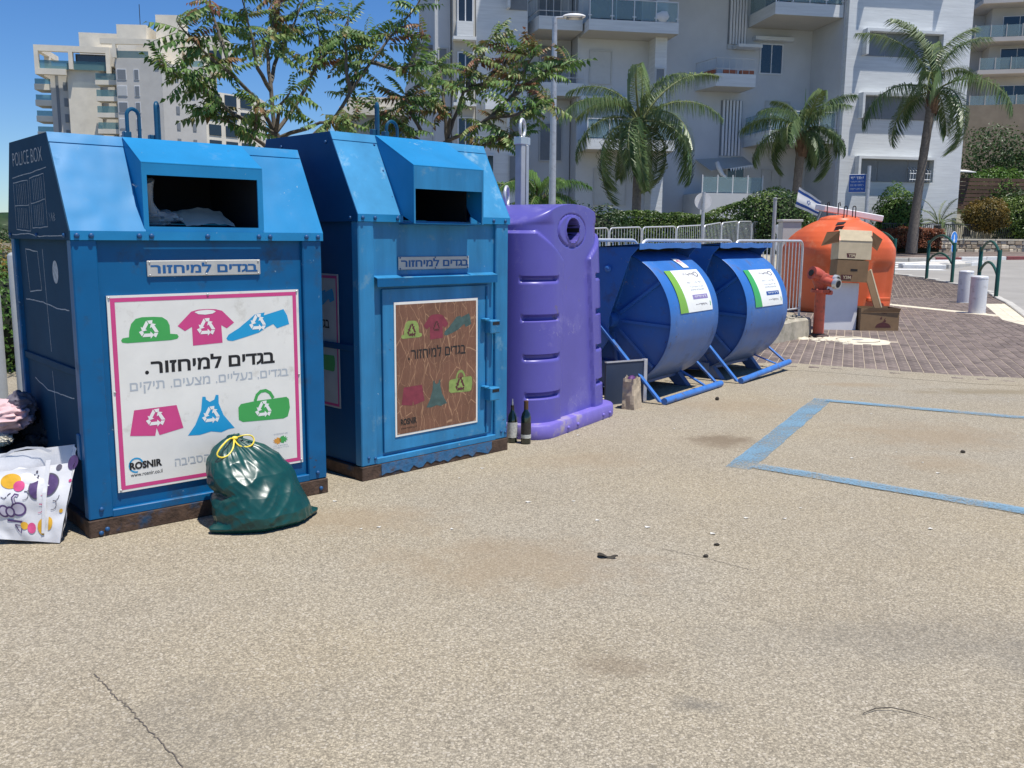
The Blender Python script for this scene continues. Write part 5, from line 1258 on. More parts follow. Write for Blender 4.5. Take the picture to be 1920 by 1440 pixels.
hoop('dark green hoop rail across the road by the stone wall', (25.79, 48.0), (28.3, 48.9), 1.12)
# blue round road sign
t = thing('road_sign', 'round blue road sign with a white arrow on the traffic island', 'sign', (17.6, 37.2, zt(37.2)+.1), RAD(42))
MB().tube([(0, 0, 0), (0, 0, 1.18)], .035, 10).build('pole', M['post_grey'], t, smooth=True)
for zc, rr in ((.98, .30), (.62, .20)):
    dsc = MB().tube([(0, -.055, zc), (0, -.045, zc)], rr, 28).build('disc', M['whiteprint'], t)
    MB().tube([(0, -.058, zc), (0, -.0555, zc)], rr*.93, 28).build('blue_face', M['signcyan'], dsc)
    mb = MB(); poly(mb, [(-rr*.12, zc+rr*.55), (rr*.12, zc+rr*.55), (rr*.12, zc-rr*.1), (rr*.34, zc-rr*.1), (0, zc-rr*.62), (-rr*.34, zc-rr*.1), (-rr*.12, zc-rr*.1)], lambda a, b: (a, -.0595, b)); mb.build('arrow', M['whiteprint'], dsc)
# back of a round sign by the hedge
t = thing('road_sign', 'round road sign seen from behind, grey, in front of the hedge', 'sign', (4.80, 23.6, .6), 0)
MB().tube([(0, 0, 0), (0, 0, 2.06)], .042, 12).build('pole', M['metal_grey'], t, smooth=True)
MB().tube([(0, .06, 1.83), (0, .068, 1.83)], .215, 32).build('disc', M['whitepaint'], t)
# thin post and stone pillar
t = thing('thin_post', 'thin grey metal post beside the stone pillar', 'post', (5.99, 21.4, 0)); MB().tube([(0, 0, 0), (0, 0, 2.4)], .042, 10).build('pole', M['post_grey'], t, smooth=True); MB().lathe([(.05, 2.4), (.05, 2.43), (.02, 2.44)], 10).build('cap', M['post_grey'], t)
t = thing('pillar', 'grey concrete pillar with a flat cap beside the orange container', 'pillar', (6.55, 22.05, 0)); MB().box(-.22, .22, -.18, .2, 0, 1.90).build('shaft', M['stone_grey'], t, bevel=.01); MB().box(-.25, .25, -.21, .23, 1.902, 1.96).build('cap', M['stone_grey'], t, bevel=.01)
# street name sign
t = thing('street_sign', 'blue street name sign on a grey pole in front of the pale tower', 'sign', (11.42, 30.2, zt(30.2)), RAD(-26))
MB().tube([(0, 0, 0), (0, 0, 3.62)], .058, 12).build('pole', M['metal_grey'], t, smooth=True)
pn = MB().box(-.60, -.06, -.02, .0, 2.78, 3.36).build('panel', M['whitepaint'], t, bevel=.006)
MB().box(-.585, -.075, -.0235, -.0205, 2.795, 3.345).build('blue_face', M['signblue'], pn)
for i, z in enumerate((3.20, 3.09, 2.98, 2.86)): scribble('blurred_lettering', M['whiteprint'] if i == 0 else M['greyprint'], pn, (-.55, -.11, z, z+(.085 if i == 0 else .055)), lambda a, b: (a, -.0245, b), 80+i, 2 if i == 0 else 3)
for z in (2.9, 3.25): MB().box(-.07, .065, -.03, .065, z, z+.04).build('clamp', M['metal_grey'], t)
# street lamp
def lamp(label, x, y, zb, ztop, arm, rz=0):
    t = thing('street_lamp', label, 'street lamp', (x, y, zb), rz)
    H = ztop-zb; MB().tube([(0, 0, 0), (0, 0, H*.5), (0, 0, H)], [.085, .07, .05], 14).build('pole', M['metal_grey'], t, smooth=True)
    MB().tube([(0, 0, H-.03), (.04, 0, H), (arm*.7, 0, H+.01)], .028, 10).build('arm', M['metal_grey'], t, smooth=True)
    mb = MB(); ico(mb, (arm*.95, 0, H+.03), .22, (1.1, .55, .26), 10, 20); mb.build('lamp_head', M['whitepaint'], t, smooth=True)
    MB().box(arm*.95-.16, arm*.95+.17, -.08, .08, H-.02, H+.01).build('lamp_glass', M['shutter'], t)
lamp('tall grey street lamp with a pale head behind the purple container', .83, 20.0, .5, 6.0, .42)
lamp('pale street lamp whose head just enters the left edge of the picture', -11.05, 19.0, -.1, 2.58, .35, 0)
# flag on a short staff
t = thing('flag', 'small white flag with two blue stripes drooping behind the bush', 'flag', (9.15, 30.4, 1.2))
MB().tube([(.45, 0, 0), (.95, -.05, 1.45)], .012, 6).build('staff', M['post_grey'], t)
fl = lambda a, b: (.12 + .75*a - .10*b, .03*math.sin(a*9)+.02*math.sin(b*7), 1.98 - .46*a - .62*b*(1-.25*a))
for nm, b0, b1, mt in (('cloth', 0, 1, 'cloth_white'), ('stripe', .12, .26, 'signblue'), ('stripe', .74, .88, 'signblue')):
    MB().grid([[Vector(fl(i/12, b0+(b1-b0)*j/6)) + Vector((0, -.004 if nm == 'stripe' else 0, 0)) for i in range(13)] for j in range(7)]).build(nm, M[mt], t, smooth=True)
mb = MB()
for sg in (1, -1): ribbon(mb, [(.5+.09*math.cos(RAD(90*sg+120*k)), .5+.13*math.sin(RAD(90*sg+120*k))) for k in (0, 1, 2, 3)], .02, lambda a, b: tuple(Vector(fl(a, b)) + Vector((0, -.006-.001*sg, 0))))
mb.build('star', M['signblue'], t)

# ================================================================== trees and plants
def leaflet(mb, base, d, side, L_, w, droop):
    """pointed leaflet folded along its midrib"""
    d = Vector(d).normalized(); up_ = Vector((0, 0, 1)); s_ = d.cross(up_); s_ = s_.normalized() if s_.length > 1e-4 else Vector((1, 0, 0)); n = s_.cross(d)
    b = Vector(base); m1 = b + d*L_*.40 - n*droop*.15; tip = b + d*L_ - n*droop
    e1 = m1 + s_*w*.5 + n*w*.18; e2 = m1 - s_*w*.5 + n*w*.18
    mb.add([b, e1, tip, e2, m1], [(0, 4, 1), (4, 2, 1), (0, 3, 4), (4, 3, 2)])
def compound_leaf(seed, L_=.36):
    r = random.Random(seed); mb = MB(); n = r.randint(5, 8); bend = r.uniform(.25, .8); pts = []
    for i in range(n+2):
        t = i/(n+1); pts.append(Vector((L_*t*(1-.15*bend*t), .03*math.sin(t*3+seed)*L_, L_*(.10*t - bend*.55*t*t))))
    mb.k = 1; mb.tube(pts, [.0035*(1-.6*i/(n+1)) for i in range(n+2)], 4, cap=False); mb.k = 0
    for i in range(1, n+2):
        t = i/(n+1); dr = (pts[min(i+1, n+1)] - pts[i-1]).normalized()
        ll = .100*(1-.45*abs(t-.45)**1.2*1.4)*r.uniform(.85, 1.15)
        if i == n+1: leaflet(mb, pts[i], dr, 0, ll*.85, .042, .02); continue
        for sg in (-1, 1):
            d = dr*.45 + Vector((0, sg, 0))*.8 + Vector((0, 0, -.45 - .25*r.random())); leaflet(mb, pts[i], d, sg, ll, .040*r.uniform(.85, 1.2), .025*r.uniform(.4, 1.4))
    return mb
CL = [compound_leaf(i).mesh('leaf', [M['leaf'], M['rachis']]) for i in range(7)] + [compound_leaf(20+i, .30).mesh('leaf', [M['leaf_red'], M['rachis']]) for i in range(4)]
T1 = dict(
  trunk=[(-2.10, 8.6, -.05), (-2.14, 8.6, 1.6), (-2.15, 8.6, 2.18), (-2.16, 8.55, 2.41)],
  A=[(-2.16,8.55,2.41),(-2.25,8.3,2.67),(-2.38,8.0,2.84),(-2.49,7.8,2.93),(-2.59,7.7,3.05),(-2.67,7.6,3.16)],
  B=[(-2.16,8.55,2.41),(-2.39,8.1,2.51),(-2.53,7.8,2.66),(-2.63,7.7,2.76),(-2.79,7.5,2.79)],
  C=[(-2.16,8.55,2.41),(-2.2,8.6,2.86),(-2.25,8.7,3.18),(-2.19,8.7,3.35),(-2.16,8.8,3.62),(-2.12,8.8,3.89)],
  D=[(-2.2,8.6,2.86),(-2.21,8.8,3.05),(-2.17,9.0,3.29),(-2.08,9.1,3.49),(-1.98,9.2,3.81)],
  E=[(-2.2,8.6,2.79),(-2.26,8.4,2.95),(-2.26,8.3,3.11),(-2.3,8.3,3.3),(-2.33,8.2,3.55)],
  F=[(-2.15,8.6,2.18),(-1.88,8.7,2.38),(-1.63,8.7,2.59),(-1.5,8.7,2.8),(-1.32,8.8,3.08),(-1.08,8.9,3.4),(-0.91,9.0,3.63),(-0.82,9.0,3.86)],
  G=[(-1.5,8.7,2.8),(-1.51,8.6,2.93),(-1.52,8.6,3.19),(-1.48,8.6,3.48)],
  H=[(-2.16,8.55,2.41),(-2.0,8.8,2.73),(-1.88,8.9,3.0),(-1.81,8.9,3.11),(-1.83,9.0,3.32),(-1.87,9.0,3.57)],
  I=[(-1.81,8.9,3.11),(-1.67,9.0,3.29),(-1.57,9.0,3.48)],
  J=[(-1.5,8.7,2.8),(-1.44,8.9,3.11),(-1.37,9.0,3.39)],
  K=[(-2.12,8.6,2.18),(-2.31,8.3,2.36),(-2.48,8.1,2.47),(-2.67,8.0,2.56)],
  L=[(-2.15,8.6,2.37),(-1.72,8.4,2.49),(-1.37,8.3,2.5)],
  M=[(-2.38,8.0,2.84),(-2.49,8.2,3.08),(-2.6,8.3,3.36),(-2.63,8.3,3.58)],
  N=[(-1.32,8.8,3.08),(-1.08,8.6,2.98),(-0.88,8.5,3.01)],
  O=[(-2.16,8.55,2.41),(-2.05,8.3,2.62),(-1.9,8.1,2.72)], P=[(-1.08,8.9,3.4),(-.95,8.8,3.32),(-.80,8.7,3.30)], Q=[(-2.3,8.35,2.36),(-2.2,8.1,2.5),(-2.12,7.9,2.6)])
T2 = dict(
  trunk=[(-0.68, 9.6, -.05), (-0.68, 9.6, 1.63), (-0.69, 9.6, 2.27), (-0.68, 9.6, 2.46)],
  A=[(-0.68,9.6,2.46),(-0.7,9.6,2.72),(-0.72,9.7,2.97),(-0.76,9.8,3.19),(-0.82,9.8,3.27)],
  B=[(-0.68,9.6,2.46),(-0.61,9.5,2.65),(-0.5,9.4,2.92),(-0.42,9.4,3.03),(-0.34,9.4,3.23),(-0.21,9.4,3.45)],
  C=[(-0.68,9.6,2.46),(-0.63,9.4,2.69),(-0.9,9.2,2.79),(-1.09,9.1,2.82)],
  D=[(-0.68,9.6,2.46),(-0.49,9.3,2.5),(-0.23,9.2,2.65),(-0.02,9.1,2.83),(0.1,9.1,3.08),(0.23,9.1,3.27)],
  E=[(-0.23,9.2,2.65),(0.03,9.0,2.65),(0.23,9.0,2.72),(0.33,9.0,2.8)],
  F=[(-0.02,9.1,2.83),(0.18,9.3,3.01),(0.39,9.4,3.16),(0.58,9.5,3.23)],
  G=[(-0.68,9.6,2.27),(-0.33,9.2,2.37),(-0.12,9.1,2.44),(0.03,9.0,2.45)],
  H=[(-0.69,9.6,2.27),(-0.94,9.1,2.43),(-1.17,8.9,2.58),(-1.31,8.8,2.68)],
  I=[(-0.5,9.4,2.92),(-0.19,9.6,3.06),(-0.08,9.7,3.28),(0.05,9.7,3.41)], J=[(-.9,9.2,2.5),(-1.0,9.0,2.68),(-1.02,8.9,2.8)])
def ailanthus(label, T, seed, nleaf, redness, start=.34):
    r = random.Random(seed); base = T['trunk'][0]; t = thing('tree_of_heaven', label, 'tree', base); off = Vector(base); tips = []
    for k, path in T.items():
        P = [Vector(p) - off for p in path]; n = len(P)
        # resample with slight crooks
        Q = []
        for i in range(n-1):
            for j in range(3): Q.append(P[i].lerp(P[i+1], j/3) + Vector((r.uniform(-1, 1), r.uniform(-1, 1), r.uniform(-1, 1)))*(.008 if j else 0))
        Q.append(P[-1]); m_ = len(Q)
        if k == 'trunk': rad = [.065 - .025*i/(m_-1) for i in range(m_)]
        else: rad = [.017*(1-i/(m_-1))**.8 + .004 for i in range(m_)]
        MB().tube(Q, rad, 8).build('trunk' if k == 'trunk' else 'branch', M['bark'], t, smooth=True)
        if k != 'trunk': tips.append(Q)
    tot = sum(sum((q[i+1]-q[i]).length for i in range(len(q)-1)) for q in tips); rest = MB(); spots = []
    for q in tips:
        ln = sum((q[i+1]-q[i]).length for i in range(len(q)-1)); n = max(8, int(round(nleaf*(ln/tot))))
        for k in range(n):
            tt = start + (1-start)*((k+r.random())/n)**.8; f = tt*(len(q)-1); i = min(int(f), len(q)-2); p = q[i].lerp(q[i+1], f-i)
            yaw = r.uniform(0, 2*math.pi); pitch = r.uniform(-.5, .65)
            if tt > .9: pitch = r.uniform(.1, 1.2)
            sc = r.uniform(.55, 1.0); me = CL[r.randrange(7)] if (r.random() > redness*(.4+.8*tt)) else CL[7+r.randrange(4)]
            spots.append((p.y, me, Matrix.Translation(p) @ Matrix.Rotation(yaw, 4, 'Z') @ Matrix.Rotation(-pitch, 4, 'Y') @ Matrix.Rotation(r.uniform(-.7, .7), 4, 'X') @ Matrix.Scale(sc, 4)))
    spots.sort(key=lambda s_: s_[0])
    for k, (_, me, Mx) in enumerate(spots):
        if k < 296: link('leaf', me, t, mw=Mx)
        else:
            rest.k = 0; rest.add([Mx @ v.co for v in me.vertices], [tuple(p.vertices) for p in me.polygons if p.material_index == 0])
            rest.k = 1; rest.add([Mx @ v.co for v in me.vertices], [tuple(p.vertices) for p in me.polygons if p.material_index == 1])
    if rest.v: rest.build('foliage', [M['leaf'], M['rachis']], t, kind='stuff')
    return t
ailanthus('tall open tree with feathery leaves right behind the tall blue bin', T1, 11, 390, .24, .38)
ailanthus('bushy tree with reddish leaf tips behind the faded blue bin', T2, 23, 320, .52, .28)

def frond(seed, L_, droop, nl, ll, mt, lw=.035, stiff=0.0, vee=.5):
    """pinnate palm frond along +x, arching over"""
    r = random.Random(seed); mb = MB(); n = 16; pts = []
    for i in range(n+1):
        t = i/n; a = 1.0 - droop*t*1.9; pts.append(Vector((0, 0, 0)) if i == 0 else pts[-1] + Vector((math.cos(a), .05*math.sin(seed), math.sin(a)))*(L_/n))
    mb.k = 1; mb.tube(pts, [.028*(1-.85*i/n)*L_/2.6 + .003 for i in range(n+1)], 5, cap=False); mb.k = 0
    for k in range(nl):
        t = .14 + .86*k/nl; f = t*n; i = min(int(f), n-1); p = pts[i].lerp(pts[i+1], f-i); dr = (pts[i+1]-pts[i]).normalized(); up_ = Vector((0, 1, 0)).cross(dr)*-1
        l = ll*math.sin(math.pi*min(.95, .16+t*.80))**.6*r.uniform(.8, 1.1)
        for sg in (-1, 1):
            d = (dr*(.5+.5*t) + Vector((0, sg, 0))*.85 + up_*vee*r.uniform(-.2, 1)).normalized(); s_ = d.cross(Vector((0, 0, 1))); s_ = s_.normalized() if s_.length > .01 else Vector((0, 1, 0))
            w = lw*r.uniform(.8, 1.2); p1 = p + d*l*.45; p2 = p + d*l*.62 + Vector((0, 0, -l*(.80*(1-stiff)))) + d*l*.23*stiff; p1 = p1 + Vector((0, 0, -l*.08*(1-stiff)))
            mb.add([p - s_*w*.3, p + s_*w*.3, p1 + s_*w*.5, p1 - s_*w*.5, p2], [(0, 1, 2, 3), (3, 2, 4)])
    return mb.mesh('frond', [mt, M['rachis']])
def palm(label, x, y, z0, H, lean, nf, Lf, seed, mt='palmleaf', trunk_r=.17, spread=(.05, 1.25), boot=True, ll=.62, cat='palm tree', spear=0.0, nm='palm_tree', stiff=0.0, aim=None):
    r = random.Random(seed); t = thing(nm, label, cat, (x, y, z0))
    n = 26; P = [Vector((lean[0]*(i/n)**1.4, lean[1]*(i/n), H*i/n)) for i in range(n+1)]
    rad = [trunk_r*(1.25 - .35*min(1, i/n*3)) * (1 + .05*(i % 2)) for i in range(n+1)]
    MB().tube(P, rad, 14).build('trunk', M['palm_bark'], t, smooth=True, ang=80)
    top = P[-1]
    if boot:
        mb = MB()
        for k in range(16):
            a = k*2.4; z = -1.2*trunk_r*4*(1-k/16); c, s_ = math.cos(a), math.sin(a)
            mb.plate([top + Vector((c*trunk_r*.8 - s_*.07, s_*trunk_r*.8 + c*.07, z)), top + Vector((c*trunk_r*.8 + s_*.07, s_*trunk_r*.8 - c*.07, z)), top + Vector((c*trunk_r*1.5, s_*trunk_r*1.5, z+.5))], (c*.03, s_*.03, 0))
        mb.tube([top + Vector((0, 0, -.9)), top + Vector((0, 0, .1))], [trunk_r*1.05, trunk_r*1.3], 12)
        mb.build('leaf_bases', M['palm_boot'], t, recalc=True)
    vs = [frond(seed*10+k, Lf*(1-.06*k), (.70+.20*k) if not stiff else (.55+.12*k), 88 if not stiff else 46, ll, M[mt], lw=.030*(ll/.62)**.5, stiff=stiff) for k in range(4)]
    for k in range(nf):
        a = (aim[k] if aim and k < len(aim) else k*2.399 + r.uniform(-.25, .25)); el = spread[0] + (spread[1]-spread[0])*(k/max(1, nf-1))
        me = vs[min(3, int(r.random()*2 + (0 if k > nf*.5 else 2)))]
        link('frond', me, t, mw=Matrix.Translation(top + Vector((math.cos(a)*.06, math.sin(a)*.06, .05))) @ Matrix.Rotation(a, 4, 'Z') @ Matrix.Rotation(-(el - .85), 4, 'Y') @ Matrix.Rotation(r.uniform(-.3, .3), 4, 'X') @ Matrix.Scale(r.uniform(.85, 1.08), 4))
    if spear: MB().tube([top, top + Vector((.05, 0, spear*.6)), top + Vector((.04, 0, spear))], [.03, .02, .006], 6).build('spear_leaf', M['palmbright'], t)
    return t
palm('palm tree with long drooping fronds in front of the shaded balconies', 4.86, 37.0, .9, 5.0, (.05, 0), 20, 4.2, 3, spread=(-.35, 1.35), trunk_r=.19, ll=.95, spear=2.1)
palm('palm tree with a shaggy trunk top in front of the pale tower corner', 12.0, 40.0, .6, 5.25, (.2, 0), 16, 2.9, 5, spread=(.05, 1.4), trunk_r=.20, ll=.85, spear=1.9)
palm('tallest palm tree, with a leaning ringed trunk, before the pale tower', 18.55, 43.2, .9, 7.2, (.45, 0), 14, 4.3, 8, spread=(-.10, 1.8), trunk_r=.21, ll=1.0)
palm('young bright green palm at the foot of the street lamp', .75, 28.5, .85, 1.7, (0, 0), 16, 2.1, 12, mt='palmbright', spread=(.0, 1.2), trunk_r=.16, ll=.5)
palm('low cycad with stiff dark fronds above the stone wall', 21.2, 46.4, 1.3, .95, (0, 0), 18, 1.75, 17, spread=(.05, 1.3), trunk_r=.24, ll=.22, boot=False, cat='cycad', nm='cycad', stiff=.9)
palm('small dark cycad beside the brown slatted fence', 23.4, 48.0, 1.7, .5, (0, 0), 14, 1.2, 19, spread=(.15, 1.3), trunk_r=.18, ll=.18, boot=False, cat='cycad', nm='cycad', stiff=.9)

def leaf_cloud(name, label, cat, loc, f_surf, n, size, mt, seed, core=None, extra=(), group=None):
    """bush or hedge: thousands of small folded leaves through the outer shell, dark twigs inside"""
    r = random.Random(seed); t = thing(name, label, cat, loc, 0, group); mb = MB()
    for k in range(n):
        p, nrm = f_surf(r); d = (nrm + Vector((r.uniform(-1, 1), r.uniform(-1, 1), r.uniform(-.6, 1)))*.9).normalized()
        s_ = d.cross(Vector((r.uniform(-1, 1), r.uniform(-1, 1), r.uniform(-1, 1)))); s_ = s_.normalized() if s_.length > .05 else d.orthogonal().normalized(); u = s_.cross(d)
        l = size*r.uniform(.6, 1.25); w = l*.5
        # blade lies in the plane of u and s_, so its face looks along d
        mb.add([p - u*l*.5, p + s_*w*.5 + d*l*.1, p + u*l*.5, p - s_*w*.5 + d*l*.1], [(0, 1, 2), (0, 2, 3)])
    mb.build('foliage', M[mt], t, kind='stuff')
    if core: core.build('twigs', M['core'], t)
    return t
def boxsurf(x0, x1, y0, y1, z0, z1, lump=.12, thick=.14, wob=1.2, topf=None):
    def f(r):
        k = r.random(); dx, dy, dz = x1-x0, y1-y0, z1-z0; A = [dx*dz, dx*dy, dy*dz]; s = sum(A)*1.0
        x, y = r.uniform(x0, x1), r.uniform(y0, y1); zt_ = z1 if topf is None else topf(x)
        if k < A[0]/s: z = r.uniform(z0, zt_); p = Vector((x, y0, z)); n = Vector((0, -1, .25))
        elif k < (A[0]+A[1])/s: p = Vector((x, y, zt_)); n = Vector((0, -.2, 1))
        else: sg = r.random() < .5; z = r.uniform(z0, zt_); p = Vector((x0 if sg else x1, y, z)); n = Vector((-1 if sg else 1, 0, .2))
        h = noise.noise(p*wob)*lump + noise.noise(p*wob*3.1)*lump*.5
        return p + n.normalized()*(h - r.random()**2*thick), n
    return f
def ballsurf(c, rad, lump=.22, thick=.35, wob=1.3, zmin=None):
    c = Vector(c); rad = Vector(rad)
    def f(r):
        while True:
            d = Vector((r.gauss(0, 1), r.gauss(0, 1), r.gauss(0, 1))).normalized()
            k = 1 + noise.noise(Vector((d.x*rad.x, d.y*rad.y, d.z*rad.z))*wob + c)*lump + noise.noise(Vector((d.x*rad.x, d.y*rad.y, d.z*rad.z))*wob*2.7 + c)*lump*.6 - thick*r.random()**1.6
            p = c + Vector((d.x*rad.x, d.y*rad.y, d.z*rad.z))*k
            if zmin is None or p.z > zmin: return p, d
    return f
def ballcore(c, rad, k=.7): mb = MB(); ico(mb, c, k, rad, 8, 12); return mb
# clipped hedge behind the far barriers
ht = lambda x: 2.28 + .02*x + .10*math.sin(x*1.7) + (.35*smooth01((x-7.0)/1.5))
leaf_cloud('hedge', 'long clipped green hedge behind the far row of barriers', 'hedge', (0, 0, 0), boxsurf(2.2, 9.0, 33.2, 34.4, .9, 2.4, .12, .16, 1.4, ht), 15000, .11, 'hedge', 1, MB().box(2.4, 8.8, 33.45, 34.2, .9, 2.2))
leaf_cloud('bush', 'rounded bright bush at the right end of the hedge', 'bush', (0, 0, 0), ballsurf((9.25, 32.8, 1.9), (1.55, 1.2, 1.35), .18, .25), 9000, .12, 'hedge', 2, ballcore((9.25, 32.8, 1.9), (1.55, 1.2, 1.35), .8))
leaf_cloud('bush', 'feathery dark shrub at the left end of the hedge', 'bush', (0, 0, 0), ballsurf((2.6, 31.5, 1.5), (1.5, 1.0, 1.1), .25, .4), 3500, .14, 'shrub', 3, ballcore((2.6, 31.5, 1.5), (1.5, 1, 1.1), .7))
leaf_cloud('shrub', 'tall upright green shrub behind the leaning palm trunk', 'shrub', (0, 0, 0), ballsurf((18.9, 46.0, 2.55), (1.2, .7, 1.65), .22, .4), 6500, .13, 'bright', 4, ballcore((18.9, 46.1, 2.4), (1.2, .6, 1.5), .75))
leaf_cloud('groundcover', 'reddish flowering groundcover spilling over the planter', 'shrub', (0, 0, 0), boxsurf(17.0, 20.4, 44.0, 45.0, 1.15, 2.0, .25, .3, 1.1), 6000, .11, 'redflower', 5, MB().box(17.1, 20.3, 44.2, 45.0, .95, 1.8))
leaf_cloud('shrub', 'yellowish croton shrub above the pale stone wall', 'shrub', (0, 0, 0), ballsurf((23.9, 47.2, 2.75), (1.3, .7, .85), .25, .35), 4500, .13, 'yellowleaf', 6, ballcore((23.9, 47.3, 2.6), (1.3, .6, .8), .75))
leaf_cloud('shrub', 'dense leafy shrub at the right edge above the stone wall', 'shrub', (0, 0, 0), ballsurf((26.6, 48.2, 2.45), (2.0, .9, 1.45), .2, .35), 8000, .14, 'hedge', 7, ballcore((26.6, 48.3, 2.4), (2.0, .8, 1.4), .78))
def crown_tree(label, x, y, z0, H, balls, mt, seed, n, size):
    t = leaf_cloud('tree', label, 'tree', (x, y, z0), lambda r: balls[r.randrange(len(balls))](r), n, size, mt, seed)
    MB().tube([(0, 0, 0), (.1, 0, H*.5), (0, 0, H)], [.2, .14, .07], 10).build('trunk', M['bark'], t, smooth=True); return t
crown_tree('dark round tree before the tan stone wall at right', 28.0, 55, 1.0, 5.5, [ballsurf((0, 0, 5.2), (2.1, 1.6, 2.0), .25, .45), ballsurf((1.6, .3, 4.2), (1.8, 1.5, 1.7), .25, .45), ballsurf((-.6, -.8, 2.9), (1.8, 1.4, 1.2), .25, .5), ballsurf((1.2, -.9, 2.4), (1.8, 1.2, 1.0), .25, .5)], 'shrub', 8, 12000, .20)
crown_tree('tree whose crown enters the right edge below the balconies', 31.8, 54, 1.0, 8.5, [ballsurf((0, 0, 8.2), (1.9, 1.5, 1.9), .3, .5), ballsurf((-.4, 0, 6.8), (1.5, 1.2, 1.2), .3, .5)], 'hedge', 9, 5500, .2)
leaf_cloud('shrub', 'light green shrub under the dark round tree', 'shrub', (0, 0, 0), ballsurf((27.3, 53.0, 4.3), (1.9, 1.0, 1.2), .3, .5), 4500, .17, 'bright', 10, ballcore((27.4, 53.2, 4.0), (1.9, .9, 1.1), .7))
leaf_cloud('shrub', 'spiky dark shrub in front of the brown slatted fence', 'shrub', (0, 0, 0), ballsurf((27.6, 51.0, 3.0), (2.0, .8, 1.2), .35, .5), 4500, .18, 'shrub', 14, ballcore((27.6, 51.2, 2.8), (2.0, .8, 1.1), .75))
# left of the bins: hillside greenery and a far wood
leaf_cloud('bush', 'sunlit green bush behind the grey posts at the left edge', 'bush', (0, 0, 0), ballsurf((-5.9, 10.2, .55), (1.1, .9, .75), .3, .45), 6000, .06, 'bright', 11, ballcore((-5.9, 10.3, .5), (1.1, .9, .7), .75))
leaf_cloud('bush', 'dry olive bush on the slope at the left edge', 'bush', (0, 0, 0), ballsurf((-13.2, 23.5, .55), (2.0, 1.4, .75), .35, .5), 4500, .11, 'yellowleaf', 12, ballcore((-13.2, 23.6, .5), (2, 1.4, .7), .75))
leaf_cloud('tree', 'low round dark tree far off at the left edge', 'tree', (0, 0, 0), ballsurf((-34.5, 60, .2), (3.5, 3, 1.7), .35, .5), 6000, .3, 'shrub', 13, ballcore((-34.5, 60, .2), (3.5, 3, 1.7), .75))
r = random.Random(77); mb = MB()
for k in range(60):
    x = r.uniform(-260, -60); y = r.uniform(180, 420); ico(mb, (x, y, 1 + 1.5*r.random()), r.uniform(5, 9), (1.2, 1, .42), 7, 10, lambda d: 1+.25*noise.noise(d*3+Vector((k, 0, 0))))
o = mb.build('far_wood', M['shrub'], smooth=True); o['kind'] = 'stuff'; tag(o, 'far wooded slope on the left horizon', 'wood')

# ================================================================== apartment block
AB = thing('apartment_block', 'large grey white apartment block with stacked balconies behind the palms', 'building', (16.371, 47.0, .5), HEAD(79.7))
Z0 = .5
def part(nm, mt, *boxes, parent=AB, bev=0.0):
    mb = MB()
    for b in boxes: mb.box(b[0], b[1], b[2], b[3], b[4]-Z0, b[5]-Z0)
    return mb.build(nm, mt, parent, bevel=bev)
# masses: right tower, recessed centre, projecting left bays.  (u, v, z): u along the front, v into the block
part('tower_wall', M['plaster'], (-.10, 6.64, 0, 9, 0, 24))
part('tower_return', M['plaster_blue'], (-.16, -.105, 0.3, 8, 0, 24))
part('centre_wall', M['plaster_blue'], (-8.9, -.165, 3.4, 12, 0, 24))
part('shading_overhang', M['plaster'], (-15.5, -.165, -.9, 12, 15.2, 24))  # unseen projecting floors, added to cast shade on the recessed centre
part('left_bay_wall', M['plaster_blue'], (-13.0, -8.95, 2.6, 12, 0, 15.15))
part('fin_wall', M['plaster'], (-9.35, -8.75, 1.6, 3.3, 0, 15.15))
part('stair_wall', M['plaster_blue'], (-15.6, -13.05, 3.8, 12, 0, 15.15))
part('west_wall', M['plaster'], (-18.15, -15.65, 2.0, 12, 0, 24))
part('west_bay_wall', M['plaster_warm'], (-19.25, -18.2, 1.9, 12, 0, 24))
part('west_side_wall', M['plaster_blue'], (-20.05, -19.3, 2.6, 12, 0, 15))
part('annex_wall', M['plaster'], (-20.9, -20.06, 4.0, 12, 0, 9.9))
part('annex_room', M['plaster_blue'], (-20.75, -20.06, 3.9, 9, 9.91, 10.6)); part('annex_roof', M['shutter'], (-20.9, -20.0, 3.7, 9, 10.61, 10.78))
# unseen slab closing the underside of the added overhang
part('overhang_soffit', M['plaster_warm'], (-8.7, -.17, -.85, 3.3, 14.95, 15.19))
def window(u0, u1, z0, z1, v, kind='pane', hood=.0, div=2, sill=True, tan=False, mt=None):
    f = MB(); w = .06
    f.box(u0-w, u1+w, v-.05, v+.02, z1, z1+w); f.box(u0-w, u1+w, v-.05, v+.02, z0-w, z0); f.box(u0-w, u0, v-.05, v+.02, z0, z1); f.box(u1, u1+w, v-.05, v+.02, z0, z1)
    if kind == 'pane':
        f.box((u0+u1)/2-.025, (u0+u1)/2+.025, v-.045, v+.01, z0, z1)
    f.v = [(x, y, z-Z0) for x, y, z in f.v]; fo = f.build('window', M['frame_white'] if kind == 'pane' else M['shutter_pale'], AB)
    m_ = mt or {'pane': 'pane', 'shutter': 'shutter', 'pale': 'shutter_pale'}[kind]
    for k in range(div):
        a, b = u0+(u1-u0)*k/div, u0+(u1-u0)*(k+1)/div
        MB().box(a+.012, b-.012, v-.03, v-.022, z0-Z0+.005, z1-Z0-.005).build('pane', M['shutter_tan'] if (tan and k == div-1) else M[m_], fo)
    return fo
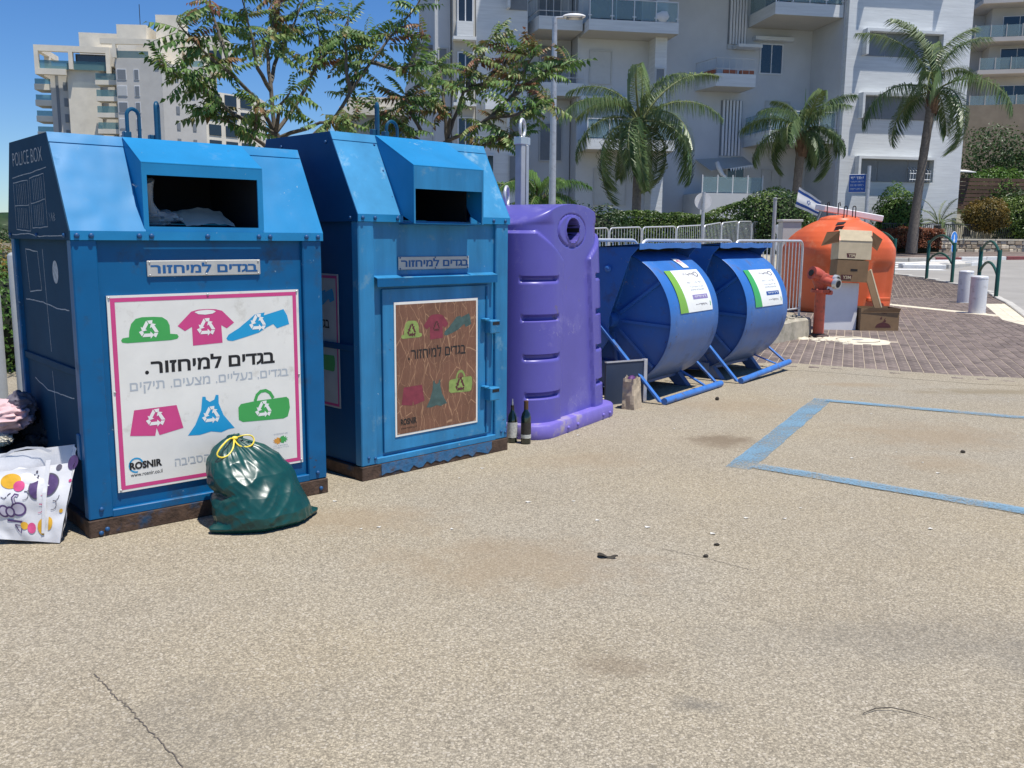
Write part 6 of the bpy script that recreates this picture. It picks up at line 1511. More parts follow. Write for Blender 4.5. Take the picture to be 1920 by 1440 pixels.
def boxwindow(u0, u1, z0, z1, tan=False, grille=False):
    """tower window set in a projecting surround"""
    d = .42; w = .13
    s = MB(); s.box(u0, u1, -d, -.002, z1-w, z1); s.box(u0, u0+w, -d, -.002, z0, z1-w); s.box(u1-w, u1, -d, -.002, z0, z1-w)
    s.v = [(x, y, z-Z0) for x, y, z in s.v]; so = s.build('window_surround', M['plaster'], AB)
    n = 3
    for k in range(n):
        a = u0+w+(u1-u0-2*w)*(0, .28, .70)[k]; b = u0+w+(u1-u0-2*w)*(.28, .70, 1)[k]
        MB().box(a+.02, b-.02, -.035, -.01, z0-Z0, z1-w-Z0).build('shutter', M['shutter_tan'] if k == 2 and tan else M['shutter'], so)
    if grille:
        g_ = MB()
        for k in range(8): g_.tube([(u1-w-1.2+k*.16, -.30, z0-Z0+.02), (u1-w-1.2+k*.16, -.33, z0-Z0+.55), (u1-w-1.2+k*.16, -.06, z0-Z0+.72)], .02, 5)
        for z in (.12, .42): g_.tube([(u1-w-1.25, -.32, z0-Z0+z), (u1-w-.02, -.32, z0-Z0+z)], .02, 5)
        g_.build('window_grille', M['frame_white'], so)
for z0, tan, gr in ((10.45, False, False), (7.45, True, False), (4.40, False, True), (13.45, False, False)): boxwindow(.70, 4.95, z0, z0+1.22, tan, gr)
def balcony(u0, u1, v0, v1, z0, z1, rail='glass', slant=0.0, railh=.95, posts=4, mt='plaster'):
    """slab with a solid upstand; the left end may be cut back"""
    pl_ = [(u0, v0), (u1, v0), (u1, v1), (u0-slant, v1)] if slant >= 0 else [(u0, v0), (u1, v0), (u1, v1), (u0, v1)]
    b = MB().plate([(x, y, z0-Z0) for x, y in pl_], (0, 0, z1-z0)).build('balcony', M[mt], AB)
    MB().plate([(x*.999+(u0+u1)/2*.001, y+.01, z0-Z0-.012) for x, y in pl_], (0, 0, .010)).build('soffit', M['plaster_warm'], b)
    if rail == 'glass':
        g_ = MB(); zt_ = z1-Z0
        MB().box(u0+.05, u1-.03, v0+.05, v0+.062, zt_+.06, zt_+railh-.04).build('railing_glass', M['railglass'], b)
        MB().plate([(u0+.05, v0+.06, zt_+.06), (u0-slant+.05, v1-.05, zt_+.06), (u0-slant+.05, v1-.05, zt_+railh-.04), (u0+.05, v0+.06, zt_+railh-.04)], (.01, 0, 0)).build('railing_glass', M['railglass'], b)
        MB().box(u0+.02, u1-.02, v0+.03, v0+.08, zt_+railh-.03, zt_+railh+.01).build('handrail', M['frame_white'], b)
        for k in range(posts+1):
            x = u0+.05+(u1-u0-.1)*k/posts; q = MB().box(x-.022, x+.022, v0+.02, v0+.07, zt_, zt_+railh-.03); q.box(x-.10, x+.10, v0+.015, v0+.035, zt_+.16, zt_+.20); q.build('railing_post', M['frame_white'], b)
    elif rail == 'bars':
        q = MB(); zt_ = z1-Z0
        for pa, pb_ in (((u0, v0+.05), (u1, v0+.05)), ((u0-slant+.03, v1), (u0, v0+.05))):
            n = max(2, int(math.dist(pa, pb_)/.35))
            for h in (.25, railh): q.tube([(pa[0], pa[1], zt_+h), (pb_[0], pb_[1], zt_+h)], .018, 5)
            for k in range(n+1): q.tube([(pa[0]+(pb_[0]-pa[0])*k/n, pa[1]+(pb_[1]-pa[1])*k/n, zt_), (pa[0]+(pb_[0]-pa[0])*k/n, pa[1]+(pb_[1]-pa[1])*k/n, zt_+railh)], .014, 5)
        q.build('railing', M['plaster_blue'], b)
    return b
for z in (12.26, 6.24): balcony(-3.78, -.20, .35, 3.38, z, z+.58, slant=0)
for z in (11.2, 5.72): balcony(-12.95, -8.50, .75, 2.58, z, z+.50, slant=-1)
bm_ = balcony(-6.15, -4.05, 1.6, 3.38, 9.02, 9.63, 'bars', slant=.40, railh=.75)
for (u, v_, L_) in ((-5.75, 1.66, .72), (-4.85, 1.66, .72)): MB().box(u, u+L_, v_, v_+.18, 9.64-Z0, 9.82-Z0).build('flower_trough', M['terracotta'], bm_)
MB().plate([(-6.42, 2.55, 9.64-Z0), (-6.22, 1.72, 9.64-Z0), (-6.08, 1.76, 9.64-Z0), (-6.28, 2.6, 9.64-Z0)], (0, 0, .18)).build('flower_trough', M['terracotta'], bm_)
balcony(-14.95, -12.7, 2.4, 3.78, 8.40, 9.02, 'bars', slant=.0)
balcony(-15.2, -13.05, 1.5, 3.78, 14.2, 14.8, 'bars', slant=.3)
balcony(-15.2, -13.06, 1.5, 3.78, 11.3, 11.9, 'bars', slant=.3)
# openings
window(-3.02, -1.86, 10.05, 11.46, 3.38); window(-2.6, -1.3, 7.0, 8.6, 3.38, 'pale'); window(-2.9, -1.5, 13.0, 14.5, 3.38); window(-2.6, -1.6, 3.2, 5.1, 3.38, 'pale')
window(-12.35, -11.3, 9.1, 10.6, 2.58, 'pale', div=1); window(-12.1, -10.2, 6.4, 8.1, 2.58, 'pale'); window(-12.4, -9.8, 11.9, 13.8, 2.58); window(-12.0, -10.4, 3.2, 4.9, 2.58, 'pale', div=1)
part('ledge', M['plaster'], (-12.9, -10.45, 2.2, 2.59, 8.22, 8.42)); part('ledge', M['plaster'], (-3.5, -1.4, 3.0, 3.39, 11.62, 11.80)); part('eyebrow', M['plaster'], (-4.6, -3.3, 2.6, 3.39, 11.15, 11.30))
window(-9.28, -8.9, 8.9, 9.7, 1.58, 'shutter', div=1)
# vertical slat screens on the centre wall
def slats(u0, u1, z0, z1, n):
    f = MB().box(u0-.05, u1+.05, 3.34, 3.375, z0-.25-Z0, z0-Z0).build('slat_screen', M['shutter_pale'], AB)
    for k in range(n):
        x = u0+(u1-u0)*(k+.5)/n; MB().box(x-.055, x+.055, 3.26, 3.36, z0-Z0+.002, z1-Z0).build('slat', M['frame_white'], f)
    MB().box(u0-.04, u1+.04, 3.365, 3.392, z0-Z0, z1-Z0).build('slat_shadow_gap', M['shutter'], f)
slats(-4.85, -3.90, 11.4, 15.1, 6); slats(-5.05, -3.95, 5.8, 8.6, 6)
# ground-floor terrace with an awning
t_ = part('terrace_wall', M['plaster_blue'], (-7.0, -3.6, .9, 3.35, 0, 3.75))
window(-4.6, -3.7, 4.6, 5.5, 3.36)
MB().plate([(-6.4, 3.35, 5.55-Z0), (-3.75, 3.35, 5.75-Z0), (-3.75, 2.1, 5.25-Z0), (-6.0, 2.1, 4.9-Z0)], (0, 0, .03)).build('awning', M['plaster_warm'], AB)
mb = MB(); 
for k in range(9): mb.plate([(-5.0+k*.14, 2.08, 5.07-Z0+k*.022), (-5.0+(k+1)*.14, 2.08, 5.07-Z0+(k+1)*.022), (-5.0+(k+.5)*.14, 2.08, 4.90-Z0+k*.022)], (0, .01, 0))
mb.build('awning_fringe', M['frame_white'], AB)
for u in (-6.9, -6.1, -5.3, -4.5, -3.7): MB().box(u-.025, u+.025, .95, 1.0, 3.76-Z0, 4.65-Z0).build('terrace_post', M['frame_white'], AB)
MB().box(-6.9, -3.7, .96, .972, 3.80-Z0, 4.55-Z0).build('terrace_glass', M['railglass'], AB)
mb = MB(); mb.tube([(-5.75, 2.0, 5.35-Z0), (-5.7, 1.9, 5.1-Z0), (-5.5, 1.85, 4.75-Z0), (-5.3, 1.85, 4.6-Z0)], [.10, .12, .10, .05], 8); mb.build('rolled_blind', M['cloth_white'], AB, smooth=True)
# west part: bays, window boxes
for z in (12.55, 9.55, 6.55):
    window(-19.0, -18.35, z-1.05, z+.55, 1.88, 'pane', div=1)
    part('bay_box', M['plaster'], (-19.12, -18.35, 1.45, 1.88, z-1.75, z-1.08)); part('bay_ledge', M['plaster'], (-19.3, -18.21, 1.40, 1.885, z-1.92, z-1.77))
    s = MB(); u0, u1 = -16.7, -15.66
    s.box(u0, u1, 1.5, 1.998, z+.75, z+.88); s.box(u0, u0+.12, 1.5, 1.998, z-.35, z+.75); s.v = [(x, y, q-Z0) for x, y, q in s.v]; so = s.build('window_surround', M['plaster'], AB)
    MB().box(u0+.13, u1-.02, 1.96, 1.99, z-.35-Z0, z+.74-Z0).build('shutter', M['shutter'], so)
part('west_balcony', M['plaster'], (-17.9, -16.9, .6, 1.99, 7.4, 7.95))
window(-19.85, -19.5, 9.0, 10.4, 2.58, 'shutter', div=1); window(-20.6, -20.25, 9.95, 10.55, 3.88, 'shutter', div=1)
window(-14.8, -13.6, 12.1, 14.0, 3.78, 'shutter'); window(-14.6, -13.5, 9.2, 11.0, 3.78, 'shutter'); window(-14.6, -13.5, 5.4, 7.2, 3.78, 'shutter', div=1); window(-14.6, -13.5, 2.4, 4.2, 3.78, 'shutter', div=1)
window(-16.5, -15.9, 4.0, 5.4, 1.98, 'shutter', div=1); window(-17.9, -17.3, 4.0, 5.4, 1.98, 'pane', div=1)
mb = MB(); ico(mb, (-9.3, .95, 11.98-Z0), .42, (1.0, .6, .75), 8, 14, lambda d: 1+.2*noise.noise(d*2)); tag_o = mb.build('covered_grill', M['cloth_white'], None, smooth=True)
tag_o.matrix_basis = Matrix.Translation((16.371, 47.0, .5)) @ Matrix.Rotation(HEAD(79.7), 4, 'Z'); tag(tag_o, 'white covered grill standing on the glass-railed top balcony', 'grill')

# ================================================================== stone block at the right, garden walls
SB = thing('stone_block', 'shaded stone apartment block with thin balconies at the right edge', 'building', (35.2, 76.0, 0), RAD(-14))
def sp_(nm, mt, b, parent=None): return MB().box(*b).build(nm, mt, parent or SB)
sp_('wall', M['stone_grey'], (2.2, 14, 0, 10, 0, 34)); sp_('side_wing', M['plaster_blue'], (-3.0, 2.19, 2.2, 10, 0, 34)); sp_('podium', M['stone_tan'], (-6.5, 14, -13.5, -.01, 0, 10.4))
for i, z in enumerate((11.4, 14.2, 16.6, 19.4, 22.2)):
    b = MB().plate([(.6+.5*(i % 2), -1.9, z), (6.5, -1.9, z), (6.5, -.01, z), (2.25, -.01, z), (2.25, 2.1, z), (.1+.5*(i % 2), 2.1, z)], (0, 0, .32)).build('balcony', M['stone_grey'], SB)
    MB().box(.7+.5*(i % 2), 6.4, -1.86, -1.84, z+.36, z+1.2).build('railing_glass', M['railglass'], b)
    for k in range(6): MB().box(.68+.5*(i % 2)+k*1.1, .73+.5*(i % 2)+k*1.1, -1.9, -1.82, z+.33, z+1.25).build('railing_post', M['stone_grey'], b)
    w = sp_('window', M['frame_white'], (3.0, 5.4, -.06, -.005, z+.5, z+2.2)); sp_('pane', M['pane'], (3.06, 4.18, -.08, -.062, z+.56, z+2.14), w); sp_('pane', M['pane'], (4.24, 5.34, -.08, -.062, z+.56, z+2.14), w)
GW = thing('garden_wall', 'low rubble stone wall with pale stones beside the far pavement', 'wall', (20.55, 45.35, zt(45.4)+.1), math.atan2(2.2, 5.6))
r = random.Random(31); MB().box(0, 12, .04, .4, -.2, .62).build('core', M['stone_tan'], GW); MB().box(-.05, 12, -.03, .45, .622, .70).build('coping', M['cream_stone'], GW)
for row in range(3):
    x = r.uniform(-.1, .0)
    while x < 7.5:
        w = r.uniform(.25, .6); z = row*.205 + .0; m_ = M['rubble'] if r.random() < .7 else M['stone_tan']
        j = lambda q: r.uniform(-q, q)
        MB().plate([(x+.015+j(.02), 0, z+.015+j(.02)), (x+w-.015+j(.02), 0, z+.015+j(.02)), (x+w-.02+j(.02), 0, z+.185+j(.02)), (x+w*.5+j(.05), 0, z+.195+j(.015)), (x+.02+j(.02), 0, z+.185+j(.02))], (0, -.05+j(.03), 0)).xf(Matrix.Translation((0, .04, 0))).build('stone', m_, GW, bevel=.018); x += w
PL = thing('planter_wall', 'dark retaining wall of the planter under the reddish groundcover', 'wall', (16.2, 43.9, zt(44)+.1), math.atan2(1.3, 4.6)); MB().box(0, 4.7, 0, .3, -.2, .42).build('wall_body', M['stone_tan'], PL); MB().box(-.02, 4.72, -.03, .33, .421, .48).build('coping', M['stone_grey'], PL)
FN = thing('metal_fence', 'dark metal railing along the top of the rubble wall', 'fence', (17.8, 45.0, zt(45)+.68), math.atan2(2.6, 7.4))
for z in (.1, .82): MB().box(0, 8.6, -.015, .015, z, z+.04).build('rail', M['fence_dark'], FN)
bme = MB().box(-.012, .012, -.01, .01, .1, .84).mesh('picket', M['fence_dark'])
for k in range(66): link('picket', bme, FN, mw=Matrix.Translation((.06+k*.13, 0, 0)))
BF = thing('slatted_fence', 'brown slatted garden fence beside the pale tower', 'fence', (23.3, 51.6, 2.9), RAD(8))
for k in range(9): MB().box(0, 5.5, -.02, .02, .12+k*.215, .30+k*.215).build('slat', M['brick_brown'], BF)
for x in (0, 1.8, 3.6, 5.4): MB().box(x-.05, x+.05, .022, .08, -1.5, 2.05).build('post', M['fence_dark'], BF)
MB().box(-.2, 6.5, -.1, .25, -2.2, .05).build('base_wall', M['cream_stone'], BF); MB().plate([(-.1, -.4, 2.35), (2.0, -.4, 2.28), (2.0, .6, 2.45), (-.1, .6, 2.5)], (0, 0, .05)).build('roof_edge', M['whitepaint'], BF)

# ================================================================== far towers at the left
FT = thing('stone_tower', 'far cream stone apartment tower with teal glass balconies, the left one', 'building', (-71.6, 150, 0), RAD(10))
def fp(nm, mt, b, parent): return MB().box(*b).build(nm, mt, parent)
fp('wall', M['stone_grey'], (-1.7, 1.2, 1.2, 14, 0, 27.6), FT); fp('shaft', M['stone'], (1.21, 6.0, 0, 14, 0, 28.0), FT); fp('flank', M['stone'], (6.01, 7.9, .8, 14, 0, 26.6), FT)
fp('recess', M['shutter'], (-.9, -.5, 1.12, 1.19, 0, 26.6), FT)
for k in range(7): 
    w = fp('window', M['shutter'], (6.2, 7.4, .70, .795, 25.4-2.45*k-.35, 25.4-2.45*k), FT)
    w = fp('window', M['shutter'], (.2, .75, 1.10, 1.195, 25.2-2.45*k-1.3, 25.2-2.45*k), FT)
for k in range(5):
    z = 24.0-2.45*k; b = fp('balcony', M['stone'], (-4.2, -1.71, 1.5, 5, z, z+.9), FT); fp('balcony_glass', M['tealglass'], (-4.1, -1.71, 1.55, 1.6, z+.92, z+1.7), b)
# crown of frames and glass on top
fr = MB()
for x0, x1, y0, z0, z1 in ((-3.2, 7.9, -1.0, 29.5, 30.4), (-3.2, -2.6, -1.0, 26.9, 29.5), (1.8, 2.4, -1.0, 26.9, 29.5), (7.3, 7.9, -1.0, 26.0, 29.5), (-3.2, 1.3, -1.0, 26.0, 26.9)): fr.box(x0, x1, y0, y0+.8, z0, z1)
fr.box(-3.2, -2.4, -.2, 9, 26.0, 26.9); fr.box(-3.2, -2.4, -.2, 9, 29.5, 30.4); fr.box(-3.2, -2.4, 4, 4.8, 26.9, 29.5); fr.build('roof_frame', M['stone'], FT)
fp('roof_glass', M['tealglass'], (-2.6, 7.3, -.6, -.55, 26.9, 28.2), FT); fp('roof_room', M['pane'], (2.5, 7.2, .4, 8, 28.0, 29.45), FT)
fp('roof_house', M['stone'], (2.2, 9.0, 4.2, 11, 28.1, 33.5), FT); fp('roof_house_low', M['stone'], (4.6, 10.8, 2.5, 4.1, 28.1, 31.0), FT)
F2 = thing('stone_tower', 'far grey stone apartment tower with small windows, right of the cream one', 'building', (-61.4, 147, 0), RAD(4))
fp('wall', M['stone_grey'], (.0, 6.9, 0, 12, 0, 28.2), F2)
mb = MB().plate([(6.91, .0, 0), (12.4, 3.6, 0), (12.4, 12, 0), (6.91, 12, 0)], (0, 0, 27.6)).build('angled_wall', M['stone_grey'], F2)
mb = MB().plate([(12.41, 3.6, 0), (19.5, 12.0, 0), (19.5, 16, 0), (12.41, 14, 0)], (0, 0, 24.2)).build('long_wing', M['stone'], F2)
for k in range(8):
    z = 26.6-2.45*k
    w = fp('window', M['frame_white'], (.15, 1.6, -.06, -.005, z-1.6, z), F2); fp('pane', M['shutter_pale'] if k % 2 else M['shutter'], (.25, 1.5, -.09, -.062, z-1.5, z-.1), w)
    w = fp('window', M['frame_white'], (2.7, 3.5, -.06, -.005, z-1.6, z), F2); fp('pane', M['shutter'], (2.8, 3.4, -.09, -.062, z-1.5, z-.1), w)
    b = fp('balcony', M['stone'], (-3.4, -.01, .6, 3, z-2.3, z-1.6), F2); fp('balcony_glass', M['tealglass'], (-3.3, -.01, .62, .66, z-1.58, z-.6), b)
    for q in (.3, .68):
        p0 = Vector((6.91+5.49*q, 3.6*q-.03, z-1.5)); d = Vector((5.49, 3.6, 0)).normalized(); MB().plate([p0, p0+d*.55, p0+d*.55+Vector((0, 0, 1.1)), p0+Vector((0, 0, 1.1))], (.03, -.05, 0)).build('window', M['shutter'], F2)
    if k > 0:
        for q in (.05, .34, .62):
            p0 = Vector((12.41+7.09*q, 3.6+8.4*q-.06, z-1.9)); d = Vector((7.09, 8.4, 0)).normalized(); MB().plate([p0, p0+d*2.3, p0+d*2.3+Vector((0, 0, 1.7)), p0+Vector((0, 0, 1.7))], (.04, -.04, 0)).build('window', M['pane'], F2)
fp('penthouse', M['stone'], (2.6, 6.2, 2.2, 12, 28.21, 31.2), F2); fp('penthouse_glass', M['tealglass'], (.2, 5.0, .1, .15, 28.25, 29.3), F2); fp('upper_frame', M['stone'], (-2.0, 6.9, -.4, .2, 30.2, 31.0), F2); fp('frame_post', M['stone'], (-.2, .3, -.4, .2, 28.21, 30.19), F2); fp('frame_post', M['stone'], (6.3, 6.9, -.4, .2, 28.21, 30.19), F2)
fp('roof_house', M['stone'], (-1.2, 3.4, 5, 12, 28.21, 34.2), F2); fp('roof_tower', M['stone'], (4.6, 8.0, 6, 12, 28.21, 36.0), F2)
fp('top_wing', M['stone'], (8.6, 14.8, 7.5, 13, 27.61, 33.2), F2); w = fp('window', M['pane'], (12.4, 14.4, 7.43, 7.495, 29.0, 31.0), F2); w = fp('window', M['pane'], (10.2, 10.9, 7.43, 7.495, 30.2, 31.6), F2)
fp('wing_glass', M['tealglass'], (9.5, 12.4, 3.2, 3.25, 27.65, 28.6), F2)
MB().tube([(2.2, 6, 34.2), (2.2, 6, 37.5)], .06, 5).build('antenna', M['fence_dark'], F2)
LB = thing('low_house', 'low flat-roofed pale house seen between the two trees', 'building', (-11.0, 60, 0), RAD(4))
fp('wall', M['plaster_warm'], (.2, 4.6, 0, 6, 0, 9.0), LB); fp('roof_slab', M['stone'], (0, 4.9, -.6, 6.4, 9.01, 9.5), LB); fp('parapet', M['stone_grey'], (.4, 4.6, .2, 6, 9.51, 10.2), LB); fp('window', M['pane'], (3.0, 4.0, -.05, -.005, 7.2, 8.4), LB)

# ================================================================== rubbish around bin 1
B1M = Matrix.Translation((-2.093, 4.388, 0)) @ Matrix.Rotation(HEAD(49.1), 4, 'Z')
KEY = [(0, .004, .785, -.305, .242, .150), (.05, .03, .782, -.31, .250, .18), (.2, .085, .775, -.297, .244, .19), (.4, .18, .766, -.262, .226, .18), (.6, .275, .752, -.222, .212, .155), (.75, .345, .735, -.182, .182, .118), (.87, .395, .718, -.155, .118, .078), (.95, .425, .705, -.143, .062, .045), (1, .445, .70, -.138, .02, .018)]
def keyed(t):
    for a, b in zip(KEY[:-1], KEY[1:]):
        if t <= b[0]:
            f = smooth01((t-a[0])/(b[0]-a[0]))*.5 + .5*(t-a[0])/(b[0]-a[0]); return [a[i]+(b[i]-a[i])*f for i in range(1, 6)]
    return list(KEY[-1][1:])
def ridge(x): return 1 - abs(x)*2.2
rows = []; NT, NA = 110, 200
for i in range(NT+1):
    t = i/NT; z, cu, cv, a, b = keyed(t); row = []
    for j in range(NA):
        th = 2*math.pi*j/NA; c, s_ = math.cos(th), math.sin(th); e = 2.3; k = (abs(c)**e+abs(s_)**e)**(-1/e)
        ear = .055*math.exp(-((t-.03)/.055)**2)*max(0, abs(c))**14
        P = Vector((c*3.2, s_*3.2, z*9))
        d = .013*noise.noise(P*.6 + Vector((3, 1, 0))) + .009*ridge(noise.noise(Vector((c*1.3 + z*3, s_*1.3, z*11 - c*2.0))))*smooth01(t*5)*smooth01((1.02-t)*5)
        d += .0045*max(0, ridge(noise.noise(Vector((c*3.2 + 7, s_*3.2, z*17 + c*4))))-.35) * smooth01(t*6)
        d += .014*noise.noise(Vector((c*6.5, s_*6.5, z*2.5)))*smooth01((t-.55)/.35)     # gathers below the knot
        d += .006*noise.noise(Vector((c*9, s_*9, z*4)))*smooth01((.30-t)/.2)
        sag = .03*math.exp(-((t-.42)/.05)**2)*max(0, -c)**2
        row.append((cu + c*k*(a+d-sag) + math.copysign(ear, c), cv + s_*k*(b+d) - .02*(ear > .01)*0, z + .010*noise.noise(Vector((c*2.2, s_*2.2, 5)))*(t > .1)))
    rows.append(row)
gb = MB().grid(rows, close=True); gb.xf(B1M)
bagT = thing('garbage_bag', 'full dark green garbage bag leaning on the tall blue bin', 'garbage bag', tuple(B1M @ Vector((.755, -.3, 0))))
off = Matrix.Translation(-(B1M @ Vector((.755, -.3, 0))))
gb.xf(off); gb.build('bag_body', M['greenbag'], bagT, smooth=True, ang=75)
kn = MB(); ico(kn, (.71, -.135, .438), .030, (1.5, 1, .7), 10, 16, lambda d: 1+.35*noise.noise(d*3)); kn.xf(off @ B1M); kn.build('knot', M['greenbag'], bagT, smooth=True)
for nm, P in (('a', [(.69,-.165,.440),(.655,-.20,.452),(.60,-.235,.430),(.565,-.245,.392),(.585,-.250,.372),(.625,-.245,.378),(.660,-.225,.405),(.685,-.185,.438)]), ('b', [(.70,-.17,.445),(.74,-.19,.458),(.775,-.20,.452),(.785,-.21,.430),(.765,-.225,.408),(.73,-.225,.402),(.70,-.21,.412),(.69,-.175,.440)])):
    Q = []
    for k in range(len(P)):
        for q in range(4):
            p0, p1, p2, p3 = (Vector(P[(k+o-1) % len(P)]) for o in range(4)); t = q/4
            Q.append(.5*((2*p1) + (p2-p0)*t + (2*p0-5*p1+4*p2-p3)*t*t + (3*p1-p0-3*p2+p3)*t**3))
    Q.append(Q[0]); mb = MB().tube(Q, .0042, 6); mb.xf(off @ B1M); mb.build('drawstring', M['yellow'], bagT, smooth=True)
mb = MB(); ico(mb, (.695, -.172, .445), .014, (1.3, 1, .8), 6, 8); mb.xf(off @ B1M); mb.build('drawstring_knot', M['yellow'], bagT, smooth=True)

# printed gift bag
GBT = thing('gift_bag', 'white shopping bag printed with coloured balloons beside the tall blue bin', 'bag', (-2.38, 4.34, 0))
TL, TR, BR, BL = Vector((-.235, .0, .335)), Vector((.225, .075, .385)), Vector((.175, -.035, .005)), Vector((-.115, -.055, .03))
TLb, TRb, BRb, BLb = TL + Vector((-.02, .16, .06)), TR + Vector((-.07, .15, .055)), BR + Vector((-.07, .15, .0)), BL + Vector((-.05, .15, 0))
FQ = (TL, TR, BR, BL)
nF = (TR-TL).cross(TL-BL).normalized()
def fpan(d):
    def f(s, t):
        p, n = quadp(s, t, FQ, .022, 1.0); n = nF if nF.y < 0 else -nF
        return p + n*d
    return f
def quadp(s, t, Q, amp, sd):
    a = Q[3].lerp(Q[2], s); b = Q[0].lerp(Q[1], s); p = a.lerp(b, t)
    h = noise.noise(Vector((s*2.3+sd, t*2.6, sd)))*amp + noise.noise(Vector((s*6, t*6, sd+4)))*amp*.35
    n = (Q[1]-Q[0]).cross(Q[0]-Q[3]).normalized(); n = n if n.y < 0 else -n
    return p + n*(h + (.02*math.sin(math.pi*s)*math.sin(math.pi*min(1, t)) if sd == 1.0 else 0)), n
G = lambda Q, sd, n=18: MB().grid([[quadp(i/n, j/n, Q, .022, sd)[0] for i in range(n+1)] for j in range(n+1)])
G(FQ, 1.0, 28).build('front', M['giftbag'], GBT, smooth=True); G((TLb, TRb, BRb, BLb), 2.0).build('back', M['giftbag'], GBT, smooth=True)
G((TR, TRb, BRb, BR), 3.0).build('side', M['giftbag'], GBT, smooth=True); G((TLb, TL, BL, BLb), 4.0).build('side', M['giftbag'], GBT, smooth=True)
def st(x, y): return ((x+30)/172, (1012-y)/150)
def dot(nm, x, y, r_, mt, ry=None, d=.003, a0=0, a1=360):
    s, t = st(x, y); mb = MB(); n = 24
    pts = [(s + r_/172*math.cos(RAD(a0+(a1-a0)*i/n)), t + (ry or r_)/150*math.sin(RAD(a0+(a1-a0)*i/n))) for i in range(n+1)]
    f = fpan(d); c = (s, t); ring_ = [[f(c[0]+(p[0]-c[0])*k/5, c[1]+(p[1]-c[1])*k/5) for p in pts] for k in range(1, 6)]
    mb.grid(ring_); mb.add([f(*c)] + ring_[0], [(0, i+1, i+2) for i in range(n)]); return mb.build(nm, M[mt], GBT)
dot('balloon_print', 29, 885, 19, 'p_yellow', 16); dot('balloon_print', 45, 897, 11, 'p_pink', 11, .0038); dot('balloon_print', 80, 905, 17, 'p_grey', 23, .003, 90, 270); dot('balloon_print', 80, 905, 15, 'p_purple', 20, .0036, 90, 270)
dot('balloon_print', 99, 900, 20, 'p_grey', 23, .003, -90, 90); dot('balloon_print', 99, 900, 18, 'p_purple', 20, .0036, -90, 90)
dot('balloon_print', 96, 982, 16, 'p_yellow', 17, .003, 90, 270); dot('balloon_print', 106, 976, 10, 'p_yellow', 13, .003, -90, 90); dot('balloon_print', 66, 985, 10, 'p_pink', 11, .0036); dot('balloon_print', 49, 980, 9, 'p_yellow', 8); dot('balloon_print', 137, 862, 9, 'p_purple', 14)
dot('dot_print', 139, 896, 3, 'p_pink'); dot('dot_print', 132, 952, 4, 'p_yellow'); dot('dot_print', 76, 872, 2, 'p_grey', 3); dot('dot_print', 72, 877, 1.5, 'p_grey'); dot('dot_print', 79, 880, 1.5, 'p_grey'); dot('dot_print', 114, 868, 5, 'p_grey', 6)
dot('logo_print', 41, 945, 17, 'p_purple', 15, .003); dot('logo_print', 41, 945, 13, 'p_lilac', 11, .0036); dot('logo_print', 22, 950, 11, 'p_purple', 12, .0042); dot('logo_print', 22, 950, 7, 'p_lilac', 8, .0048); dot('logo_print', 8, 948, 12, 'p_purple', 14, .003); dot('logo_print', 8, 948, 8, 'p_lilac', 10, .0036)
def squig(pts, w, mt, nm='swirl_print', d=.003):
    mb = MB(); ribbon(mb, [st(*p) for p in pts], w/172, fpan(d)); mb.build(nm, M[mt], GBT)
squig([(35, 932), (33, 920), (38, 914), (44, 917)], 7, 'p_purple', 'logo_print', .0042); squig([(35, 932), (34, 921), (38, 916), (43, 918)], 3.5, 'p_lilac', 'logo_print', .0050)
for cx, cy, n, mt in ((57, 912, 15, 'p_grey'), (86, 940, 18, 'p_pink'), (114, 935, 14, 'p_grey')): squig([(cx - 5*math.cos(k*.75) + k*.4, cy + 4*math.sin(k*.75) - (k-7)*2.0) for k in range(n)], 1.3, mt)
squig([(8, 917), (15, 921), (20, 917)], 2, 'p_grey'); squig([(22, 915), (25, 912), (29, 910)], 2, 'p_grey'); squig([(10, 968), (46, 972)], 5, 'p_purple', 'banner_print'); squig([(27, 978), (44, 980), (38, 996), (33, 990), (27, 978)], 3, 'p_purple', 'cone_print')
mb = MB(); f = fpan(.0085); mb.grid([[f(*st(91+x, 855+y)) for x in (0, 8)] for y in (-4, 30, 60, 100, 140)]); mb.build('handle_strap', M['giftbag'], GBT)
mb = MB(); ribbon(mb, [(0, 0), (.05, .055), (.11, .07), (.17, .05), (.21, 0)], .022, lambda a, b: tuple(TLb.lerp(TRb, .15) + Vector((a*1.2, .0, b*.5 + a*.15 - .02)))); mb.build('handle', M['giftbag'], GBT)
mb = MB(); ico(mb, (.0, .08, .25), .16, (1.1, .5, .6), 10, 14, lambda d: 1+.25*noise.noise(d*2.5)); mb.build('bag_filling', M['cloth_white'], GBT, smooth=True)

# heap of clothes
def cloth(name, label, c, rad, mt, seed, amp=.28, fr=2.6, cat='clothes'):
    mb = MB()
    def f(d):
        p = d*fr + Vector((seed*3.1, seed, 0)); q = p + Vector((noise.noise(p*.7), noise.noise(p*.7 + Vector((9, 0, 0))), 0))*1.2
        return 1 + amp*(ridge(noise.noise(q))-.45) + amp*.45*(ridge(noise.noise(q*2.3))-.45)
    ico(mb, (0, 0, 0), 1.0, rad, 52, 80, f); o = mb.build(name, M[mt], smooth=True, ang=80); o.location = c
    me = o.data
    for v in me.vertices:
        if v.co.z + c[2] < .004: v.co.z = .004 - c[2]
    return tag(o, label, cat, 'clothes dumped beside the blue bin')
cloth('dark_clothes', 'heap of black clothes behind the printed bag', (-2.92, 5.05, .14), (.36, .30, .24), 'cloth_black', 3)
cloth('dark_clothes', 'charcoal garment crumpled between the black heap and the bin', (-2.66, 5.12, .27), (.17, .15, .17), 'cloth_char', 5, .35)
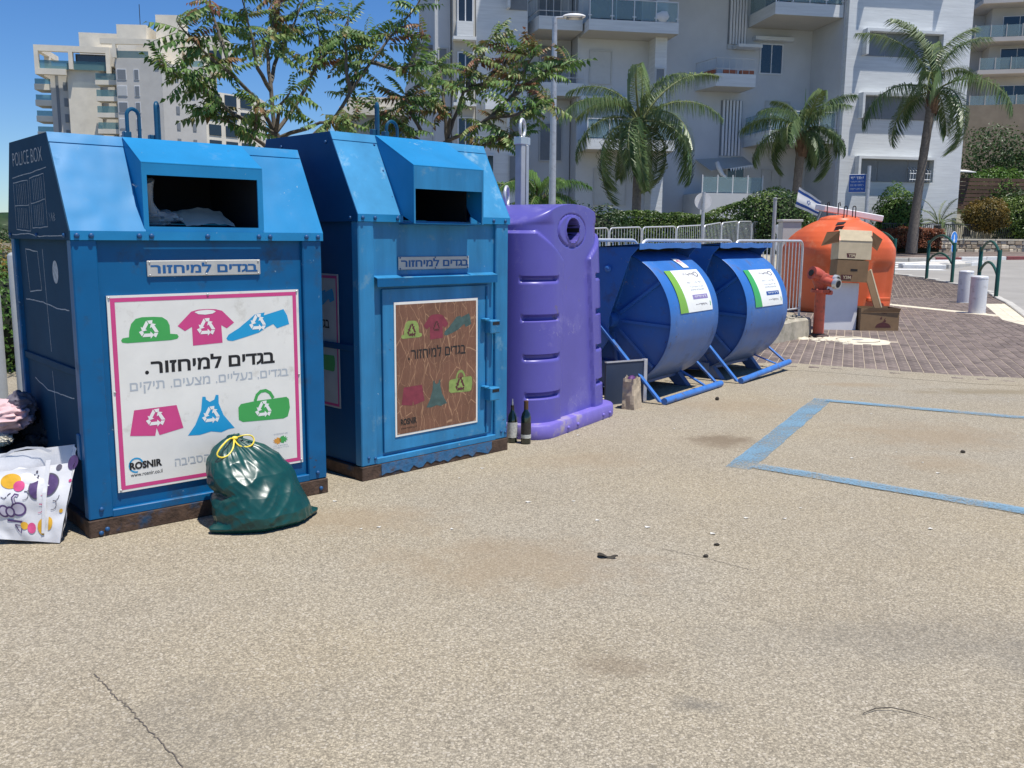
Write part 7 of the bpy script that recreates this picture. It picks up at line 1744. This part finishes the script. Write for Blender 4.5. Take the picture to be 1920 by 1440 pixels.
cloth('dark_clothes', 'black garment on top of the heap right of the pink sweatshirt', (-2.78, 5.18, .42), (.16, .14, .13), 'cloth_black', 8, .35)
cloth('pink_sweatshirt', 'pale pink sweatshirt thrown on top of the black clothes', (-2.86, 4.93, .50), (.20, .12, .095), 'cloth_pink', 4, .24, 1.5)
cloth('pink_sweatshirt', 'pink sleeve hanging down at the left edge below the sweatshirt', (-2.95, 4.88, .36), (.10, .08, .13), 'cloth_pink', 7, .22, 1.4)
cloth('grey_hood', 'grey mauve lining of the hood standing up behind the pink sweatshirt', (-2.725, 5.0, .535), (.075, .09, .095), 'cloth_grey', 6, .22, 1.6)
cloth('cream_cloth', 'small cream cloth showing in the middle of the dark heap', (-2.79, 4.86, .395), (.075, .05, .035), 'cloth_cream', 9, .3)
cloth('grey_clothes', 'grey lilac garment on the ground left of the printed bag', (-2.72, 4.55, .10), (.16, .12, .12), 'cloth_grey', 12, .35)
cloth('teal_cloth', 'small teal cloth at the left edge beside the printed bag', (-2.76, 4.75, .30), (.05, .05, .04), 'cloth_teal', 13, .3)
# posts at the left edge
for x, y, h, r_, lab in ((-3.40, 6.3, 1.37, .040, 'round topped grey steel post closest to the tall blue bin'), (-3.545, 6.25, 1.12, .055, 'thicker grey steel post cut by the left edge of the picture')):
    t = thing('steel_post', lab, 'post', (x, y, 0)); MB().lathe([(r_, 0), (r_, h-r_*.6), (r_*.85, h-r_*.25), (r_*.4, h), (.002, h+.003)], 18).build('tube', M['post_grey'], t, smooth=True); MB().lathe([(r_*1.8, 0), (r_*1.8, .012), (r_*1.02, .014)], 18).build('base_plate', M['post_grey'], t)
# ================================================================== every word of the lettering is a piece of its own
def split_words(o):
    me = o.data; n = len(me.vertices); par = list(range(n))
    def find(a):
        while par[a] != a: par[a] = par[par[a]]; a = par[a]
        return a
    for p in me.polygons:
        v = list(p.vertices)
        for k in v[1:]:
            a, b = find(v[0]), find(k)
            if a != b: par[a] = b
    co = [v.co.copy() for v in me.vertices]
    ext = [max(c[i] for c in co) - min(c[i] for c in co) for i in range(3)]
    z = 2; ax = 0 if ext[0] >= ext[1] else 1; h = ext[2]
    isl = {}
    for p in me.polygons: isl.setdefault(find(p.vertices[0]), []).append(p.index)
    iv = []
    for k, ps in isl.items():
        xs = [co[v][ax] for i in ps for v in me.polygons[i].vertices]; iv.append((min(xs), max(xs), ps))
    iv.sort(); groups = []; end = None
    for a, b, ps in iv:
        if end is None or a - end > .20*h: groups.append([]); end = b
        groups[-1] += ps; end = max(end, b)
    if len(groups) < 2: return
    for g_ in groups:
        vs = sorted({v for i in g_ for v in me.polygons[i].vertices}); mp = {v: i for i, v in enumerate(vs)}
        mb = MB(); mb.add([co[v] for v in vs], [tuple(mp[v] for v in me.polygons[i].vertices) for i in g_])
        mb.build(o.name.split('.')[0], me.materials[0], o.parent)
    bpy.data.objects.remove(o)
for o in [q for q in bpy.data.objects if q.type == 'MESH' and 'lettering' in q.name and 'small' not in q.name and 'blurred' not in q.name]: split_words(o)
